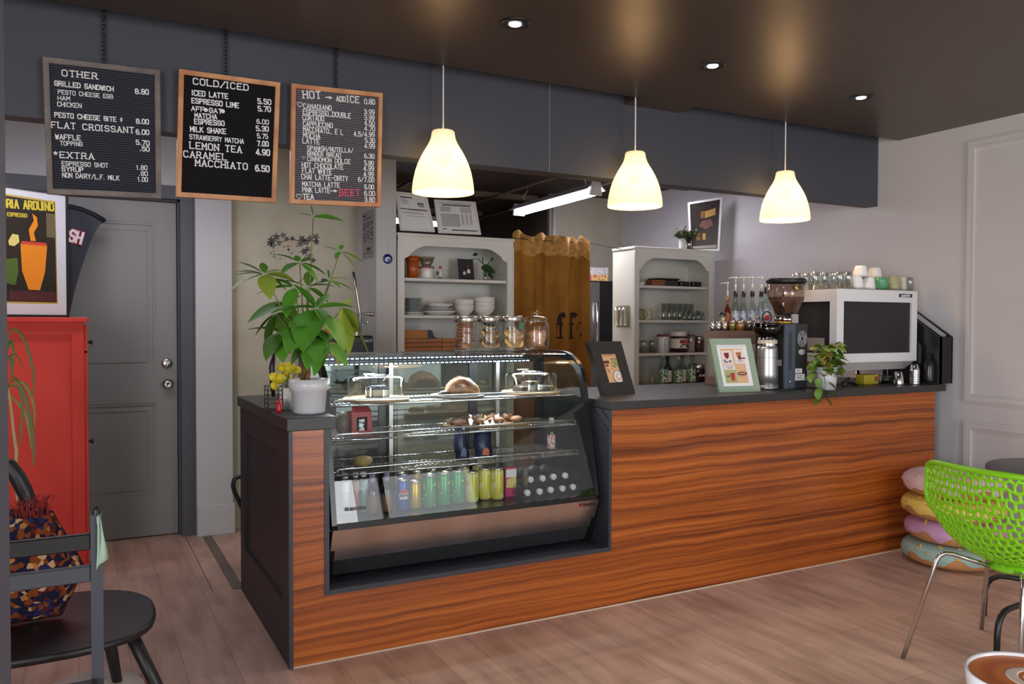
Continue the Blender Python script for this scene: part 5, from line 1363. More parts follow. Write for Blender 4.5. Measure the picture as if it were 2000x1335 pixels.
part(t, 'screw', MB().lathe((xl + (xm - xl)*.45, gy - .006, gz + .045), [(.0005, 0), (.008, 0), (.007, .005), (.0005, .006)], 12, axis=(0, -1, 0)), m_chrome)
fx, fz = (xm + xr)/2 + .004, P(1566, 661, y=gy).z
rad = .040
fan = MB()
for rr in (1, .78, .56, .34): fan.tube([(fx + rad*rr*.92*cos(q), gy + .001, fz + rad*rr*1.15*sin(q)) for q in [2*pi*i/24 for i in range(24)]], .0016, 5, closed=True)
for k in range(6):
    q = pi*k/3 + .4; fan.tube([(fx + rad*.25*cos(q), gy + .001, fz + rad*.28*sin(q)), (fx + rad*.92*cos(q), gy + .001, fz + rad*1.15*sin(q))], .0016, 5)
part(t, 'fan_guard', fan, mat('fan_guard_grey', (176, 176, 178), .4))
bz_ = P(1565, 687, y=gy).z
bdg = MB().lathe((fx, gy + .0045, bz_), [(.0005, 0), (.026, 0), (.026, .003), (.0005, .003)], 22, axis=(0, -1, 0))
for p in bdg.v: p.z = bz_ + (p.z - bz_)*.66
bo = part(t, 'oval_badge', bdg, mat('badge_silver', (190, 190, 190), .35))
part(bo, 'badge_ring', MB().tube([(fx + .020*cos(q), gy + .001, bz_ + .013*sin(q)) for q in [2*pi*i/20 for i in range(20)]], .0008, 5, closed=True).box(fx - .008, fx + .008, gy + .0005, gy + .0015, bz_ - .0015, bz_ + .0015), m_printd, root=t)
for (pa, pb, ra, rb_) in ((1554, 1567, 719, 728), (1554, 1572, 730, 742)):
    za2, zb3 = P(1560, rb_, y=gy).z, P(1560, ra, y=gy).z
    o_ = part(t, 'sticker', MB().box(PX(pa, gy, 1.1), PX(pb, gy, 1.1), gy + .002, gy + .004, za2, zb3), m_pwhite)
    ml = MB(); random.seed(3)
    for k in range(3):
        zz_ = za2 + (zb3 - za2)*(.2 + .25*k)
        ml.box(PX(pa + 2, gy, 1.1), PX(pb - 2 - (k % 2)*3, gy, 1.1), gy + .0015, gy + .002, zz_, zz_ + (zb3 - za2)*.1)
    part(o_, 'print', ml, m_printd, root=t)
hc = V(PX(1535, gy + .1, 1.5), gy + .10, 0)
uh = ((V(hc.x, gy + .1, 1.4) - CAM).dot(f_))/F_PX
zP = lambda py: P(1535, py, y=gy + .10).z
part(t, 'neck', MB().lathe(hc, [(.0005, zb1 - .002), (19*uh, zb1 - .002), (21*uh, zP(622)), (21*uh, zP(612)), (.0005, zP(612))], 28), m_black)
part(t, 'adjust_ring', MB().lathe(hc, [(18*uh, zb1 + .001), (21.5*uh, zb1 + .002), (21.5*uh, zb1 + .016), (18*uh, zb1 + .017)], 28), mat('ring_brass', (196, 160, 60), .35, metal=.6))
part(t, 'chrome_clamp', MB().lathe(hc + V(0, 0, zP(627)), [(21.5*uh, 0), (23*uh, .004), (23*uh, .02), (21.5*uh, .024)], 24).box(hc.x - 9*uh, hc.x + 7*uh, hc.y - 25*uh, hc.y - 21*uh, zP(630), zP(613)), m_chrome)
hp = [(20.5*uh, zP(614)), (22*uh, zP(610)), (30*uh, zP(592)), (35.5*uh, zP(578)), (36*uh, zP(552))]
part(t, 'hopper', MB().lathe(hc, hp + [(r - .003, z) for r, z in hp[::-1]], 36), glass('hopper_clear', (238, 230, 222), 1.5))
part(t, 'beans', MB().lathe(hc, [(.0005, zP(613)), (20*uh, zP(612)), (28.5*uh, zP(593)), (33.8*uh, zP(581)), (34*uh, zP(583) + .01), (20*uh, zP(581)), (.0005, zP(580))], 30), mat('roast_beans', (74, 48, 38), .55, noise=((120, 84, 66), (120, 120, 120), .35, .65, 3), bump=.6, bscale=130))
part(t, 'hopper_lid', MB().lathe(hc, [(37*uh, zP(552)), (38*uh, zP(549)), (38*uh, zP(546)), (36*uh, zP(543.5)), (.0005, zP(543))], 36), m_black)
part(t, 'power_cable', MB().tube([(xr - .01, gy + .02, gz + .01), (xr + .03, gy - .03, gz + .006), (xr - .04, gy - .07, gz + .004), (xl - .03, gy - .06, gz + .004), (xl - .09, gy + .0, gz + .006)], .0035, 6), m_black)

# ------------------------------------------------------------------ espresso machine seen from the back
my0, my1 = .13, .56
mx0, mx1 = PX(1634, my0, 1.4), PX(1791, my0, 1.4)
mzt = P(1634, 563, y=my0).z; mzb = P(1640, 708, y=my0).z
m_mach = mat('machine_white_enamel', (224, 222, 222), .3)
m_panel = mat('machine_black_panel', (34, 32, 34), .5, bump=.15, bscale=900)
t = thing('espresso_machine', 'big white espresso machine with black back panels at the right end of the worktop', 'espresso machine', ((mx0 + mx1)/2, (my0 + my1)/2, ZT))
zA, zB_ = mzb, mzt
bo_ = MB().box(mx0 + .012, mx1 - .012, my0 + .012, my1 - .012, zA + .01, zB_ - .012)
part(t, 'inner_body', bo_, m_panel)
sh_ = MB()
c_ = [V(mx0 + .014, my0, zA), V(mx1 - .014, my0, zA), V(mx1 - .014, my0, zB_), V(mx0 + .014, my0, zB_)]
def frm(c, ws, nn):    # uneven frame: ws = bottom,right,top,left
    a, b, cc_, d = c; ux = (b - a).normalized(); uz = (d - a).normalized()
    i = [a + ux*ws[3] + uz*ws[0], b - ux*ws[1] + uz*ws[0], cc_ - ux*ws[1] - uz*ws[2], d + ux*ws[3] - uz*ws[2]]
    o = [a, b, cc_, d]
    for k in range(4): sh_.prism([o[k], o[(k+1) % 4], i[(k+1) % 4], i[k]], nn)
frm(c_, (.055, .041, .075, .048), (0, .014, 0))
frm([V(mx0, my1, zA), V(mx0, my0, zA), V(mx0, my0, zB_), V(mx0, my1, zB_)], (.055, .052, .075, .06), (.014, 0, 0))
frm([V(mx1, my0, zA), V(mx1, my1, zA), V(mx1, my1, zB_), V(mx1, my0, zB_)], (.06, .06, .075, .06), (-.014, 0, 0))
frm([V(mx1, my1, zA), V(mx0, my1, zA), V(mx0, my1, zB_), V(mx1, my1, zB_)], (.08, .06, .075, .06), (0, -.014, 0))
part(t, 'housing', sh_, m_mach)
part(t, 'cup_rail', MB().box(mx0 + .002, mx1 - .002, my0 + .002, my1 - .002, zB_ - .012, zB_ + .004), m_lidsteel)
part(t, 'nameplate', MB().box(PX(1756, my0, 1.6), PX(1781, my0, 1.6), my0 - .003, my0, P(1768, 580, y=my0).z, P(1768, 573.5, y=my0).z), m_black)
lm = MB(); a = P(1760, 579, y=my0 - .003); b = P(1777, 578.6, y=my0 - .003)
lettering(lm, 'SANREMO', a, b, .012, (0, -1, 0), wt=.16, th=.001)
part(t, 'nameplate_lettering', lm, m_lett)
part(t, 'side_plate', MB().prism([V(mx0 + .008, my0 + .10, zA + .07), V(mx0 + .008, my0 + .23, zA + .07), V(mx0 + .008, my0 + .23, zA + .15), V(mx0 + .008, my0 + .10, zA + .15)], (.004, 0, 0)), mat('plate_grey', (150, 146, 142), .4))
und = MB().prism([V(mx0 + .006, my0 + .012, zA), V(mx0 + .03, my0 + .012, zA - .05), V(mx1 - .10, my0 + .012, zA - .05), V(mx1 - .006, my0 + .012, zA)][::-1], (0, .36, 0))
part(t, 'underside', und, mat('chassis_silver', (176, 174, 172), .4, metal=.6))
for fx, fy_ in ((mx0 + .10, my0 + .16), (mx1 - .10, my0 + .16), (mx0 + .10, my1 - .06), (mx1 - .10, my1 - .06)):
    part(t, 'foot', MB().lathe((fx, fy_, ZT), [(.0005, 0), (.022, 0), (.02, .02), (.014, .03), (.014, zA - .05 - ZT), (.0005, zA - .05 - ZT)], 16), m_chrome)
# cups and glasses on the machine
zt_ = zB_ + .0045
def row(pxs, y, r, h, lab, grp, inv=True):
    n = len(pxs)
    for i, px in enumerate(pxs):
        u = ((V(PX(px, y, 1.7), y, 1.7) - CAM).dot(f_))/F_PX
        single('glass', tumbler_mb((PX(px, y, 1.7), y, zt_), r*u, h*u, inv=inv, flute=.015), m_glassw, nth(i, n) + lab, 'glass', group=grp)
row([1640, 1657], my0 + .07, 9.5, 34, ' upturned glass in the front row on the espresso machine', 'upturned glasses, front row')
row([1592, 1610, 1629, 1650], my0 + .20, 9, 34, ' upturned glass in the second row on the espresso machine', 'upturned glasses, second row')
row([1556, 1574, 1593, 1613], my0 + .33, 9, 33, ' upturned glass in the back row on the espresso machine', 'upturned glasses, back row')
row([1777], my0 + .05, 7.5, 26, ' clear glass at the right end of the espresso machine top', 'clear glass by the cream cup', inv=True)
def cup3(px, y, z, r, h, m, lab, ang=.3, inv=True):
    u = ((V(PX(px, y, 1.7), y, 1.7) - CAM).dot(f_))/F_PX
    mug((PX(px, y, 1.7), y, z), r*u, h*u, m, lab, ang=ang, inv=inv, group='cups on the espresso machine', name='cup', taper=.72, handle=(m is not m_cer))
    return h*u
y = my0 + .07
h = cup3(1673.5, y, zt_, 13.5, 24, m_cer, 'lower left white cup of the cup pile on the espresso machine', ang=2.6)
cup3(1696, y - .015, zt_, 13.5, 24, m_cer, 'lower right white cup of the cup pile on the espresso machine', ang=1.2)
cup3(1680.5, y, zt_ + h + .001, 14, 22, m_cer, 'white cup stacked on the lower left white cup', ang=2.8)
h = cup3(1721, y, zt_, 15, 24, mat('cup_jade_green', (84, 150, 110), .25), 'jade green cup on the espresso machine', ang=1.9, inv=False)
cup3(1708, y + .09, zt_ + h*.98, 14, 22, m_cer, 'white cup stacked behind on the hidden cup next to the jade cup', ang=1.3)
cup3(1708, y + .09, zt_, 14, 23.4, m_cer, 'white cup half hidden behind the jade cup', ang=1.3)
cup3(1745, y + .01, zt_, 13, 29, mat('cup_olive', (170, 168, 124), .3), 'olive cup between the jade and cream cups', ang=1.4)
cup3(1765, y + .02, zt_, 10.5, 28, mat('cup_cream_ribbed', (214, 202, 184), .35), 'cream ribbed cup at the right of the olive cup', ang=1.0)

# ------------------------------------------------------------------ pothos in a white pot at the worktop edge
py_ = .03
pc = V(PX(1614, py_, 1.1), py_, ZT); u = ((pc - CAM).dot(f_))/F_PX
t = thing('potted_pothos', 'small trailing pothos in a white pot at the worktop edge', 'potted plant', pc)
part(t, 'pot', MB().lathe(pc, [(.0005, 0), (17*u, 0), (22*u, 44*u), (20.5*u, 44*u), (19*u, 36*u), (.0005, 36*u)], 28), mat('pot_white_grey', (206, 208, 210), .3))
lf = MB(); st = MB(); random.seed(5)
for i in range(110):
    a = random.uniform(0, 2*pi); rr = random.uniform(0, 30)*u; hh_ = random.uniform(34, 88)*u
    b = pc + V(rr*cos(a), rr*sin(a)*.7, hh_); d = V(cos(a), sin(a) - .5, random.uniform(-.5, .4))
    L_ = random.uniform(15, 25)*u
    lf.m(0 if random.random() < .55 else (1 if random.random() < .6 else 2)).leaf(b, d, L_, L_*.75, .35, random.uniform(-.5, .5), .2)
    if i % 3 == 0: st.tube([pc + V(0, 0, 36*u), b], .0012, 4)
trail = [(1610, 735), (1612, 752), (1607, 766), (1602, 780)]
tp = [pc + V(-2*u, -17*u, 42*u)] + [P(a, b, y=-.045 if b > 745 else -.02) for a, b in trail]
st.tube(tp, .0018, 5)
for (a, b, dx, L_) in ((1600, 738, -.6, 20), (1618, 745, .7, 18), (1598, 757, -.3, 22), (1616, 762, .8, 22), (1600, 776, -.9, 20), (1612, 776, .5, 18), (1625, 722, .6, 22), (1632, 705, .9, 18), (1586, 728, -.5, 20), (1640, 715, .6, 16)):
    q = P(a, b, y=-.05 if b > 745 else -.03); lf.m(0).leaf(q, V(dx, -.3, -.6), L_*u, L_*u*.72, .2, random.uniform(-.4, .4), .2)
part(t, 'foliage', lf, [mat('pothos_green', (88, 128, 40), .4), mat('pothos_lime', (136, 152, 50), .4), mat('pothos_old', (120, 110, 48), .5)])
part(t, 'stems', st, m_green)

# ------------------------------------------------------------------ things under the machine
def cupstack(px, y, n, r, hgt, m, lab, name='steel_cup'):
    u = ((V(PX(px, y, 1.05), y, 1.05) - CAM).dot(f_))/F_PX; c = V(PX(px, y, 1.05), y, ZT)
    for k in range(n):
        z = k*4.6*u
        mb = MB().lathe(c + V(0, 0, z), [(r*u, 0), (r*u*1.04, 1.2*u), (r*u*.78, hgt*u), (.0005, hgt*u), (.0005, hgt*u - .001), (r*u*.76, hgt*u - .001), (r*u*.96, 0)], 20)
        single(name, mb, m, (lab % (k + 1)) if n > 1 else lab, 'cup', group=(lab.split('%')[0].strip(' ,') if n > 1 else None))
cupstack(1755, .06, 1, 9.5, 26, m_chrome, 'single steel tumbler under the espresso machine')
cupstack(1786.5, .06, 6, 9, 16, m_chrome, 'ribbed steel cup, layer %d from the bottom of the stack by the black cup rack')
y = .20; u = ((V(PX(1698, y, 1.05), y, 1.05) - CAM).dot(f_))/F_PX
t = thing('yellow_tin', 'yellow tin under the espresso machine', 'tin', (PX(1698, y, 1.05), y, ZT))
part(t, 'body', MB().bbox(PX(1684, y, 1.05), PX(1711, y, 1.05), y - .02, y + .05, ZT, ZT + 19*u, .003), mat('tin_yellow', (176, 158, 40), .35))
part(t, 'red_mark', MB().box(PX(1703, y, 1.05), PX(1709, y, 1.05), y - .022, y - .02, ZT + 6*u, ZT + 15*u), mat('tin_red', (150, 60, 40), .4))
single('plastic_tub', MB().bbox(PX(1714, y, 1.05), PX(1744, y, 1.05), y - .02, y + .05, ZT, ZT + 17*u, .005), glass('tub_clear', (196, 198, 190), 1.4), 'cloudy plastic tub beside the yellow tin', 'tub')
cb = MB()
for k in range(4):
    cb.tube([(PX(1648 + 4*k, .08, 1.05), .08 + .02*k, ZT + .006 + .004*k), (PX(1655 + 3*k, .10, 1.05), .12, ZT + .03 + .008*k), (PX(1668, .10, 1.05), .10 + .01*k, ZT + .026), (PX(1680, .08, 1.05), .10 + .02*k, ZT + .006 + .003*k)], .006, 6)
single('cable_bundle', cb, m_black, 'bundle of black cables under the espresso machine', 'cable', loc=(PX(1665, .1, 1.05), .1, ZT))
pl_ = MB().prism([P(1573, 768, z=ZT) + V(0, .02, 0), P(1578, 766, z=ZT) + V(0.02, .04, 0), P(1583, 760, z=ZT) + V(.02, .04, 0), P(1577, 762, z=ZT) + V(0, .02, 0)], (0, 0, .004)) if False else MB().bbox(PX(1572, -.005, 1.02), PX(1583, -.005, 1.02), -.018, .012, ZT, ZT + .006, .002)
single('metal_clip', pl_, m_lidsteel, 'little metal clip lying at the foot of the black grinder', 'clip')

# ------------------------------------------------------------------ black cup and lid rack
dy0 = .005
dr = min(PX(1860, dy0, 1.1), W - .012); dl_ = PX(1838, dy0, 1.1); back = .34
zlow, zfr, ztop = ZT, P(1860, 657, y=dy0).z, P(1800, 612, y=dy0 + .2).z
m_rack = mat('rack_black', (30, 30, 33), .35)
t = thing('cup_rack', 'black slanted cup and lid rack at the right end of the worktop', 'rack', (dr - .15, dy0 + .15, ZT))
x0r = mx1 + .008
pf = [(dy0, zlow), (dy0 + back, zlow), (dy0 + back, zfr + .19), (dy0 + .30, zfr + .20), (dy0, zfr)]
part(t, 'front_panel', MB().box(dl_, dr, dy0, dy0 + .01, zlow, zfr), m_rack)
for k, xx in enumerate((dr - .010, dl_, (x0r + dl_)/2, x0r)):
    part(t, 'divider', MB().prism([V(xx, y, z) for y, z in (pf if k != 3 else [(dy0 + .10, zlow), (dy0 + back, zlow), (dy0 + back, zfr + .16), (dy0 + .26, zfr + .17), (dy0 + .10, zfr - .06)])], (.010, 0, 0)), m_rack)
part(t, 'back_panel', MB().box(x0r, dr, dy0 + back - .01, dy0 + back, zlow, zfr + .19), m_rack)
part(t, 'bottom_shelf', MB().box(x0r + .01, dr - .01, dy0 + .012, dy0 + back - .01, zlow, zlow + .01), m_rack)
m_lidp = mat('paper_lid_grey', (176, 176, 176), .5)
for j, (xa, xb) in enumerate(((dl_ + .012, dr - .012), ((x0r + dl_)/2 + .012, dl_ - .002))):
    sm = MB()
    sm.prism([V(xa + .01, dy0 + .03, zfr + .012), V(xb - .01, dy0 + .03, zfr + .012), V(xb - .01, dy0 + .27, zfr + .178), V(xa + .01, dy0 + .27, zfr + .178)], (0, .02, -.03))
    single('napkin_stack', sm, m_lidp, ('stack of pale napkins in the right slot of the black rack', 'stack of pale napkins in the left slot of the black rack')[j], 'napkins', group='napkins in the black rack')
c = V((x0r + dl_)/2 - .02, dy0 + .05, zlow + .0105)
single('sauce_bottle', MB().lathe(c, [(.0005, 0), (.032, 0), (.034, .01), (.034, .10), (.026, .13), (.012, .15), (.007, .19), (.0005, .19)], 18), mat('bottle_soft_black', (28, 28, 30), .25), 'black squeeze bottle standing inside the black rack', 'bottle')
# ------------------------------------------------------------------ cookie jars on the display case
JT = 1.2565
jy = .50
m_jglass = glass('jar_glass', (248, 250, 250), 1.5)
m_bisc = mat('biscuit_brown', (186, 122, 66), .8, noise=((150, 88, 42), (60, 60, 60), .4, .65, 4), bump=.3, bscale=120)
m_cook = mat('cookie_golden', (214, 172, 112), .8, noise=((190, 138, 78), (50, 50, 50), .4, .65, 4), bump=.2, bscale=120)
m_choc = mat('chocolate', (58, 34, 24), .4)
m_rusk = mat('rusk_tan', (204, 150, 94), .8, noise=((170, 110, 62), (60, 60, 60), .4, .6, 4), bump=.3, bscale=90)
def cookiejar(px, w, label):
    c = V(PX(px, jy, 1.35), jy, JT); u = ((c - CAM).dot(f_))/F_PX; r = w/2*u
    h = 68*u
    t = thing('cookie_jar', label, 'jar', c, group='steel lidded cookie jars')
    part(t, 'glass_body', MB().lathe(c, [(.0005, .004), (r*.92, .004), (r*.97, .012), (r*.97, h*.80), (r*.9, h*.84), (r*.9, h*.88), (r*.87, h*.88), (r*.87, h*.84), (r*.94, h*.79), (r*.94, .014), (.0005, .012)], 32), m_jglass)
    part(t, 'base', MB().lathe(c, [(.0005, 0), (r*.93, 0), (r*.96, .006), (.0005, .006)], 28), m_jglass)
    part(t, 'lid', MB().lathe(c, [(r*.97, h*.83), (r*1.0, h*.845), (r*1.0, h*.97), (r*.95, h), (.0005, h)], 32), m_lidsteel)
    return c, u, r, h
def cookie(c, r, th, tilt=(0, 0), m=None, lab='', ring=False, grp=None, stripes=False, hole=True):
    ax = V(tilt[0], tilt[1], 1).normalized()
    if ring: pf = [(r*.35, 0), (r*.7, -th*.2), (r, th*.25), (r, th*.75), (r*.7, th*1.1), (r*.35, th), (r*.35, 0)]
    else: pf = [(.0005, 0), (r*.8, 0), (r, th*.3), (r*.98, th*.75), (r*.8, th), (.0005, th*1.08)]
    mb = MB().lathe(c, pf, 20, axis=ax)
    if not stripes: return single('cookie', mb, m, lab, 'cookie', loc=c, group=grp)
    t = thing('cookie', lab, 'cookie', c, group=grp)
    part(t, 'biscuit', mb, m)
    st = MB(); u_, w_ = perp(ax)
    for k in range(-2, 3):
        a = k*r*.36; b = sqrt(max(r*r*.9 - a*a, 0))
        st.tube([Vector(c) + u_*a + w_*b*q + ax*(th*1.1 - abs(q)**3*th*.35) for q in (-1, -.6, -.2, .2, .6, 1)], r*.09, 6)
    part(t, 'chocolate_stripes', st, m_choc)
    return t
c, u, r, h = cookiejar(909, 45, 'steel lidded glass jar of stacked brown biscuits, leftmost jar on the display case')
for k in range(9):
    cookie(c + V(random.uniform(-.004, .004), random.uniform(-.004, .004), .014 + k*.0155), r*.80, .0135, (random.uniform(-.06, .06), random.uniform(-.06, .06)), m_bisc, 'brown biscuit, layer %d from the bottom in the leftmost jar' % (k + 1), grp='biscuits in the leftmost jar')
c, u, r, h = cookiejar(953, 43, 'steel lidded glass jar of chocolate striped cookies, second jar on the display case')
random.seed(8)
pos = [(-.40, -.42, .036, .3, -1), (.40, -.42, .036, -.3, -1), (0, -.46, .062, .1, -1), (-.42, -.36, .088, .4, -.9), (.40, -.38, .084, -.4, -.9), (0, -.38, .108, .2, -.9), (-.1, .35, .05, .1, .6), (.1, .3, .09, 0, .5), (-.2, -.15, .126, .2, -.5), (.25, .0, .122, -.2, -.3)]
for k, (a, b, z, tx, ty) in enumerate(pos):
    cookie(c + V(a*r, b*r, z), r*.52, .012, (tx, ty), m_cook, 'chocolate striped cookie, piece %d counted upward in the second jar' % (k + 1), grp='striped cookies in the second jar', stripes=True)
c, u, r, h = cookiejar(998, 45, 'steel lidded jar of round pale cookies with a green tag, third jar from left')
pos = [(-.42, -.44, .040, .35, -1.2), (.40, -.44, .038, -.3, -1.2), (0, .1, .03, 0, .2), (0, .3, .055, .1, .5), (-.40, -.3, .080, .4, -.8), (.42, -.3, .078, -.3, -.9), (0, -.2, .10, .0, -.5)]
for k, (a, b, z, tx, ty) in enumerate(pos):
    cookie(c + V(a*r, b*r, z), r*.54, .013, (tx, ty), mat('cookie_pale', (222, 186, 122), .8, noise=((200, 156, 92), (40, 40, 40), .4, .65, 3)) if k == 0 else bpy.data.materials['cookie_pale'], 'round pale cookie, piece %d counted upward in the third jar' % (k + 1), grp='pale cookies in the third jar')
tg = MB().box(c.x + r*.25, c.x + r*.75, c.y - r*.99, c.y - r*.97, c.z + h*.62, c.z + h*.80)
single('jar_tag', tg, mat('tag_green', (60, 110, 84), .5), 'small green tag on the third jar', 'tag')
# apothecary jar
c = V(PX(1046, jy, 1.35), jy, JT); u = ((c - CAM).dot(f_))/F_PX; r = 27*u
t = thing('biscotti_jar', 'round shouldered glass jar with a glass knob lid, full of biscotti', 'jar', c)
part(t, 'glass_body', MB().lathe(c, [(.0005, .003), (r*.8, .003), (r*.95, .012), (r, .03), (r, 46*u), (r*.88, 54*u), (r*.78, 57*u), (r*.84, 59*u), (r*.80, 59*u), (r*.74, 57*u), (r*.85, 53*u), (r*.96, 45*u), (r*.96, .03), (r*.8, .012), (.0005, .012)], 36), m_jglass)
ld = part(t, 'lid', MB().lathe(c, [(r*.86, 59.3*u), (r*.90, 61*u), (r*.62, 65*u), (r*.22, 67*u), (.0005, 67.5*u)], 32), m_jglass)
part(ld, 'knob', MB().lathe(c, [(r*.12, 66.5*u), (r*.14, 68*u), (r*.30, 71*u), (r*.30, 74*u), (r*.12, 77*u), (.0005, 77.4*u)], 18), m_jglass, root=t)
bs = [((-.55, -.3, .03), (.35, -.2, .085)), ((.5, -.4, .018), (-.3, -.2, .05)), ((.1, -.45, .02), (.55, -.2, .10)), ((-.5, .1, .02), (-.1, .3, .10)), ((.4, .2, .02), (.2, .4, .11)), ((-.6, -.1, .055), (.2, .1, .03)), ((-.1, 0, .02), (-.45, .2, .095))]
for k, (a, b) in enumerate(bs):
    a = c + V(a[0]*r, a[1]*r, a[2]); b = c + V(b[0]*r, b[1]*r, b[2]); d = (b - a).normalized(); s1, s2 = perp(d)
    rows = []
    for q in range(9):
        tt = q/8; sc_ = .55 + .45*sin(pi*min(max(tt, .08), .92)); ce = a.lerp(b, tt)
        rows.append([ce + s1*x*.026*sc_ + s2*y*.015*sc_ for x, y in ((-1, -.7), (-.6, -1), (.6, -1), (1, -.7), (1, .5), (.5, 1), (-.5, 1), (-1, .5))])
    single('biscotti', MB().loft(rows, True, True, True), m_rusk, 'tan biscotti slice, piece %d counted from the front in the knob lid jar' % (k + 1), 'biscotti', group='biscotti in the knob lid jar')

# ------------------------------------------------------------------ inside the display case
m_board = mat('cake_board_wood', (196, 160, 120), .5, noise=((176, 138, 98), (10, 40, 10), .4, .6, 4))
m_dome = glass('dome_clear', (244, 247, 248), 1.6)
S1, S2, S3 = SHZ
DK = .5455
def inc(px, y): return PX(px, y, 1.0)
def uy(x, y): return ((V(x, y, 1.0) - CAM).dot(f_))/F_PX
def dome(px0, px1, pxb0, pxb1, y, hpx, label):
    x = (inc(px0, y) + inc(px1, y))/2; u = uy(x, y); r = (px1 - px0)/2*u; rb = (pxb1 - pxb0)/2*u; rb = min(rb, .155)
    cy = y; z0 = S1
    bt = thing('cake_board', 'round wooden board under the ' + label.split(',')[0], 'board', (x, cy, z0 + .0))
    part(bt, 'disc', MB().lathe((x, cy, z0), [(.0005, 0), (rb, 0), (rb, .010), (rb*.98, .012), (.0005, .012)], 40), m_board)
    z = z0 + .0125; h = hpx*u
    t = thing('cake_dome', label, 'cake dome', (x, cy, z))
    part(t, 'cover', MB().lathe((x, cy, z), [(r, 0), (r, h*.8), (r*.94, h*.94), (r*.8, h), (.0005, h), (.0005, h - .003), (r*.79, h - .003), (r*.92, h*.92), (r*.975, h*.79), (r*.975, 0)], 40), m_dome)
    part(t, 'rim_ring', MB().tube([(x + r*.45*cos(q), cy + r*.45*sin(q), z + h + .002) for q in [2*pi*i/24 for i in range(24)]], .003, 6, closed=True), m_dome)
    return V(x, cy, z), u, r
c, u, r = dome(679, 789, 662, 799, .37, 42, 'clear dome with one cheesecake slice, left end of the top shelf')
t = thing('cake_slice', 'cheesecake slice with dark berry topping under the left dome', 'cake', c)
sl = [(-.055, -.02), (.055, -.03), (.06, .045), (-.04, .045)]
part(t, 'crust', MB().prism([c + V(a, b, 0) for a, b in sl], (0, 0, .010)), mat('crust_brown', (150, 110, 70), .8))
part(t, 'filling', MB().prism([c + V(a*.98, b*.98, .0102) for a, b in sl], (0, 0, .026)), mat('cream_pale', (222, 206, 172), .6))
tp = MB().prism([c + V(a*.99, b*.99, .0364) for a, b in sl], (0, 0, .009)); random.seed(2)
for k in range(14): tp.sphere(c + V(random.uniform(-.045, .048), random.uniform(-.022, .038), .047), .009, 8, 6)
part(t, 'berry_topping', tp, mat('blueberry', (44, 34, 52), .35))
c, u, r = dome(986, 1087, 976, 1095, .39, 36, 'clear dome with brownies and a pastry, right end of the top shelf')
m_brow = mat('brownie_dark', (66, 46, 38), .7, noise=((196, 170, 110), (30, 30, 30), .56, .64, 2))
for k, (a, b, z, w, dd, hh, ang) in enumerate(((-.07, -.04, 0, .085, .07, .026, .3), (.055, -.045, 0, .085, .07, .026, -.2), (-.01, .05, 0, .09, .07, .026, .1), (-.005, .0, .0265, .085, .06, .022, .5))):
    pts = [c + V(a + (x*cos(ang) - y*sin(ang)), b + (x*sin(ang) + y*cos(ang)), z) for x, y in ((-w/2, -dd/2), (w/2, -dd/2), (w/2, dd/2), (-w/2, dd/2))]
    single('brownie', MB().prism(pts, (0, 0, hh)), m_brow, ('front left', 'front right', 'rear', 'topmost')[k] + ' marbled brownie under the right dome', 'brownie', group='brownies under the right dome')
# wrapped loaf on a white tray between the domes
y = .37; x = inc(897, y); u = uy(x, y)
single('serving_tray', MB().lathe((x - .01, y, S1), [(.0005, 0), (.11, 0), (.135, .010), (.130, .010), (.105, .004), (.0005, .004)], 32), m_plw, 'white plate under the wrapped loaf on the top shelf', 'tray')
rows = []
for i in range(11):
    tt = i/10; k = max(sin(pi*tt)**.45, .05)*(1 - .25*tt)
    rows.append([V(x - .10*1.0 + .20*tt + .012, y - .01, S1 + .006 + .052*k) + V(0, cos(q)*.048*k, sin(q)*.050*k*(1 if sin(q) > 0 else .95)) for q in [2*pi*j/16 for j in range(16)]])
t = thing('wrapped_loaf', 'brown loaf in clear film on the white plate, middle of the top shelf', 'bread', (x, y, S1 + .0045))
part(t, 'loaf', MB().loft(rows, True, True, True), mat('loaf_crust', (132, 84, 50), .6, noise=((176, 122, 76), (26, 26, 26), .4, .6, 4), bump=.5, bscale=40))
rows2 = [[p + (p - V(x - .088 + .20*i/10, y - .01, S1 + .006 + .05))*.10 + V(0, random.uniform(-.003, .003), random.uniform(-.002, .004)) for p in r_] for i, r_ in enumerate(rows)]
part(t, 'film', MB().loft(rows2, True, True, False), glass('cling_film', (246, 246, 246), 2.2, .05))
single('bread_roll', MB().sphere((inc(868, .34), .34, S1 + .018), .02, 14, 10, sx=1.7, sz=.85), mat('dark_roll', (60, 44, 40), .5), 'small dark roll beside the wrapped loaf', 'bread')
# middle shelf
y = .30; x0_, x1_ = inc(685, y), inc(724, y); u = uy(x0_, y)
t = thing('snack_box', 'red open fronted snack box on the middle shelf', 'box', ((x0_ + x1_)/2, y, S2))
m_redbox = mat('box_red', (190, 52, 58), .4)
hb = 46*u
part(t, 'body', MB().quadframe([V(x0_, y - .02, S2), V(x1_, y - .02, S2), V(x1_, y - .02, S2 + hb), V(x0_, y - .02, S2 + hb)], .022, (0, .08, 0)).box(x0_ + .005, x1_ - .005, y + .05, y + .058, S2 + .005, S2 + hb - .005), m_redbox)
part(t, 'flap', MB().prism([V(x0_, y - .02, S2 + hb), V(x1_, y - .02, S2 + hb), V(x1_ - .01, y + .02, S2 + hb + .03), V(x0_ + .01, y + .02, S2 + hb + .03)], (0, .002, .001)), m_redbox)
part(t, 'wrapped_bar', MB().bbox(x0_ + .03, x1_ - .03, y - .012, y + .03, S2 + .012, S2 + hb*.72, .004), mat('bar_silver', (170, 176, 178), .25, metal=.5, noise=((40, 44, 48), (60, 60, 60), .45, .55, 2)))
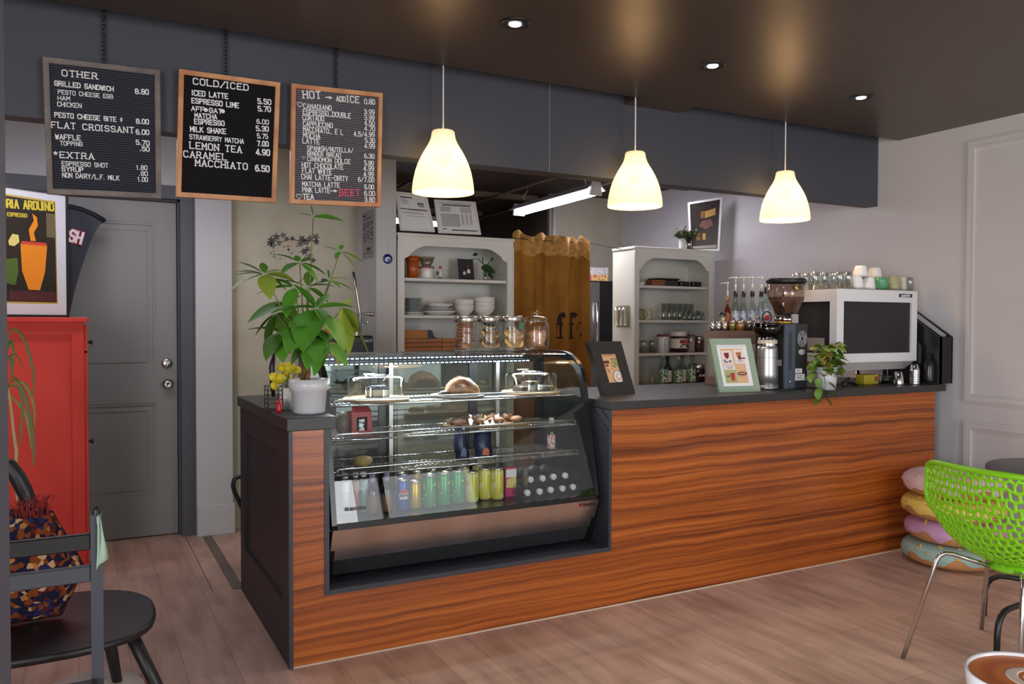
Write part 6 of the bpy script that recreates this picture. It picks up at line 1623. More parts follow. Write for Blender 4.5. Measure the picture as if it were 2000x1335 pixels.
single('snack_bag', MB().sphere((inc(672, y), y + .02, S2 + .055), .055, 12, 8, sx=.62, sy=.5), mat('bag_brown_grey', (110, 96, 88), .4), 'grey brown packet at the left of the red snack box', 'packet')
# cinnamon roll tray with clear lid
y = .34; x0_, x1_ = inc(878, y), inc(1016, y)
t = thing('pastry_tray', 'clear tray of wrapped pastries on the middle shelf', 'tray', ((x0_ + x1_)/2, y, S2))
part(t, 'tray', MB().bbox(x0_, x1_, y - .07, y + .09, S2, S2 + .012, .005), mat('tray_kraft', (176, 140, 104), .6))
film = MB(); rows = []
for i in range(16):
    tt = i/15; rows.append([V(x0_ + (x1_ - x0_)*tt, y - .075 + .16*j/6, S2 + .016 + .045*sin(pi*j/6)*(.6 + .4*sin(tt*pi)) + .006*sin(i*2.3 + j*1.7)) for j in range(7)])
part(t, 'film', film.loft(rows, False, False, False), glass('film_crinkled', (244, 240, 236), 2.4, .06))
m_past = mat('pastry_pale', (190, 144, 112), .7, noise=((160, 106, 76), (30, 30, 30), .4, .6, 3), bump=.3, bscale=60)
for k in range(8):
    xx = x0_ + (x1_ - x0_)*(.1 + .8*(k % 4)/3); yy_ = y - .035 + .075*(k//4)
    single('pastry', MB().sphere((xx, yy_, S2 + .030), .03, 12, 8, sx=1.1, sz=.58), m_past, '%s pastry in the %s row of the wrapped pastry tray' % (nth(k % 4, 4), 'front' if k < 4 else 'back'), 'pastry', group='pastries in the wrapped tray')
# lower shelf
y = .28
def pouch(px0, px1, py0, py1, y, z, lab, m, m2, tilt=0.0):
    x0_, x1_ = inc(px0, y), inc(px1, y); u = uy(x0_, y); h = (py1 - py0)*u*1.02
    t = thing('chip_bag', lab, 'snack bag', ((x0_ + x1_)/2, y, z))
    rows = []
    for i in range(9):
        q = i/8; th = .018*sin(pi*q)**.6 + .0012; x_ = tilt*q
        rows.append([V(x0_ + x_ + .004*sin(q*9), y + .02*q, z + h*q), V((x0_ + x1_)/2 + x_, y - th + .02*q, z + h*q), V(x1_ + x_ + .003*sin(q*8), y + .02*q, z + h*q), V((x0_ + x1_)/2 + x_, y + th + .02*q, z + h*q)])
    part(t, 'bag', MB().loft(rows, True, True, True), m)
    a = V((x0_ + x1_)/2, y - .0195, z + h*.3)
    part(t, 'picture', MB().prism([V(x0_ + (x1_ - x0_)*p + tilt*v, y - .0205 + .02*v + .004*abs(p - .5), z + h*v) for p, v in ((.3, .16), (.7, .12), (.75, .3), (.62, .42), (.4, .38))], (0, -.001, 0)), m2)
m_nvy = mat('bag_navy', (34, 44, 84), .3); m_nv2 = mat('bag_indigo', (52, 62, 104), .3)
pouch(889, 916, 862, 926, .25, S3, 'slim navy snack bag, left of the two on the lower wire shelf', m_nvy, mat('bag_gold_patch', (70, 90, 130), .3))
pouch(928, 962, 856, 906, .27, S3, 'wider navy snack bag with orange picture, right of the two on the lower wire shelf', m_nv2, mat('bag_orange_patch', (206, 106, 60), .4))
single('golden_packet', MB().sphere((inc(709, .3), .30, S3 + .028), .04, 14, 8, sx=1.15, sy=.7, sz=.65), mat('packet_gold', (196, 166, 106), .3, bump=.5, bscale=50), 'golden wrapped packet at the left of the lower wire shelf', 'packet')
y = .30; x = inc(1077, y); u = uy(x, y)
bottle((x, y, S3), 8*u, 66*u, glass('bottle_clear_tint', (230, 226, 220), 1.3), m_white, 'little pink labelled sauce bottle on the lower wire shelf', lab=(.1, .5, mat('label_pink', (206, 120, 120), .4, noise=((226, 210, 206), (60, 60, 60), .45, .55, 1))), neck=.5, capl=.14)
# bottom deck: drinks
def can(px, y, wpx, hpx, m, label, group, mtop=None, band=None, z=DK):
    x = inc(px, y); u = uy(x, y); r = wpx/2*u; h = hpx*u
    t = thing('drink_can', label, 'can', (x, y, z), group=group)
    part(t, 'body', MB().lathe((x, y, z), [(.0005, .002), (r*.75, .001), (r*.96, h*.05), (r, h*.1), (r, h*.86), (r*.86, h*.95)], 28), m)
    part(t, 'lid', MB().lathe((x, y, z), [(r*.86, h*.95), (r*.88, h*.985), (r*.82, h), (r*.78, h*.97), (.0005, h*.97)], 24), m_lidsteel)
    if band: band(t, x, y, z, r, h)
    return t
m_cblue = mat('can_blue', (36, 84, 170), .25, metal=.3); m_cgold = mat('can_gold', (206, 168, 40), .25, metal=.4)
m_cgreen = mat('can_green', (32, 146, 72), .25, metal=.2, noise=((190, 214, 120), (30, 30, 30), .62, .68, 1)); m_cyel = mat('can_lemon', (222, 208, 84), .3, metal=.1, noise=((236, 230, 170), (26, 26, 26), .5, .6, 1))
def pepsi(t, x, y, z, r, h):
    def patch(pts, m, nm, k):
        mb = MB(); rows = []
        for (a0, a1, v) in pts: rows.append([V(x + r*k*sin(a0 + (a1 - a0)*i/8), y - r*k*cos(a0 + (a1 - a0)*i/8), z + h*v) for i in range(9)])
        part(t, nm, mb.loft(rows, False, False, True), m)
    disc_ = [(-.9*sqrt(max(1 - ((v - .5)/.22)**2, 0)), .9*sqrt(max(1 - ((v - .5)/.22)**2, 0)), v) for v in [.28 + .44*i/12 for i in range(13)]]
    patch(disc_, m_pwhite, 'white_roundel', 1.006)
    patch([(a, b, v) for a, b, v in disc_ if v > .56], mat('roundel_red', (206, 60, 50), .3), 'red_wave', 1.012)
    patch([(a, b, v) for a, b, v in disc_ if v < .42], m_cblue, 'blue_wave', 1.012)
    mb = MB(); lettering(mb, 'PEPSI', V(x - r*.75, y - r*1.03, z + h*.46), V(x + r*.75, y - r*1.03, z + h*.46), h*.085, (0, -1, 0), wt=.2, th=.001)
    part(t, 'lettering', mb, mat('letter_navy', (20, 34, 90), .4))
GA = 'drink cans in the display case'
can(786, .20, 25, 62, m_cblue, 'blue cola can with red and white roundel in the display case', GA, band=pepsi)
can(810, .21, 25, 55, m_cgold, 'gold can right of the blue cola can', GA)
for i, px in enumerate((838, 866, 893)):
    can(px, .20 + .01*i, 28, 66, m_cgreen, ('leftmost', 'middle', 'rightmost')[i] + ' of the three green soda cans', GA)
for i, px in enumerate((922, 946, 971)):
    can(px, .21 + .03*(i == 1), 26, 62, m_cyel, ('leftmost', 'middle', 'rightmost')[i] + ' of the three lemon yellow cans', GA)
for i, (px, yy_) in enumerate(((787, .33), (815, .33), (845, .33), (875, .34), (905, .34), (935, .35))):
    can(px, yy_, 25, 60, (m_cblue, m_cgold, m_cgreen, m_cgreen, m_cyel, m_cyel)[i], ('blue can in the back row behind the blue cola can', 'gold can in the back row', 'green can, left of two in the back row', 'green can, right of two in the back row', 'yellow can, left of two in the back row', 'yellow can, right of two in the back row')[i], GA)
# flavoured glass bottles at the left
m_mauve = mat('label_mauve', (150, 134, 176), .4)
m_peach = mat('drink_peach', (214, 170, 90), .3)
for i, px in enumerate((727, 755)):
    y = .21; x = inc(px, y); u = uy(x, y)
    bottle((x, y, DK), 12*u, 78*u, glass('bottle_mauve', (206, 200, 222), 1.3), m_mauve, ('left', 'right')[i] + ' of two mauve necked drink bottles with peach drink', 'mauve drink bottles', neck=.36, capl=.2, fill=(.40, m_peach))
for i, (px, tint) in enumerate(((674, (206, 224, 214)), (694, (226, 190, 190)), (710, (186, 214, 206)))):
    y = .24; x = inc(px, y); u = uy(x, y)
    bottle((x, y, DK), 9*u, 80*u, glass('tall_bottle_tint_%d' % i, tint, 1.3), m_white, ('pale mint', 'pale rose', 'pale teal')[i] + ' tall bottle at the left end of the display case', 'tall pale bottles', neck=.45, fill=(.8, mat('drink_tint_%d' % i, tint, .4)))
# pink carton
y = .22; x0_, x1_ = inc(988, y), inc(1009, y); u = uy(x0_, y)
t = thing('juice_carton', 'pink and yellow juice carton beside the yellow cans', 'carton', ((x0_ + x1_)/2, y, DK))
hc_ = 58*u
part(t, 'body', MB().bbox(x0_, x1_, y, y + .045, DK, DK + hc_, .002), mat('carton_pink', (204, 56, 112), .4))
part(t, 'yellow_panel', MB().prism([V(x0_ + .002, y - .001, DK + hc_*.35), V(x1_ - .002, y - .001, DK + hc_*.3), V(x1_ - .002, y - .001, DK + hc_*.7), V(x0_ + .006, y - .001, DK + hc_*.62)], (0, -.001, 0)), mat('carton_yellow', (232, 206, 120), .4))
part(t, 'white_panel', MB().box(x0_ + .001, x1_ - .001, y - .002, y, DK + hc_*.68, DK + hc_*.95), m_pwhite)
# water bottles lying with their caps to the front
m_wat = glass('water_bottle_plastic', (214, 224, 230), 1.3, .08)
wb = [(1036, 0, .12), (1066, 0, .12), (1098, 0, .13), (1127, 0, .13), (1150, 0, .14), (1050, 1, .15), (1080, 1, .15), (1110, 1, .16), (1134, 1, .16)]
for i, (px, rw, y) in enumerate(wb):
    x = inc(px, y); r = .0335; z = DK + r + .001 + rw*.057
    if rw == 0: x = inc(1032, .12) + i*.0685
    else: x = inc(1032, .12) + .034 + (i - 5)*.0685
    t = thing('water_bottle', ('bottom' if rw == 0 else 'upper') + ' row water bottle lying with its white cap forward, ' + (nth(i, 5) if rw == 0 else nth(i - 5, 4)), 'bottle', (x, y, z - r), group='water bottles lying in the display case')
    part(t, 'body', MB().lathe((x, y + .02, z), [(r*.38, 0), (r*.42, .012), (r*.9, .05), (r, .07), (r*.96, .10), (r, .13), (r, .19), (.0005, .19)], 18, axis=(0, 1, 0)), m_wat)
    part(t, 'cap', MB().lathe((x, y, z), [(.0005, 0), (r*.42, 0), (r*.46, .002), (r*.46, .016), (r*.42, .020)], 16, axis=(0, 1, 0)), m_white)
# divider sheets standing in the case
pl_ = MB().box(inc(1019, .2), inc(1019, .2) + .004, .14, .45, DK, DK + .17)
single('acrylic_divider', pl_, glass('acrylic_sheet', (226, 230, 230), 1.4), 'clear divider between the carton and the water bottles', 'divider')
# ------------------------------------------------------------------ short worktop: money tree, lemon ornament, knife stand
pc = V(P(604, 806, z=HT).x, P(604, 806, z=HT).y, HT + .0005)
u = ((pc - CAM).dot(f_))/F_PX
t = thing('potted_money_tree', 'bushy money tree with braided trunk in a white pot on the short worktop', 'potted plant', pc)
part(t, 'pot', MB().lathe(pc, [(.0005, 0), (28*u, 0), (30.5*u, 3*u), (34*u, 44*u), (37.6*u, 45*u), (39*u, 67*u), (36.5*u, 67*u), (35*u, 58*u), (.0005, 58*u)], 44), mat('pot_gloss_white', (222, 224, 226), .22))
part(t, 'soil', MB().lathe(pc, [(35*u, 58.5*u), (.0005, 60*u)], 24), mat('soil_dark', (58, 44, 34), .9))
tr = MB()
topz = 128*u
for k in range(3):
    a0 = 2*pi*k/3
    tr.tube([pc + V((6 - 2*q)*u*cos(a0 + q*5) - 7*u*(1 - .2*q), (6 - 2*q)*u*sin(a0 + q*5), 57*u + q*(topz - 57*u)) for q in [i/12 for i in range(13)]], [(5.2 - 1.6*i/12)*u for i in range(13)], 8)
part(t, 'braided_trunk', tr, mat('trunk_brown', (150, 104, 62), .7, noise=((108, 70, 38), (40, 40, 20), .4, .6, 3), bump=.4, bscale=80))
crown = pc + V(-6*u, 0, topz)
def pp(px, py, dy): return P(px, py, y=pc.y + dy)
sm = MB(); lf = MB()
# hub pixel, depth offset, leaflets as (tip px, tip py, width factor, depth of tip, shade)
hubs = [
 ((612, 424), .00, [(606, 400, .36, 0, 0), (583, 417, .26, .0, 0), (670, 432, .32, -.05, 0), (650, 430, .3, .06, 0)]),
 ((664, 490), .05, [(634, 483, .30, 0, 0), (668, 479, .42, .03, 0), (712, 515, .22, .0, 1), (702, 536, .26, -.05, 1), (656, 505, .4, -.03, 0)]),
 ((585, 512), -.03, [(534, 497, .24, .0, 2), (578, 500, .4, .05, 0), (620, 508, .3, .05, 2), (636, 537, .28, .0, 2), (620, 550, .34, -.06, 0), (550, 536, .32, -.08, 0)]),
 ((516, 535), -.04, [(462, 512, .26, .02, 2), (457, 533, .26, -.03, 2), (452, 541, .20, -.05, 2), (452, 567, .34, -.08, 1), (528, 584, .40, -.12, 1), (557, 566, .34, -.06, 2), (560, 530, .34, .04, 1), (513, 514, .46, .05, 2), (574, 549, .24, .08, 1)]),
 ((643, 547), .02, [(640, 527, .40, .0, 0), (605, 560, .30, .04, 2), (690, 568, .26, .0, 1), (664, 562, .34, -.05, 0), (678, 545, .26, .06, 1), (628, 552, .3, .08, 2)]),
 ((617, 602), -.10, [(573, 556, .46, -.02, 0), (644, 576, .50, .02, 0), (529, 613, .36, -.10, 0), (592, 688, .42, -.22, 0), (672, 686, .36, -.20, 0), (690, 600, .34, -.06, 0)]),
 ((600, 560), .05, [(548, 548, .3, .05, 2), (570, 590, .34, .02, 2), (640, 590, .34, .0, 0), (655, 560, .3, .04, 2), (606, 530, .36, .08, 2)]),
 ((575, 560), -.05, [(500, 575, .32, -.04, 0), (530, 545, .32, .0, 2), (600, 540, .34, .0, 0), (560, 620, .36, -.08, 0)]),
 ((655, 640), .03, [(700, 668, .3, .0, 1), (690, 636, .28, .04, 0), (660, 690, .32, .0, 0), (630, 690, .34, .02, 2)]),
 ((600, 665), -.03, [(570, 712, .36, -.04, 2), (600, 722, .34, -.06, 0), (632, 712, .34, -.04, 0), (560, 680, .34, .0, 2), (645, 690, .32, .0, 0)]),
 ((598, 640), -.12, [(560, 690, .40, -.20, 0), (618, 706, .40, -.22, 0), (640, 668, .40, -.16, 0), (566, 640, .38, -.14, 0)]),
 ((540, 610), .08, [(500, 655, .36, .05, 2), (520, 680, .36, .05, 2), (566, 690, .36, .04, 2), (590, 640, .36, .08, 2)]),
 ((566, 590), .03, [(524, 600, .34, .02, 2), (484, 631, .34, -.04, 2), (560, 575, .40, .06, 2), (590, 578, .40, .08, 2), (574, 640, .40, -.03, 2)]),
 ((547, 648), -.06, [(484, 644, .38, -.06, 2), (520, 704, .36, -.12, 2), (553, 707, .42, -.12, 0), (572, 668, .42, -.02, 0), (590, 700, .4, .02, 0)]),
 ((637, 668), -.06, [(618, 716, .42, -.10, 0), (614, 733, .36, -.05, 0), (678, 716, .34, -.12, 0), (664, 722, .30, -.06, 1), (690, 694, .34, .0, 1), (652, 655, .44, .02, 0)]),
 ((668, 600), .04, [(690, 585, .30, .06, 1), (697, 618, .26, .0, 1), (680, 694, .40, -.05, 1), (722, 697, .24, -.05, 1), (700, 640, .28, .08, 1)]),
]
for (hx, hy), dy, tips in hubs:
    h = pp(hx, hy, dy)
    mid = crown.lerp(h, .5) + V(0, 0, -.02)
    sm.tube([crown - V(0, 0, .01), crown.lerp(h, .3) + V(0, 0, .01), mid, h], [.0045, .0035, .003, .0022], 6)
    for (tx, ty, wf, td, sh) in tips:
        tip = pp(tx, ty, dy + td)
        d = tip - h; L_ = d.length
        dr = .22; start = d + V(0, 0, dr*L_)
        roll = random.uniform(-.35, .35)
        lf.m(sh).leaf(h + start.normalized()*.006, start, start.length*.985, L_*wf*1.15, dr*L_/start.length, roll, .22, 8)
part(t, 'branches', sm, mat('stem_green', (120, 136, 60), .5))
part(t, 'foliage', lf, [mat('tree_leaf', (92, 156, 48), .55, spec=.3), mat('tree_leaf_light', (150, 172, 62), .55, spec=.3), mat('tree_leaf_deep', (84, 128, 46), .55, spec=.3)])
# white pot with lemons behind
y = pc.y + .16
c = V(PX(560, y, 1.06), y, HT + .0005); u2_ = uy(c.x, y) if 'uy' in globals() else u
t = thing('lemon_pot', 'small white pot of lemon ornaments behind the money tree', 'potted plant', c)
part(t, 'pot', MB().lathe(c, [(.0005, 0), (10*u2_, 0), (15*u2_, 44*u2_), (14*u2_, 44*u2_), (12*u2_, 36*u2_), (.0005, 36*u2_)], 24), m_cer)
lm_ = mat('lemon_yellow', (222, 204, 40), .4)
for k, (px, py, dd, rr) in enumerate(((552, 717, .0, 10), (566, 717, -.03, 11), (548, 738, -.03, 10), (580, 722, .02, 8), (560, 735, .03, 9))):
    p = P(px, py, y=y + dd)
    part(t, 'lemon', MB().sphere(p, rr*u2_, 14, 10, sx=1.08), lm_)
    part(t, 'stalk', MB().tube([c + V(0, 0, 36*u2_), p], .0018, 5), m_dkgreen)
# black wire rack
y = pc.y + .17
c = V(PX(534, y, 1.06), y, HT + .0005)
t = thing('wire_rack', 'black wire rack with hanging yellow lemon slices beside the pots', 'rack', c)
wm = MB()
w_, d_, hh = .030, .035, .105
for sx in (-w_, w_):
    for sy in (-d_, d_): wm.tube([c + V(sx, sy, .004), c + V(sx, sy, hh)], .0022, 6)
for k in range(6):
    z = .012 + k*.019
    wm.tube([c + V(-w_, -d_, z), c + V(w_, -d_, z), c + V(w_, d_, z), c + V(-w_, d_, z)], .0018, 6, closed=True)
wm.tube([c + V(-w_, -d_, .004), c + V(w_, -d_, .004), c + V(w_, d_, .004), c + V(-w_, d_, .004)], .004, 6, closed=True)
part(t, 'wire_frame', wm, m_black)
for k, (px, py) in enumerate(((534, 735), (537, 752))):
    p = P(px, py, y=y - d_ - .004)
    part(t, 'lemon_slice', MB().lathe(p, [(.0005, -.003), (.019, -.003), (.019, .003), (.0005, .003)], 18, axis=(.2, -1, .1)), lm_)
part(t, 'black_handle', MB().tube([c + V(0, .0, .06), c + V(-.004, 0, .13), c + V(-.006, 0, .19), c + V(.004, 0, .25)], [.007, .012, .012, .008], 10), m_black)
c = V(PX(545, pc.y + .075, 1.03), pc.y + .075, HT + .0005)
t = thing('red_bottle', 'tiny red squeeze bottle in front of the black wire rack', 'bottle', c)
part(t, 'body', MB().lathe(c, [(.0005, 0), (.013, 0), (.014, .01), (.013, .038), (.006, .05), (.0005, .05)], 16), mat('bottle_red', (186, 28, 36), .35))
part(t, 'nozzle', MB().lathe(c + V(0, 0, .05), [(.005, 0), (.003, .012), (.0005, .012)], 10), bpy.data.materials['bottle_red'])

# ------------------------------------------------------------------ staff side: juicer counter, tap, black box
by = 1.62
bx0, bx1 = PX(628, by, 1.0), 1.02
t = thing('back_bench', 'low dark bench on the staff side behind the display case', 'bench', ((bx0 + bx1)/2, by + .2, 0))
part(t, 'carcass', MB().box(bx0, bx1, by - .02, by + .36, .08, 1.0), m_cpaint)
part(t, 'top', MB().bbox(bx0 - .02, bx1 + .0, by - .04, by + .38, 1.0, 1.03, .003), m_top)
part(t, 'plinth', MB().box(bx0 + .03, bx1 - .03, by + .02, by + .33, 0, .08), m_black)
zb4 = 1.0305
xa, xb = PX(655, by, 1.2), PX(730, by, 1.2)
zt4 = P(700, 655, y=by).z
t = thing('juice_dispenser', 'black based juicer with oranges under a clear hood on the staff side', 'juicer', ((xa + xb)/2, by + .1, zb4))
part(t, 'base', MB().bbox(xa, xb, by, by + .22, zb4, zt4, .008), m_black)
sc = MB(); lettering(sc, 'FRESH' if False else 'RIO', P(713, 667, y=by - .001), P(727, 666, y=by - .001), .012, (0, -1, 0), wt=.16, th=.001)
part(t, 'script_mark', sc, m_lett)
uu_ = uy(xa, by)
hcn = V(PX(690, by + .1, 1.3), by + .11, zt4)
part(t, 'hood', MB().lathe(hcn, [(38*uu_, 0), (38*uu_, 22*uu_), (30*uu_, 38*uu_), (14*uu_, 46*uu_), (.0005, 47*uu_)], 28), m_dome)
orange = mat('orange_peel', (226, 120, 36), .4, bump=.2, bscale=300)
for k, (px, py, dd) in enumerate(((683, 636, -.02), (665, 640, .02), (648, 634, .04))):
    p = P(px, py, y=by + .10 + dd); r = 14*uu_
    p.z = zt4 + r + .001
    single('orange', MB().sphere(p, r, 18, 12), orange, ('rightmost', 'middle', 'leftmost')[k] + ' orange under the clear juicer hood', 'orange', group='oranges in the juicer')
y = by + .28
t = thing('spray_tap', 'slim steel spray tap standing behind the money tree', 'tap', (PX(697, y, 1.1), y, zb4))
a, b, c3 = P(690, 530, y=y), P(703, 612, y=y), P(724, 613, y=y - .05)
part(t, 'pipe', MB().tube([V(b.x, y, zb4), b - V(0, 0, .02), b, a.lerp(b, .5), a], .009, 10), m_steel)
part(t, 'lever', MB().tube([b, c3], [.007, .011], 10).lathe(c3, [(.013, 0), (.016, .012), (.012, .022), (.0005, .022)], 14, axis=(c3 - b)), m_steel)
# bag handle behind the counter corner
hd = MB(); hy = 1.35
pts = [P(a, b, y=hy) for a, b in ((472, 990), (466, 975), (459, 962), (455, 948), (457, 936), (463, 931), (471, 930))]
pts = [V(max(p.x, -.2), hy, p.z) for p in pts]
t = thing('black_bag', 'black bag with a looped handle behind the counter end', 'bag', (.12, hy, 0))
part(t, 'handle', hd.tube([pts[0] + V(.03, 0, -.02)] + pts + [pts[-1] + V(.05, 0, -.02), pts[-1] + V(.06, 0, -.10)], .012, 8), m_black)
part(t, 'body', MB().bbox(pts[0].x + .005, pts[0].x + .22, hy - .09, hy + .09, 0, pts[0].z + .03, .03), m_black)

# ------------------------------------------------------------------ red cabinet, poster, flag
ry0 = 1.62; rx1 = PX(165, ry0, .9); rx0 = rx1 - .42; rtop = P(100, 619, y=ry0).z; rdep = .55
def redmat():
    return mat('cabinet_red_paint', (204, 62, 48), .6, spec=.25, noise=((182, 46, 36), (2.5, 2.5, 1.2), .35, .65, 4))
m_red = redmat()
t = thing('red_cabinet', 'tall red painted cabinet standing in front of the grey door', 'cabinet', ((rx0 + rx1)/2, ry0 + rdep/2, 0))
part(t, 'top', MB().bbox(rx0 - .02, rx1 + .022, ry0 - .018, ry0 + rdep + .01, rtop - .026, rtop, .003), m_red)
cb_ = MB().box(rx0, rx1, ry0 + .012, ry0 + .03, .06, rtop - .026).box(rx0, rx1, ry0 + rdep - .02, ry0 + rdep, .06, rtop - .026).box(rx0, rx0 + .018, ry0 + .03, ry0 + rdep - .02, .06, rtop - .026)
part(t, 'side_panel', cb_, m_red)
st = MB()
for q in ((rx1 - .058, rx1, .0, rtop - .026), (rx0, rx0 + .058, .0, rtop - .026), (rx0 + .058, rx1 - .058, rtop - .09, rtop - .026), (rx0 + .058, rx1 - .058, .06, .14)): st.box(q[0], q[1], ry0, ry0 + .012, q[2], q[3])
st.box(rx1 - .03, rx1, ry0 + rdep - .04, ry0 + rdep, 0, .06).box(rx0, rx0 + .03, ry0 + rdep - .04, ry0 + rdep, 0, .06)
part(t, 'side_frame', st, m_red)
dr_ = part(t, 'drawer_front', MB().box(rx1, rx1 + .018, ry0 + .02, ry0 + rdep - .02, rtop - .18, rtop - .04), m_red)
kz = P(170, 668, y=ry0 + .2).z
part(dr_, 'knob', MB().lathe((rx1 + .018, ry0 + .25, kz), [(.006, 0), (.006, .012), (.015, .020), (.012, .026), (.0005, .027)], 16, axis=(1, 0, 0)), m_black, root=t)
dd_ = part(t, 'door', MB().box(rx1, rx1 + .018, ry0 + .02, ry0 + rdep - .02, .07, rtop - .19), m_red)
part(dd_, 'knob', MB().lathe((rx1 + .018, ry0 + .08, .75), [(.006, 0), (.006, .012), (.015, .020), (.012, .026), (.0005, .027)], 16, axis=(1, 0, 0)), m_black, root=t)
# framed poster, turned towards the room, standing on the cabinet
far = V(PX(135, 1.92, 1.7), 1.92, rtop + .001)
dirp = V(-.83, -.56, 0).normalized()
pw = .50
zt5 = P(133, 378, y=1.92).z; ph = zt5 - rtop
near = far + dirp*.50
ctop = ph
nn = V(.9, -.42, 0)
c = [near, far, far + V(0, 0, ph), near + V(0, 0, ph)]
nrm = (c[1] - c[0]).cross(c[3] - c[0]).normalized()
t = thing('framed_poster', 'framed cafe poster in orange and black on top of the red cabinet', 'poster', (near + far)/2)
part(t, 'frame', MB().quadframe(c, .014, -nrm*.022), m_black)
inn = inset(c, .013)
part(t, 'mat_board', MB().prism([p - nrm*.006 for p in inn], -nrm*.005), mat('mat_board_grey', (192, 192, 194), .7))
def uq(u_, v_, k=0): return (c[0] + (c[1] - c[0])*u_) + V(0, 0, ph*(1 - v_)) - nrm*(.0055 - k)
# print area measured from the photo
def qq(px, py, k=0.0):
    d = W2C.transposed() @ Vector(((px - 1000)/F_PX, 1.0, (667.12 - py)/F_PX))
    tt = (c[0] - nrm*(.0055 - k) - CAM).dot(nrm)/d.dot(nrm)
    return CAM + d*tt
pm = MB()
def poly(mi, pts, k):
    pm.m(mi).prism([qq(a, b, k*.0002) for a, b in pts][::-1], nrm*.0003)
poly(1, [(-20, 362), (8, 377), (108, 393), (113, 593), (16, 591), (-20, 590)], 0)
poly(0, [(-18, 366), (8, 381), (106.5, 396), (111, 590), (17, 588), (-18, 588)], 1)
poly(4, [(90, 415), (107, 418), (109, 465), (91, 462)], 2)
poly(2, [(40, 476), (92, 480), (88, 530), (78, 566), (56, 565), (43, 528)], 3)
poly(2, [(60, 470), (56, 448), (66, 430), (63, 416), (72, 424), (74, 440), (66, 454), (70, 470)], 3)
poly(3, [(16, 470), (24, 456), (36, 458), (38, 472), (28, 480), (18, 478)], 4)
poly(5, [(10, 505), (34, 503), (36, 530), (30, 556), (12, 552)], 2)
poly(6, [(43, 470), (90, 474), (92, 480), (40, 476)], 4)
poly(7, [(18, 566), (108, 570), (110, 588), (17, 586)], 2)
part(t, 'print', pm, [mat('poster_black', (22, 20, 18), .3), mat('poster_edge', (176, 150, 60), .4), mat('poster_orange', (214, 126, 24), .35), mat('poster_straw', (206, 190, 110), .4), mat('poster_olive', (96, 86, 58), .4), mat('poster_leaf', (70, 96, 30), .4), mat('poster_red', (190, 60, 40), .4), mat('poster_plum', (70, 30, 34), .4)])
lp_ = MB()
lettering(lp_, 'TORIA ARDUINO', qq(-6, 403), qq(104, 411), (qq(60, 390) - qq(60, 405)).length, nrm, wt=.2, th=.0012, depth0=.0008)
lettering(lp_, 'ESPRESSO', qq(14, 421), qq(52, 424), .018, nrm, wt=.2, th=.0012, depth0=.0008)
part(t, 'lettering', lp_, mat('poster_yellow_ink', (196, 176, 50), .4))
# feather flag
fy_ = 2.24
t = thing('feather_flag', 'black feather flag with red edged white letters behind the poster', 'flag', (PX(150, fy_, 1.3), fy_, 0))
edge = [(120, 398), (140, 400), (160, 404), (182, 413), (198, 422), (209.5, 431), (196, 438), (186, 452), (176, 474), (164, 508), (150, 552), (142, 584), (136, 612), (130, 650), (128, 900), (118, 900)]
cl = MB().prism([P(a, b, y=fy_ + .012*sin(a*.12)) for a, b in edge][::-1], (0, .003, 0))
part(t, 'cloth', cl, mat('flag_charcoal', (52, 54, 62), .8))
slv = MB().tube([P(a, b, y=fy_ - .002) for a, b in ((120, 402), (140, 404), (160, 409), (182, 418), (204, 431))], .016, 8)
part(t, 'sleeve', slv, mat('flag_black', (18, 18, 24), .8))
part(t, 'pole', MB().tube([V(PX(122, fy_, .6), fy_ + .01, .02), V(PX(122, fy_, .6), fy_ + .01, 1.5), P(121, 402, y=fy_ + .01)], .008, 8), m_black)
part(t, 'base_plate', MB().bbox(PX(122, fy_, .1) - .15, PX(122, fy_, .1) + .12, fy_ - .04, fy_ + .10, 0, .015, .003), m_black)
l1 = MB(); a, b = P(134, 469, y=fy_ - .012), P(157, 475, y=fy_ - .012)
capf = (P(145, 452, y=fy_) - P(145, 473, y=fy_)).length
lettering(l1, 'SH', a, b, capf, (0, -1, 0), wt=.34, th=.003)
part(t, 'red_letter_edge', l1, mat('flag_red', (190, 44, 60), .6))
l2 = MB(); lettering(l2, 'SH', a + V(0, -.003, 0), b + V(0, -.003, 0), capf, (0, -1, 0), wt=.2, th=.002)
part(t, 'white_letters', l2, m_lett)

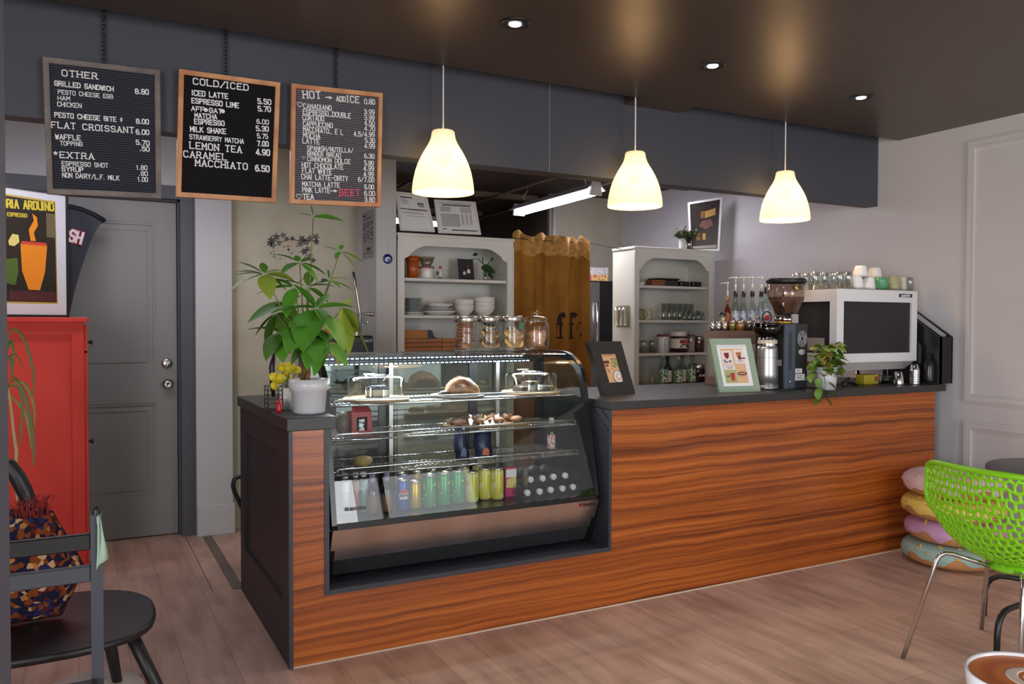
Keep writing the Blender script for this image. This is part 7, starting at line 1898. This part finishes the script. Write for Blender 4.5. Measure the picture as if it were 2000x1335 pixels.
# ------------------------------------------------------------------ dracaena in front of the cabinet
dy1 = .95
t = thing('potted_dracaena', 'thin stemmed dracaena with drooping leaves beside the red cabinet', 'potted plant', (PX(18, dy1, .1), dy1, 0))
part(t, 'pot', MB().lathe((PX(14, dy1, .1) , dy1, 0), [(.0005, 0), (.09, 0), (.12, .22), (.11, .22), (.1, .18), (.0005, .18)], 24), mat('pot_dark', (50, 46, 44), .5))
pts = [V(PX(14, dy1, .1), dy1, .18)] + [P(a, b, y=dy1) for a, b in ((34, 1000), (36, 985), (33, 960), (30, 920), (32, 880), (26, 840), (22, 800), (16, 760))]
part(t, 'stem', MB().tube(pts, [.012, .008, .007, .008, .007, .008, .007, .006, .005], 8), mat('stem_bark', (190, 160, 110), .7))
lf = MB()
def strap(pxs, w, m=0):
    q = [P(a, b, y=dy1 - .05*i/len(pxs)) for i, (a, b) in enumerate(pxs)]
    vs = []; n = len(q)
    # subdivide
    dense = []
    for i in range(n - 1):
        a0, a1, a2, a3 = q[max(i-1, 0)], q[i], q[i+1], q[min(i+2, n-1)]
        for k in range(6):
            w_ = k/6
            dense.append((a1*2 + (a2 - a0)*w_ + (a0*2 - a1*5 + a2*4 - a3)*w_*w_ + (a1*3 - a0 - a2*3 + a3)*w_**3)*.5)
    dense.append(q[-1]); fs = []; N = len(dense)
    for i, p in enumerate(dense):
        d = (dense[min(i+1, N-1)] - dense[max(i-1, 0)]).normalized(); s_ = d.cross(V(0, -1, .3)).normalized()
        ww = w*max(sin(pi*min(.97, (i + 1.5)/(N + 1)))**.6, .05)
        vs += [p - s_*ww, p + V(0, -.002, 0), p + s_*ww]
    for i in range(N - 1):
        a = i*3; fs += [(a, a+1, a+4, a+3), (a+1, a+2, a+5, a+4)]
    lf.m(m).add(vs, fs, True)
strap([(10, 700), (20, 650), (34, 645), (50, 668), (62, 710), (66, 745), (64, 775)], .006)
strap([(12, 690), (22, 665), (26, 690), (24, 740)], .006)
strap([(12, 760), (28, 738), (44, 760), (56, 800), (64, 850), (66, 890), (62, 912)], .007)
strap([(14, 760), (40, 745), (58, 765), (67, 800), (67, 835)], .006, 1)
strap([(14, 755), (34, 755), (44, 790), (40, 850), (36, 870)], .005)
strap([(14, 700), (30, 690), (46, 718)], .003)
strap([(10, 640), (4, 690), (20, 700), (26, 745)], .007)
strap([(16, 768), (36, 788), (52, 815), (62, 880)], .006, 1)
part(t, 'leaves', lf, [mat('dracaena_green', (84, 100, 36), .5), mat('dracaena_olive', (120, 124, 50), .5)])

# ------------------------------------------------------------------ black wooden chairs at the left
m_bw = mat('black_stained_wood', (30, 28, 28), .42)
m_gw = mat('charcoal_painted_wood', (66, 69, 76), .5)
cyp = -.80
xR_ = PX(190, cyp, .6); wpost = .030
zt6 = P(188, 1003, y=cyp).z
t = thing('ladder_back_chair', 'charcoal ladder back chair nearest the camera at the left edge', 'chair', (xR_ - .2, cyp - .2, 0))
part(t, 'back_post', MB().prism([V(xR_ - wpost/2, cyp - .014, 0), V(xR_ + wpost/2, cyp - .014, 0), V(xR_ + wpost/2, cyp + .014, 0), V(xR_ - wpost/2, cyp + .014, 0)], (0, .0, zt6)), m_gw)
xL_ = xR_ - .40
part(t, 'back_post', MB().prism([V(xL_ - wpost/2, cyp - .014, 0), V(xL_ + wpost/2, cyp - .014, 0), V(xL_ + wpost/2, cyp + .014, 0), V(xL_ - wpost/2, cyp + .014, 0)], (0, .0, zt6)), m_gw)
for (pa, pb, mm) in ((1048, 1080, m_bw), (1111, 1143, m_gw)):
    za, zb = P(100, pb, y=cyp).z, P(100, pa, y=cyp).z
    part(t, 'back_rail', MB().bbox(xL_ + wpost/2, xR_ - wpost/2, cyp - .012, cyp + .010, za, zb, .003), mm)
part(t, 'finial', MB().lathe((xR_, cyp, zt6), [(.011, 0), (.009, .012), (.006, .02), (.0005, .021)], 12), m_bw)
part(t, 'seat', MB().bbox(xL_ - .02, xR_ + .0, cyp - .42, cyp - .016, .40, .43, .008), m_bw)
for xx in (xL_, xR_ - .01):
    part(t, 'front_leg', MB().bbox(xx - .014, xx + .014, cyp - .41, cyp - .38, 0, .40, .002), m_gw)
    part(t, 'stretcher', MB().box(xx - .008, xx + .008, cyp - .38, cyp - .014, .18, .21), m_gw)
# mint cloth hung on the post
rows = []
for i in range(9):
    q = i/8; row = []
    for j in range(5):
        pxv = 190 + (j/4)*(6 + 17*q**1.2) - (0 if q < .6 else (q - .6)*6); pyv = 1004 + q*(86 + 18*(1 - j/4)) + (4 if j == 0 else 0)
        row.append(P(pxv, pyv, y=cyp - .020 - .008*sin(j*1.6 + q*4)))
    rows.append(row)
co = single('cleaning_cloth', MB().loft(rows, False, False, True), mat('cloth_mint', (168, 190, 170), .9), 'mint green cloth hanging on the chair post', 'cloth')
co.modifiers.new('t', 'SOLIDIFY').thickness = .003
# round seated spindle chair behind
sx_c, sy_c = -.86, -.30
t = thing('spindle_chair', 'black wooden chair with curved back and rounded seat near the red cabinet', 'chair', (sx_c, sy_c, 0))
seat = []
for z, k in ((.405, .93), (.412, .99), (.430, 1.0), (.436, .97)):
    seat.append([V(sx_c + k*.335*abs(cos(q))**.75*(1 if cos(q) > 0 else -1), sy_c + k*.30*abs(sin(q))**.75*(1 if sin(q) > 0 else -1), z) for q in [2*pi*i/36 for i in range(36)]])
part(t, 'seat', MB().loft(seat, True, True, True), m_bw)
lt_ = P(252, 1232, z=.405); 
for (a, b, c_, d) in ((lt_.x, lt_.y, lt_.x + .17, lt_.y - .02), (sx_c + .18, sy_c + .2, sx_c + .24, sy_c + .28), (sx_c - .2, sy_c - .2, sx_c - .28, sy_c - .28), (sx_c - .2, sy_c + .2, sx_c - .28, sy_c + .28)):
    part(t, 'leg', MB().tube([V(a, b, .41), V((a + c_)/2, (b + d)/2, .2), V(c_, d, .0)], [.021, .020, .014], 12), m_bw)
ay = sy_c + .26
bk_ = [P(a, b, y=ay) for a, b in ((-40, 905), (0, 900), (18, 908), (34, 930), (48, 958), (62, 990))]
part(t, 'back_rail', MB().tube(bk_ + [bk_[-1] + V(.03, -.10, -.06)], [.02, .022, .024, .026, .026, .022, .016], 10), m_bw)
for k, q in enumerate((bk_[0], bk_[1], bk_[4], bk_[5])):
    part(t, 'spindle', MB().tube([q, V(q.x + .02, ay - .06, .43)], .009, 8), m_bw)
# patterned cushion on it
def kilim():
    m = mat('kilim_fabric', (44, 34, 60), .95, spec=.1); nt = m.node_tree; b = nt.nodes['Principled BSDF']; L = nt.links.new
    tc = nt.nodes.new('ShaderNodeTexCoord'); nz = nt.nodes.new('ShaderNodeTexNoise'); nz.inputs['Scale'].default_value = 26
    ad = nt.nodes.new('ShaderNodeVectorMath'); ad.operation = 'MULTIPLY_ADD'; ad.inputs[1].default_value = (.025, .025, .025)
    vo = nt.nodes.new('ShaderNodeTexVoronoi'); vo.inputs['Scale'].default_value = 62
    sp = nt.nodes.new('ShaderNodeSeparateColor')
    cr = nt.nodes.new('ShaderNodeValToRGB'); cr.color_ramp.interpolation = 'CONSTANT'; e = cr.color_ramp.elements
    e[0].position = 0; e[0].color = rgb(34, 32, 54); e[1].position = .40; e[1].color = rgb(126, 66, 34)
    for p, c in ((.62, (92, 34, 36)), (.74, (176, 118, 62)), (.84, (46, 44, 84)), (.94, (196, 158, 116))): k = e.new(p); k.color = rgb(*c)
    L(tc.outputs['Object'], nz.inputs['Vector']); L(nz.outputs['Color'], ad.inputs[0]); L(tc.outputs['Object'], ad.inputs[2]); L(ad.outputs[0], vo.inputs['Vector'])
    L(vo.outputs['Color'], sp.inputs[0]); L(sp.outputs[0], cr.inputs[0]); L(cr.outputs[0], b.inputs['Base Color'])
    return m
ccy = sy_c + .02
q = [P(a, b, y=ccy) for a, b in ((-60, 1245), (120, 1215), (168, 1120), (104, 1010), (70, 1000), (-60, 1020))]
rows = []
ctr3 = sum(q, V(0, 0, 0))/len(q)
out = []
for i in range(len(q)):
    for k in range(4): out.append(q[i].lerp(q[(i+1) % len(q)], k/4))
for s_, off in ((.15, -.085), (.45, -.075), (.75, -.05), (.93, -.02), (1.0, 0), (.93, .02), (.75, .05), (.45, .075), (.15, .085)):
    rows.append([ctr3 + (p - ctr3)*s_ + V(0, off, 0) for p in out])
zmin = min(p.z for r_2 in rows for p in r_2)
for r_2 in rows:
    for p in r_2: p.z += max(0, .4375 - zmin)
t = thing('kilim_cushion', 'patterned navy and orange cushion on the black spindle chair', 'cushion', (ctr3.x, ccy, .4375))
part(t, 'cover', MB().loft(rows, True, True, True), kilim())
fr_ = MB(); random.seed(4)
a, b = P(26, 1002, y=ccy - .02), P(98, 992, y=ccy - .02)
for i in range(60):
    p = a.lerp(b, i/60) + V(0, random.uniform(-.02, .02), 0)
    fr_.tube([p + V(0, 0, -.02), p + V(random.uniform(-.01, .01), 0, .02), p + V(random.uniform(-.02, .02), random.uniform(-.01, .01), random.uniform(.03, .05))], .0012, 4)
part(t, 'fringe', fr_, mat('fringe_red', (140, 40, 40), .9))
# pale floor cushion with red pattern under the chair
c = V(-.72, .0, 0)
pz = MB(); rows = []
for s_, z in ((.7, .0), (.95, .02), (1.0, .06), (.92, .10), (.6, .13), (.1, .14)):
    rows.append([c + V((.19*s_*cos(q)), .16*s_*sin(q), z*.75) for q in [2*pi*i/28 for i in range(28)]])
t = thing('floor_cushion', 'pale round floor cushion with red pattern under the black chair', 'cushion', c)
part(t, 'cover', MB().loft(rows, True, True, True), mat('cushion_cream', (186, 170, 156), .9, noise=((150, 40, 60), (10, 10, 10), .58, .62, 1)))
# ------------------------------------------------------------------ donut cushions stacked by the counter end
m_dough = mat('donut_dough', (196, 142, 92), .8)
zs = [0.0005]
icing = [((156, 186, 176), 'mint'), ((206, 160, 196), 'lilac'), ((232, 206, 104), 'yellow'), ((222, 196, 200), 'pale pink')]
dcx, dcy = 3.80, -.31
u = ((V(dcx, dcy, .3) - CAM).dot(f_))/F_PX
Rm, tz = .205, .131
for k, (colr, nm) in enumerate(icing):
    z0 = .0005 + k*(tz + .002)
    ox, oy = (.0, .012, -.006, .004)[k], (.0, -.01, .0, .006)[k]
    c = V(dcx + ox, dcy + oy, z0)
    if k == 3: tz_ = tz*1.0
    t = thing('donut_cushion', '%s iced donut cushion, %s of the stack at the counter end' % (nm, ('bottom', 'second from the bottom', 'third from the bottom', 'topmost')[k]), 'cushion', c, group='stacked donut cushions')
    rr = tz/2
    n1, n2 = 48, 16
    rows = []
    for j in range(n2 + 1):
        q = 2*pi*j/n2 - pi/2
        rows.append([c + V((Rm - rr*.2 + rr*1.25*cos(q))*cos(a), (Rm - rr*.2 + rr*1.25*cos(q))*sin(a), rr + rr*.97*sin(q)) for a in [2*pi*i/n1 for i in range(n1)]])
    part(t, 'dough', MB().loft(rows, True, False, True), m_dough)
    # icing with drips: covers the top down to a wavy outer edge
    random.seed(40 + k)
    ph = [random.uniform(0, 6.28) for _ in range(3)]
    rows = []
    for j in range(11):
        row = []
        for i in range(96):
            a = 2*pi*i/96
            wav = .5 + .5*(.6*sin(7*a + ph[0]) + .4*sin(13*a + ph[1]))
            q0 = .18 - .95*max(wav, 0)**1.5          # outer angle where the icing ends
            q = q0 + (pi*.92 - q0)*j/10
            kk = 1.0 if 0 < j < 10 else .97
            rr_ = (Rm - rr*.2 + rr*1.25*cos(q)*(1 + .05*kk)); 
            row.append(c + V(rr_*cos(a), rr_*sin(a), rr + rr*.97*sin(q)*(1 + .05*kk)))
        rows.append(row)
    spk = MB().loft(rows, True, False, True).m(1)
    for _ in range(14):
        a = random.uniform(2.6, 5.4); q = random.uniform(.2, 1.3)
        p = c + V((Rm - rr*.2 + rr*1.33*cos(q))*cos(a), (Rm - rr*.2 + rr*1.33*cos(q))*sin(a), rr + rr*1.03*sin(q))
        d = V(-sin(a), cos(a), random.uniform(-.6, .6)).normalized()
        spk.tube([p - d*.010, p + d*.010], .0045, 6)
    part(t, 'icing', spk, [mat('icing_' + nm.replace(' ', '_'), colr, .5), mat('sprinkle_gold', (226, 180, 70), .5) if k == 0 else bpy.data.materials['sprinkle_gold']])

# ------------------------------------------------------------------ green lattice chair
ch = V(2.60, -1.34, 0); crz = radians(-4)
def chair_w(x, y, z):   # chair frame (facing +x) to world
    return V(ch.x + x*cos(crz) - y*sin(crz), ch.y + x*sin(crz) + y*cos(crz), z)
t = thing('lattice_chair', 'lime green lattice shell chair on chrome legs at the right edge', 'chair', ch, rz=crz)
m_lime2 = mat('lime_plastic', (134, 206, 24), .35)
PROF = [(-.235, .825), (-.228, .74), (-.215, .65), (-.195, .565), (-.155, .49), (-.085, .445), (.0, .43), (.10, .432), (.20, .445), (.26, .44)]
def prof_at(s):
    s = max(0, min(.9999, s))*(len(PROF) - 1); i = int(s); k = s - i
    p0 = PROF[max(i-1, 0)]; p1 = PROF[i]; p2 = PROF[i+1]; p3 = PROF[min(i+2, len(PROF)-1)]
    f = lambda a, b, c, d: .5*((2*b) + (-a + c)*k + (2*a - 5*b + 4*c - d)*k*k + (-a + 3*b - 3*c + d)*k**3)
    return f(p0[0], p1[0], p2[0], p3[0]), f(p0[1], p1[1], p2[1], p3[1])
def shell(s, v, off=0.0):
    """s 0 top of back .. 1 front of seat, v -1 .. 1 across"""
    x, z = prof_at(s)
    back = max(0, min(1, (.62 - s)/.5))
    half = .275 + .02*sin(pi*s) - (.05 if s > .8 else 0)*(s - .8)/.2
    w = abs(v)**2.2
    y = v*half
    x += w*(.10*back + .02*(1 - back))
    wing = max(0, sin(pi*min(1, max(0, (s - .18)/.75))))
    z += w*.13*wing
    y *= 1 - .10*w*wing
    if s < .12: z -= (abs(v)**6)*.03*(1 - s/.12)
    return chair_w(x, y, z)
# jittered honeycomb lattice
random.seed(21)
NU, NV = 24, 18
cells = []
jit = {}
def vert(i, j):
    key = (i, j)
    if key not in jit: jit[key] = (random.uniform(-.30, .30), random.uniform(-.26, .26))
    a, b = jit[key]
    s = (i + a*(0 < i < NU*1))/NU; v = -1 + 2*(j + b*(0 < j < NV*2))/(NV*2)
    return (max(.0, min(1, s)), max(-1, min(1, v)))
lat = MB()
def cell(poly):
    n = len(poly); cs = sum(p[0] for p in poly)/n; cv = sum(p[1] for p in poly)/n
    K = 3
    op = []
    for i in range(n):
        a, b = poly[i], poly[(i+1) % n]
        for k in range(K): op.append((a[0] + (b[0]-a[0])*k/K, a[1] + (b[1]-a[1])*k/K))
    # rounded hole
    inn = []
    m = len(op)
    rs = min(abs(p[0] - cs) + abs(p[1] - cv)*.5 for p in op)
    for i, p in enumerate(op):
        q = (op[i-1][0] + 2*p[0] + op[(i+1) % m][0])/4, (op[i-1][1] + 2*p[1] + op[(i+1) % m][1])/4
        inn.append((cs + (q[0] - cs)*.60, cv + (q[1] - cv)*.60))
    A = [shell(*p) for p in op]; B = [shell(*p) for p in inn]
    lat.add(A + B, [(i, (i+1) % m, m + (i+1) % m, m + i) for i in range(m)], True)
for i in range(NU):
    o = i % 2
    for j in range(-1, NV*2 + 1, 2):
        a = j + o
        pts = [(i, a), (i, a+1), (i, a+2), (i+1, a+2), (i+1, a+1), (i+1, a)]
        pts = [(p, max(0, min(NV*2, q))) for p, q in pts]
        uniq = []
        for p in pts:
            if p not in uniq: uniq.append(p)
        if len(uniq) >= 3 and len(set(q for _, q in uniq)) > 1: cell([vert(*p) for p in uniq])
so_ = part(t, 'shell', lat, m_lime2)
import bmesh
bm_ = bmesh.new(); bm_.from_mesh(so_.data); bmesh.ops.remove_doubles(bm_, verts=bm_.verts, dist=.0012); bm_.to_mesh(so_.data); bm_.free()
sm_ = so_.modifiers.new('thickness', 'SOLIDIFY'); sm_.thickness = .009; sm_.offset = 0
so_.modifiers.new('round', 'SUBSURF').levels = 1; so_.modifiers['round'].render_levels = 1
rim = [shell(s, -1) for s in [i/24 for i in range(24)]] + [shell(1, -1 + 2*i/14) for i in range(15)] + [shell(1 - i/24, 1) for i in range(1, 24)] + [shell(0, 1 - 2*i/18) for i in range(0, 18)]
part(t, 'rim', MB().tube(rim, .013, 8, closed=True), m_lime2)
hubz = MB().lathe(chair_w(.02, 0, .395), [(.0005, 0), (.07, .0), (.095, .012), (.07, .03), (.0005, .034)], 24)
part(t, 'seat_boss', hubz, m_lime2)
fa = P(1763, 1285, z=0); fb = P(1917, 1228, z=0)
ba = P(1836, 1073, z=.46)
hub = chair_w(.0, 0, .405)
def chromeleg(foot, bend, end):
    d1 = (foot - bend).normalized(); d2 = (end - bend).normalized()
    pts = [foot, bend + d1*.05, bend + d1*.022 + d2*.006, bend + d1*.006 + d2*.022, bend + d2*.05, end]
    return MB().tube(pts, .0095, 10)
part(t, 'leg', chromeleg(fa, ba, V(hub.x - .02, hub.y + .02, .398)), m_chrome)
part(t, 'leg', chromeleg(fb, V(fb.x - .10, fb.y - .09, .43), V(hub.x + .03, hub.y + .03, .398)), m_chrome)
f3 = P(1990, 1372, z=0); f4 = V(fb.x + .02, fb.y - .56, 0)
part(t, 'leg', chromeleg(f3, P(1999, 1122, z=.445), V(hub.x - .02, hub.y - .03, .398)), m_chrome)
part(t, 'leg', chromeleg(f4, V(f4.x - .10, f4.y + .09, .43), V(hub.x + .03, hub.y - .03, .398)), m_chrome)

# ------------------------------------------------------------------ dark round table beyond the chair
tc = V(3.22, -1.24, 0); tr_ = .33
t = thing('round_table', 'dark grey round table on bent black tube legs behind the green chair', 'table', tc)
part(t, 'tabletop', MB().lathe(tc, [(.0005, .715), (tr_*.97, .715), (tr_, .722), (tr_, .738), (tr_*.985, .743), (.0005, .743)], 48), mat('tabletop_grey', (82, 82, 88), .4))
part(t, 'column', MB().tube([tc + V(0, 0, .19), tc + V(0, 0, .715)], .03, 16), m_black)
g1 = P(1918, 1206, z=0); 
g2 = P(1946, 1292, z=0) - tc
for ang, rr in ((radians(112), .33), (atan2(g2.y, g2.x), sqrt(g2.x**2 + g2.y**2)), (radians(292), .36), (radians(12), .36)):
    d = V(cos(ang), sin(ang), 0)
    pts = [tc + d*rr, tc + d*(rr - .004) + V(0, 0, .12), tc + d*(rr - .012) + V(0, 0, .155), tc + d*(rr - .03) + V(0, 0, .182), tc + d*(rr - .06) + V(0, 0, .2), tc + d*(rr - .10) + V(0, 0, .205), tc + V(0, 0, .205)]
    part(t, 'leg', MB().tube(pts, .0125, 10), m_black)

# ------------------------------------------------------------------ coffee cup on a bar table at the very front
cz = 1.065
rim_l = P(1883, 1296, z=cz + .0)
rc = .060
vd = (rim_l - CAM); vd.z = 0; vd.normalize()
sd = V(vd.y, -vd.x, 0)
cc = rim_l + sd*rc + vd*.004
zt7 = cz - .072
t = thing('bar_table', 'small bar height table under the latte cup at the bottom right corner', 'table', (cc.x, cc.y, 0))
part(t, 'tabletop', MB().lathe((cc.x - vd.x*.06, cc.y - vd.y*.06, zt7 - .025), [(.0005, 0), (.14, 0), (.145, .006), (.145, .02), (.14, .025), (.0005, .025)], 40), mat('bar_top_dark', (50, 44, 42), .4))
part(t, 'column', MB().tube([(cc.x - vd.x*.06, cc.y - vd.y*.06, .02), (cc.x - vd.x*.06, cc.y - vd.y*.06, zt7 - .025)], .025, 14), m_black)
part(t, 'foot_plate', MB().lathe((cc.x - vd.x*.06, cc.y - vd.y*.06, 0), [(.0005, 0), (.16, 0), (.16, .012), (.03, .022), (.0005, .022)], 28), m_black)
c0 = V(cc.x, cc.y, zt7 + .0005)
t = thing('latte_cup', 'white cup of latte with leaf art at the bottom right corner', 'cup', c0)
h = cz - c0.z
part(t, 'body', MB().lathe(c0, [(.0005, 0), (rc*.55, 0), (rc*.6, .004), (rc*.86, h*.35), (rc*.97, h*.75), (rc, h - .002), (rc*.98, h), (rc*.945, h - .002), (rc*.93, h*.75), (rc*.80, h*.3), (.0005, .008)], 48), mat('cup_white_gloss', (232, 232, 234), .15))
def latte():
    m = mat('latte_surface', (176, 96, 40), .3); nt = m.node_tree; b = nt.nodes['Principled BSDF']
    tc_ = nt.nodes.new('ShaderNodeTexCoord'); wv = nt.nodes.new('ShaderNodeTexWave'); wv.wave_type = 'RINGS'; wv.rings_direction = 'Z'; wv.inputs['Scale'].default_value = 16; wv.inputs['Distortion'].default_value = 3
    cr = nt.nodes.new('ShaderNodeValToRGB'); cr.color_ramp.elements[0].color = rgb(206, 100, 28); cr.color_ramp.elements[1].color = rgb(232, 132, 52)
    nt.links.new(tc_.outputs['Object'], wv.inputs['Vector']); nt.links.new(wv.outputs['Fac'], cr.inputs[0]); nt.links.new(cr.outputs[0], b.inputs['Base Color'])
    return m
zl = c0.z + h - .0035
part(t, 'coffee', MB().lathe((c0.x, c0.y, zl), [(rc*.94, 0), (.0005, .0003)], 40), latte())
fm = MB()
def foam(cx, cy, rx, ry, ang, n=26):
    pts = []
    for i in range(n):
        q = 2*pi*i/n; x, y = rx*cos(q), ry*sin(q)
        pts.append(V(c0.x + cx + x*cos(ang) - y*sin(ang), c0.y + cy + x*sin(ang) + y*cos(ang), zl + .0005))
    fm.prism(pts, (0, 0, .0006))
for (rad_, w0, a0, a1) in ((.024, .0055, -1.9, 1.9), (.011, .004, -1.7, 1.7)):
    pts = [c0 - sd*(rad_*cos(a0 + (a1 - a0)*i/20)) + vd*(rad_*1.0*sin(a0 + (a1 - a0)*i/20)) + sd*.004 for i in range(21)]
    for p in pts: p.z = zl + .0006
    fm.tube(pts, [w0*(.25 + .75*sin(pi*i/20)) for i in range(21)], 8)
for p in fm.v: p.z = zl + .0006 + (p.z - zl - .0006)*.06
part(t, 'milk_foam', fm, mat('milk_foam', (246, 228, 204), .45))
hd_ = c0 + sd*(rc*.9)
part(t, 'handle', MB().tube([c0 + sd*rc*.97 + V(0, 0, h*.8), c0 + sd*(rc + .022) + V(0, 0, h*.75), c0 + sd*(rc + .026) + V(0, 0, h*.5), c0 + sd*(rc + .012) + V(0, 0, h*.3), c0 + sd*rc*.84 + V(0, 0, h*.28)], .005, 8), bpy.data.materials['cup_white_gloss'])
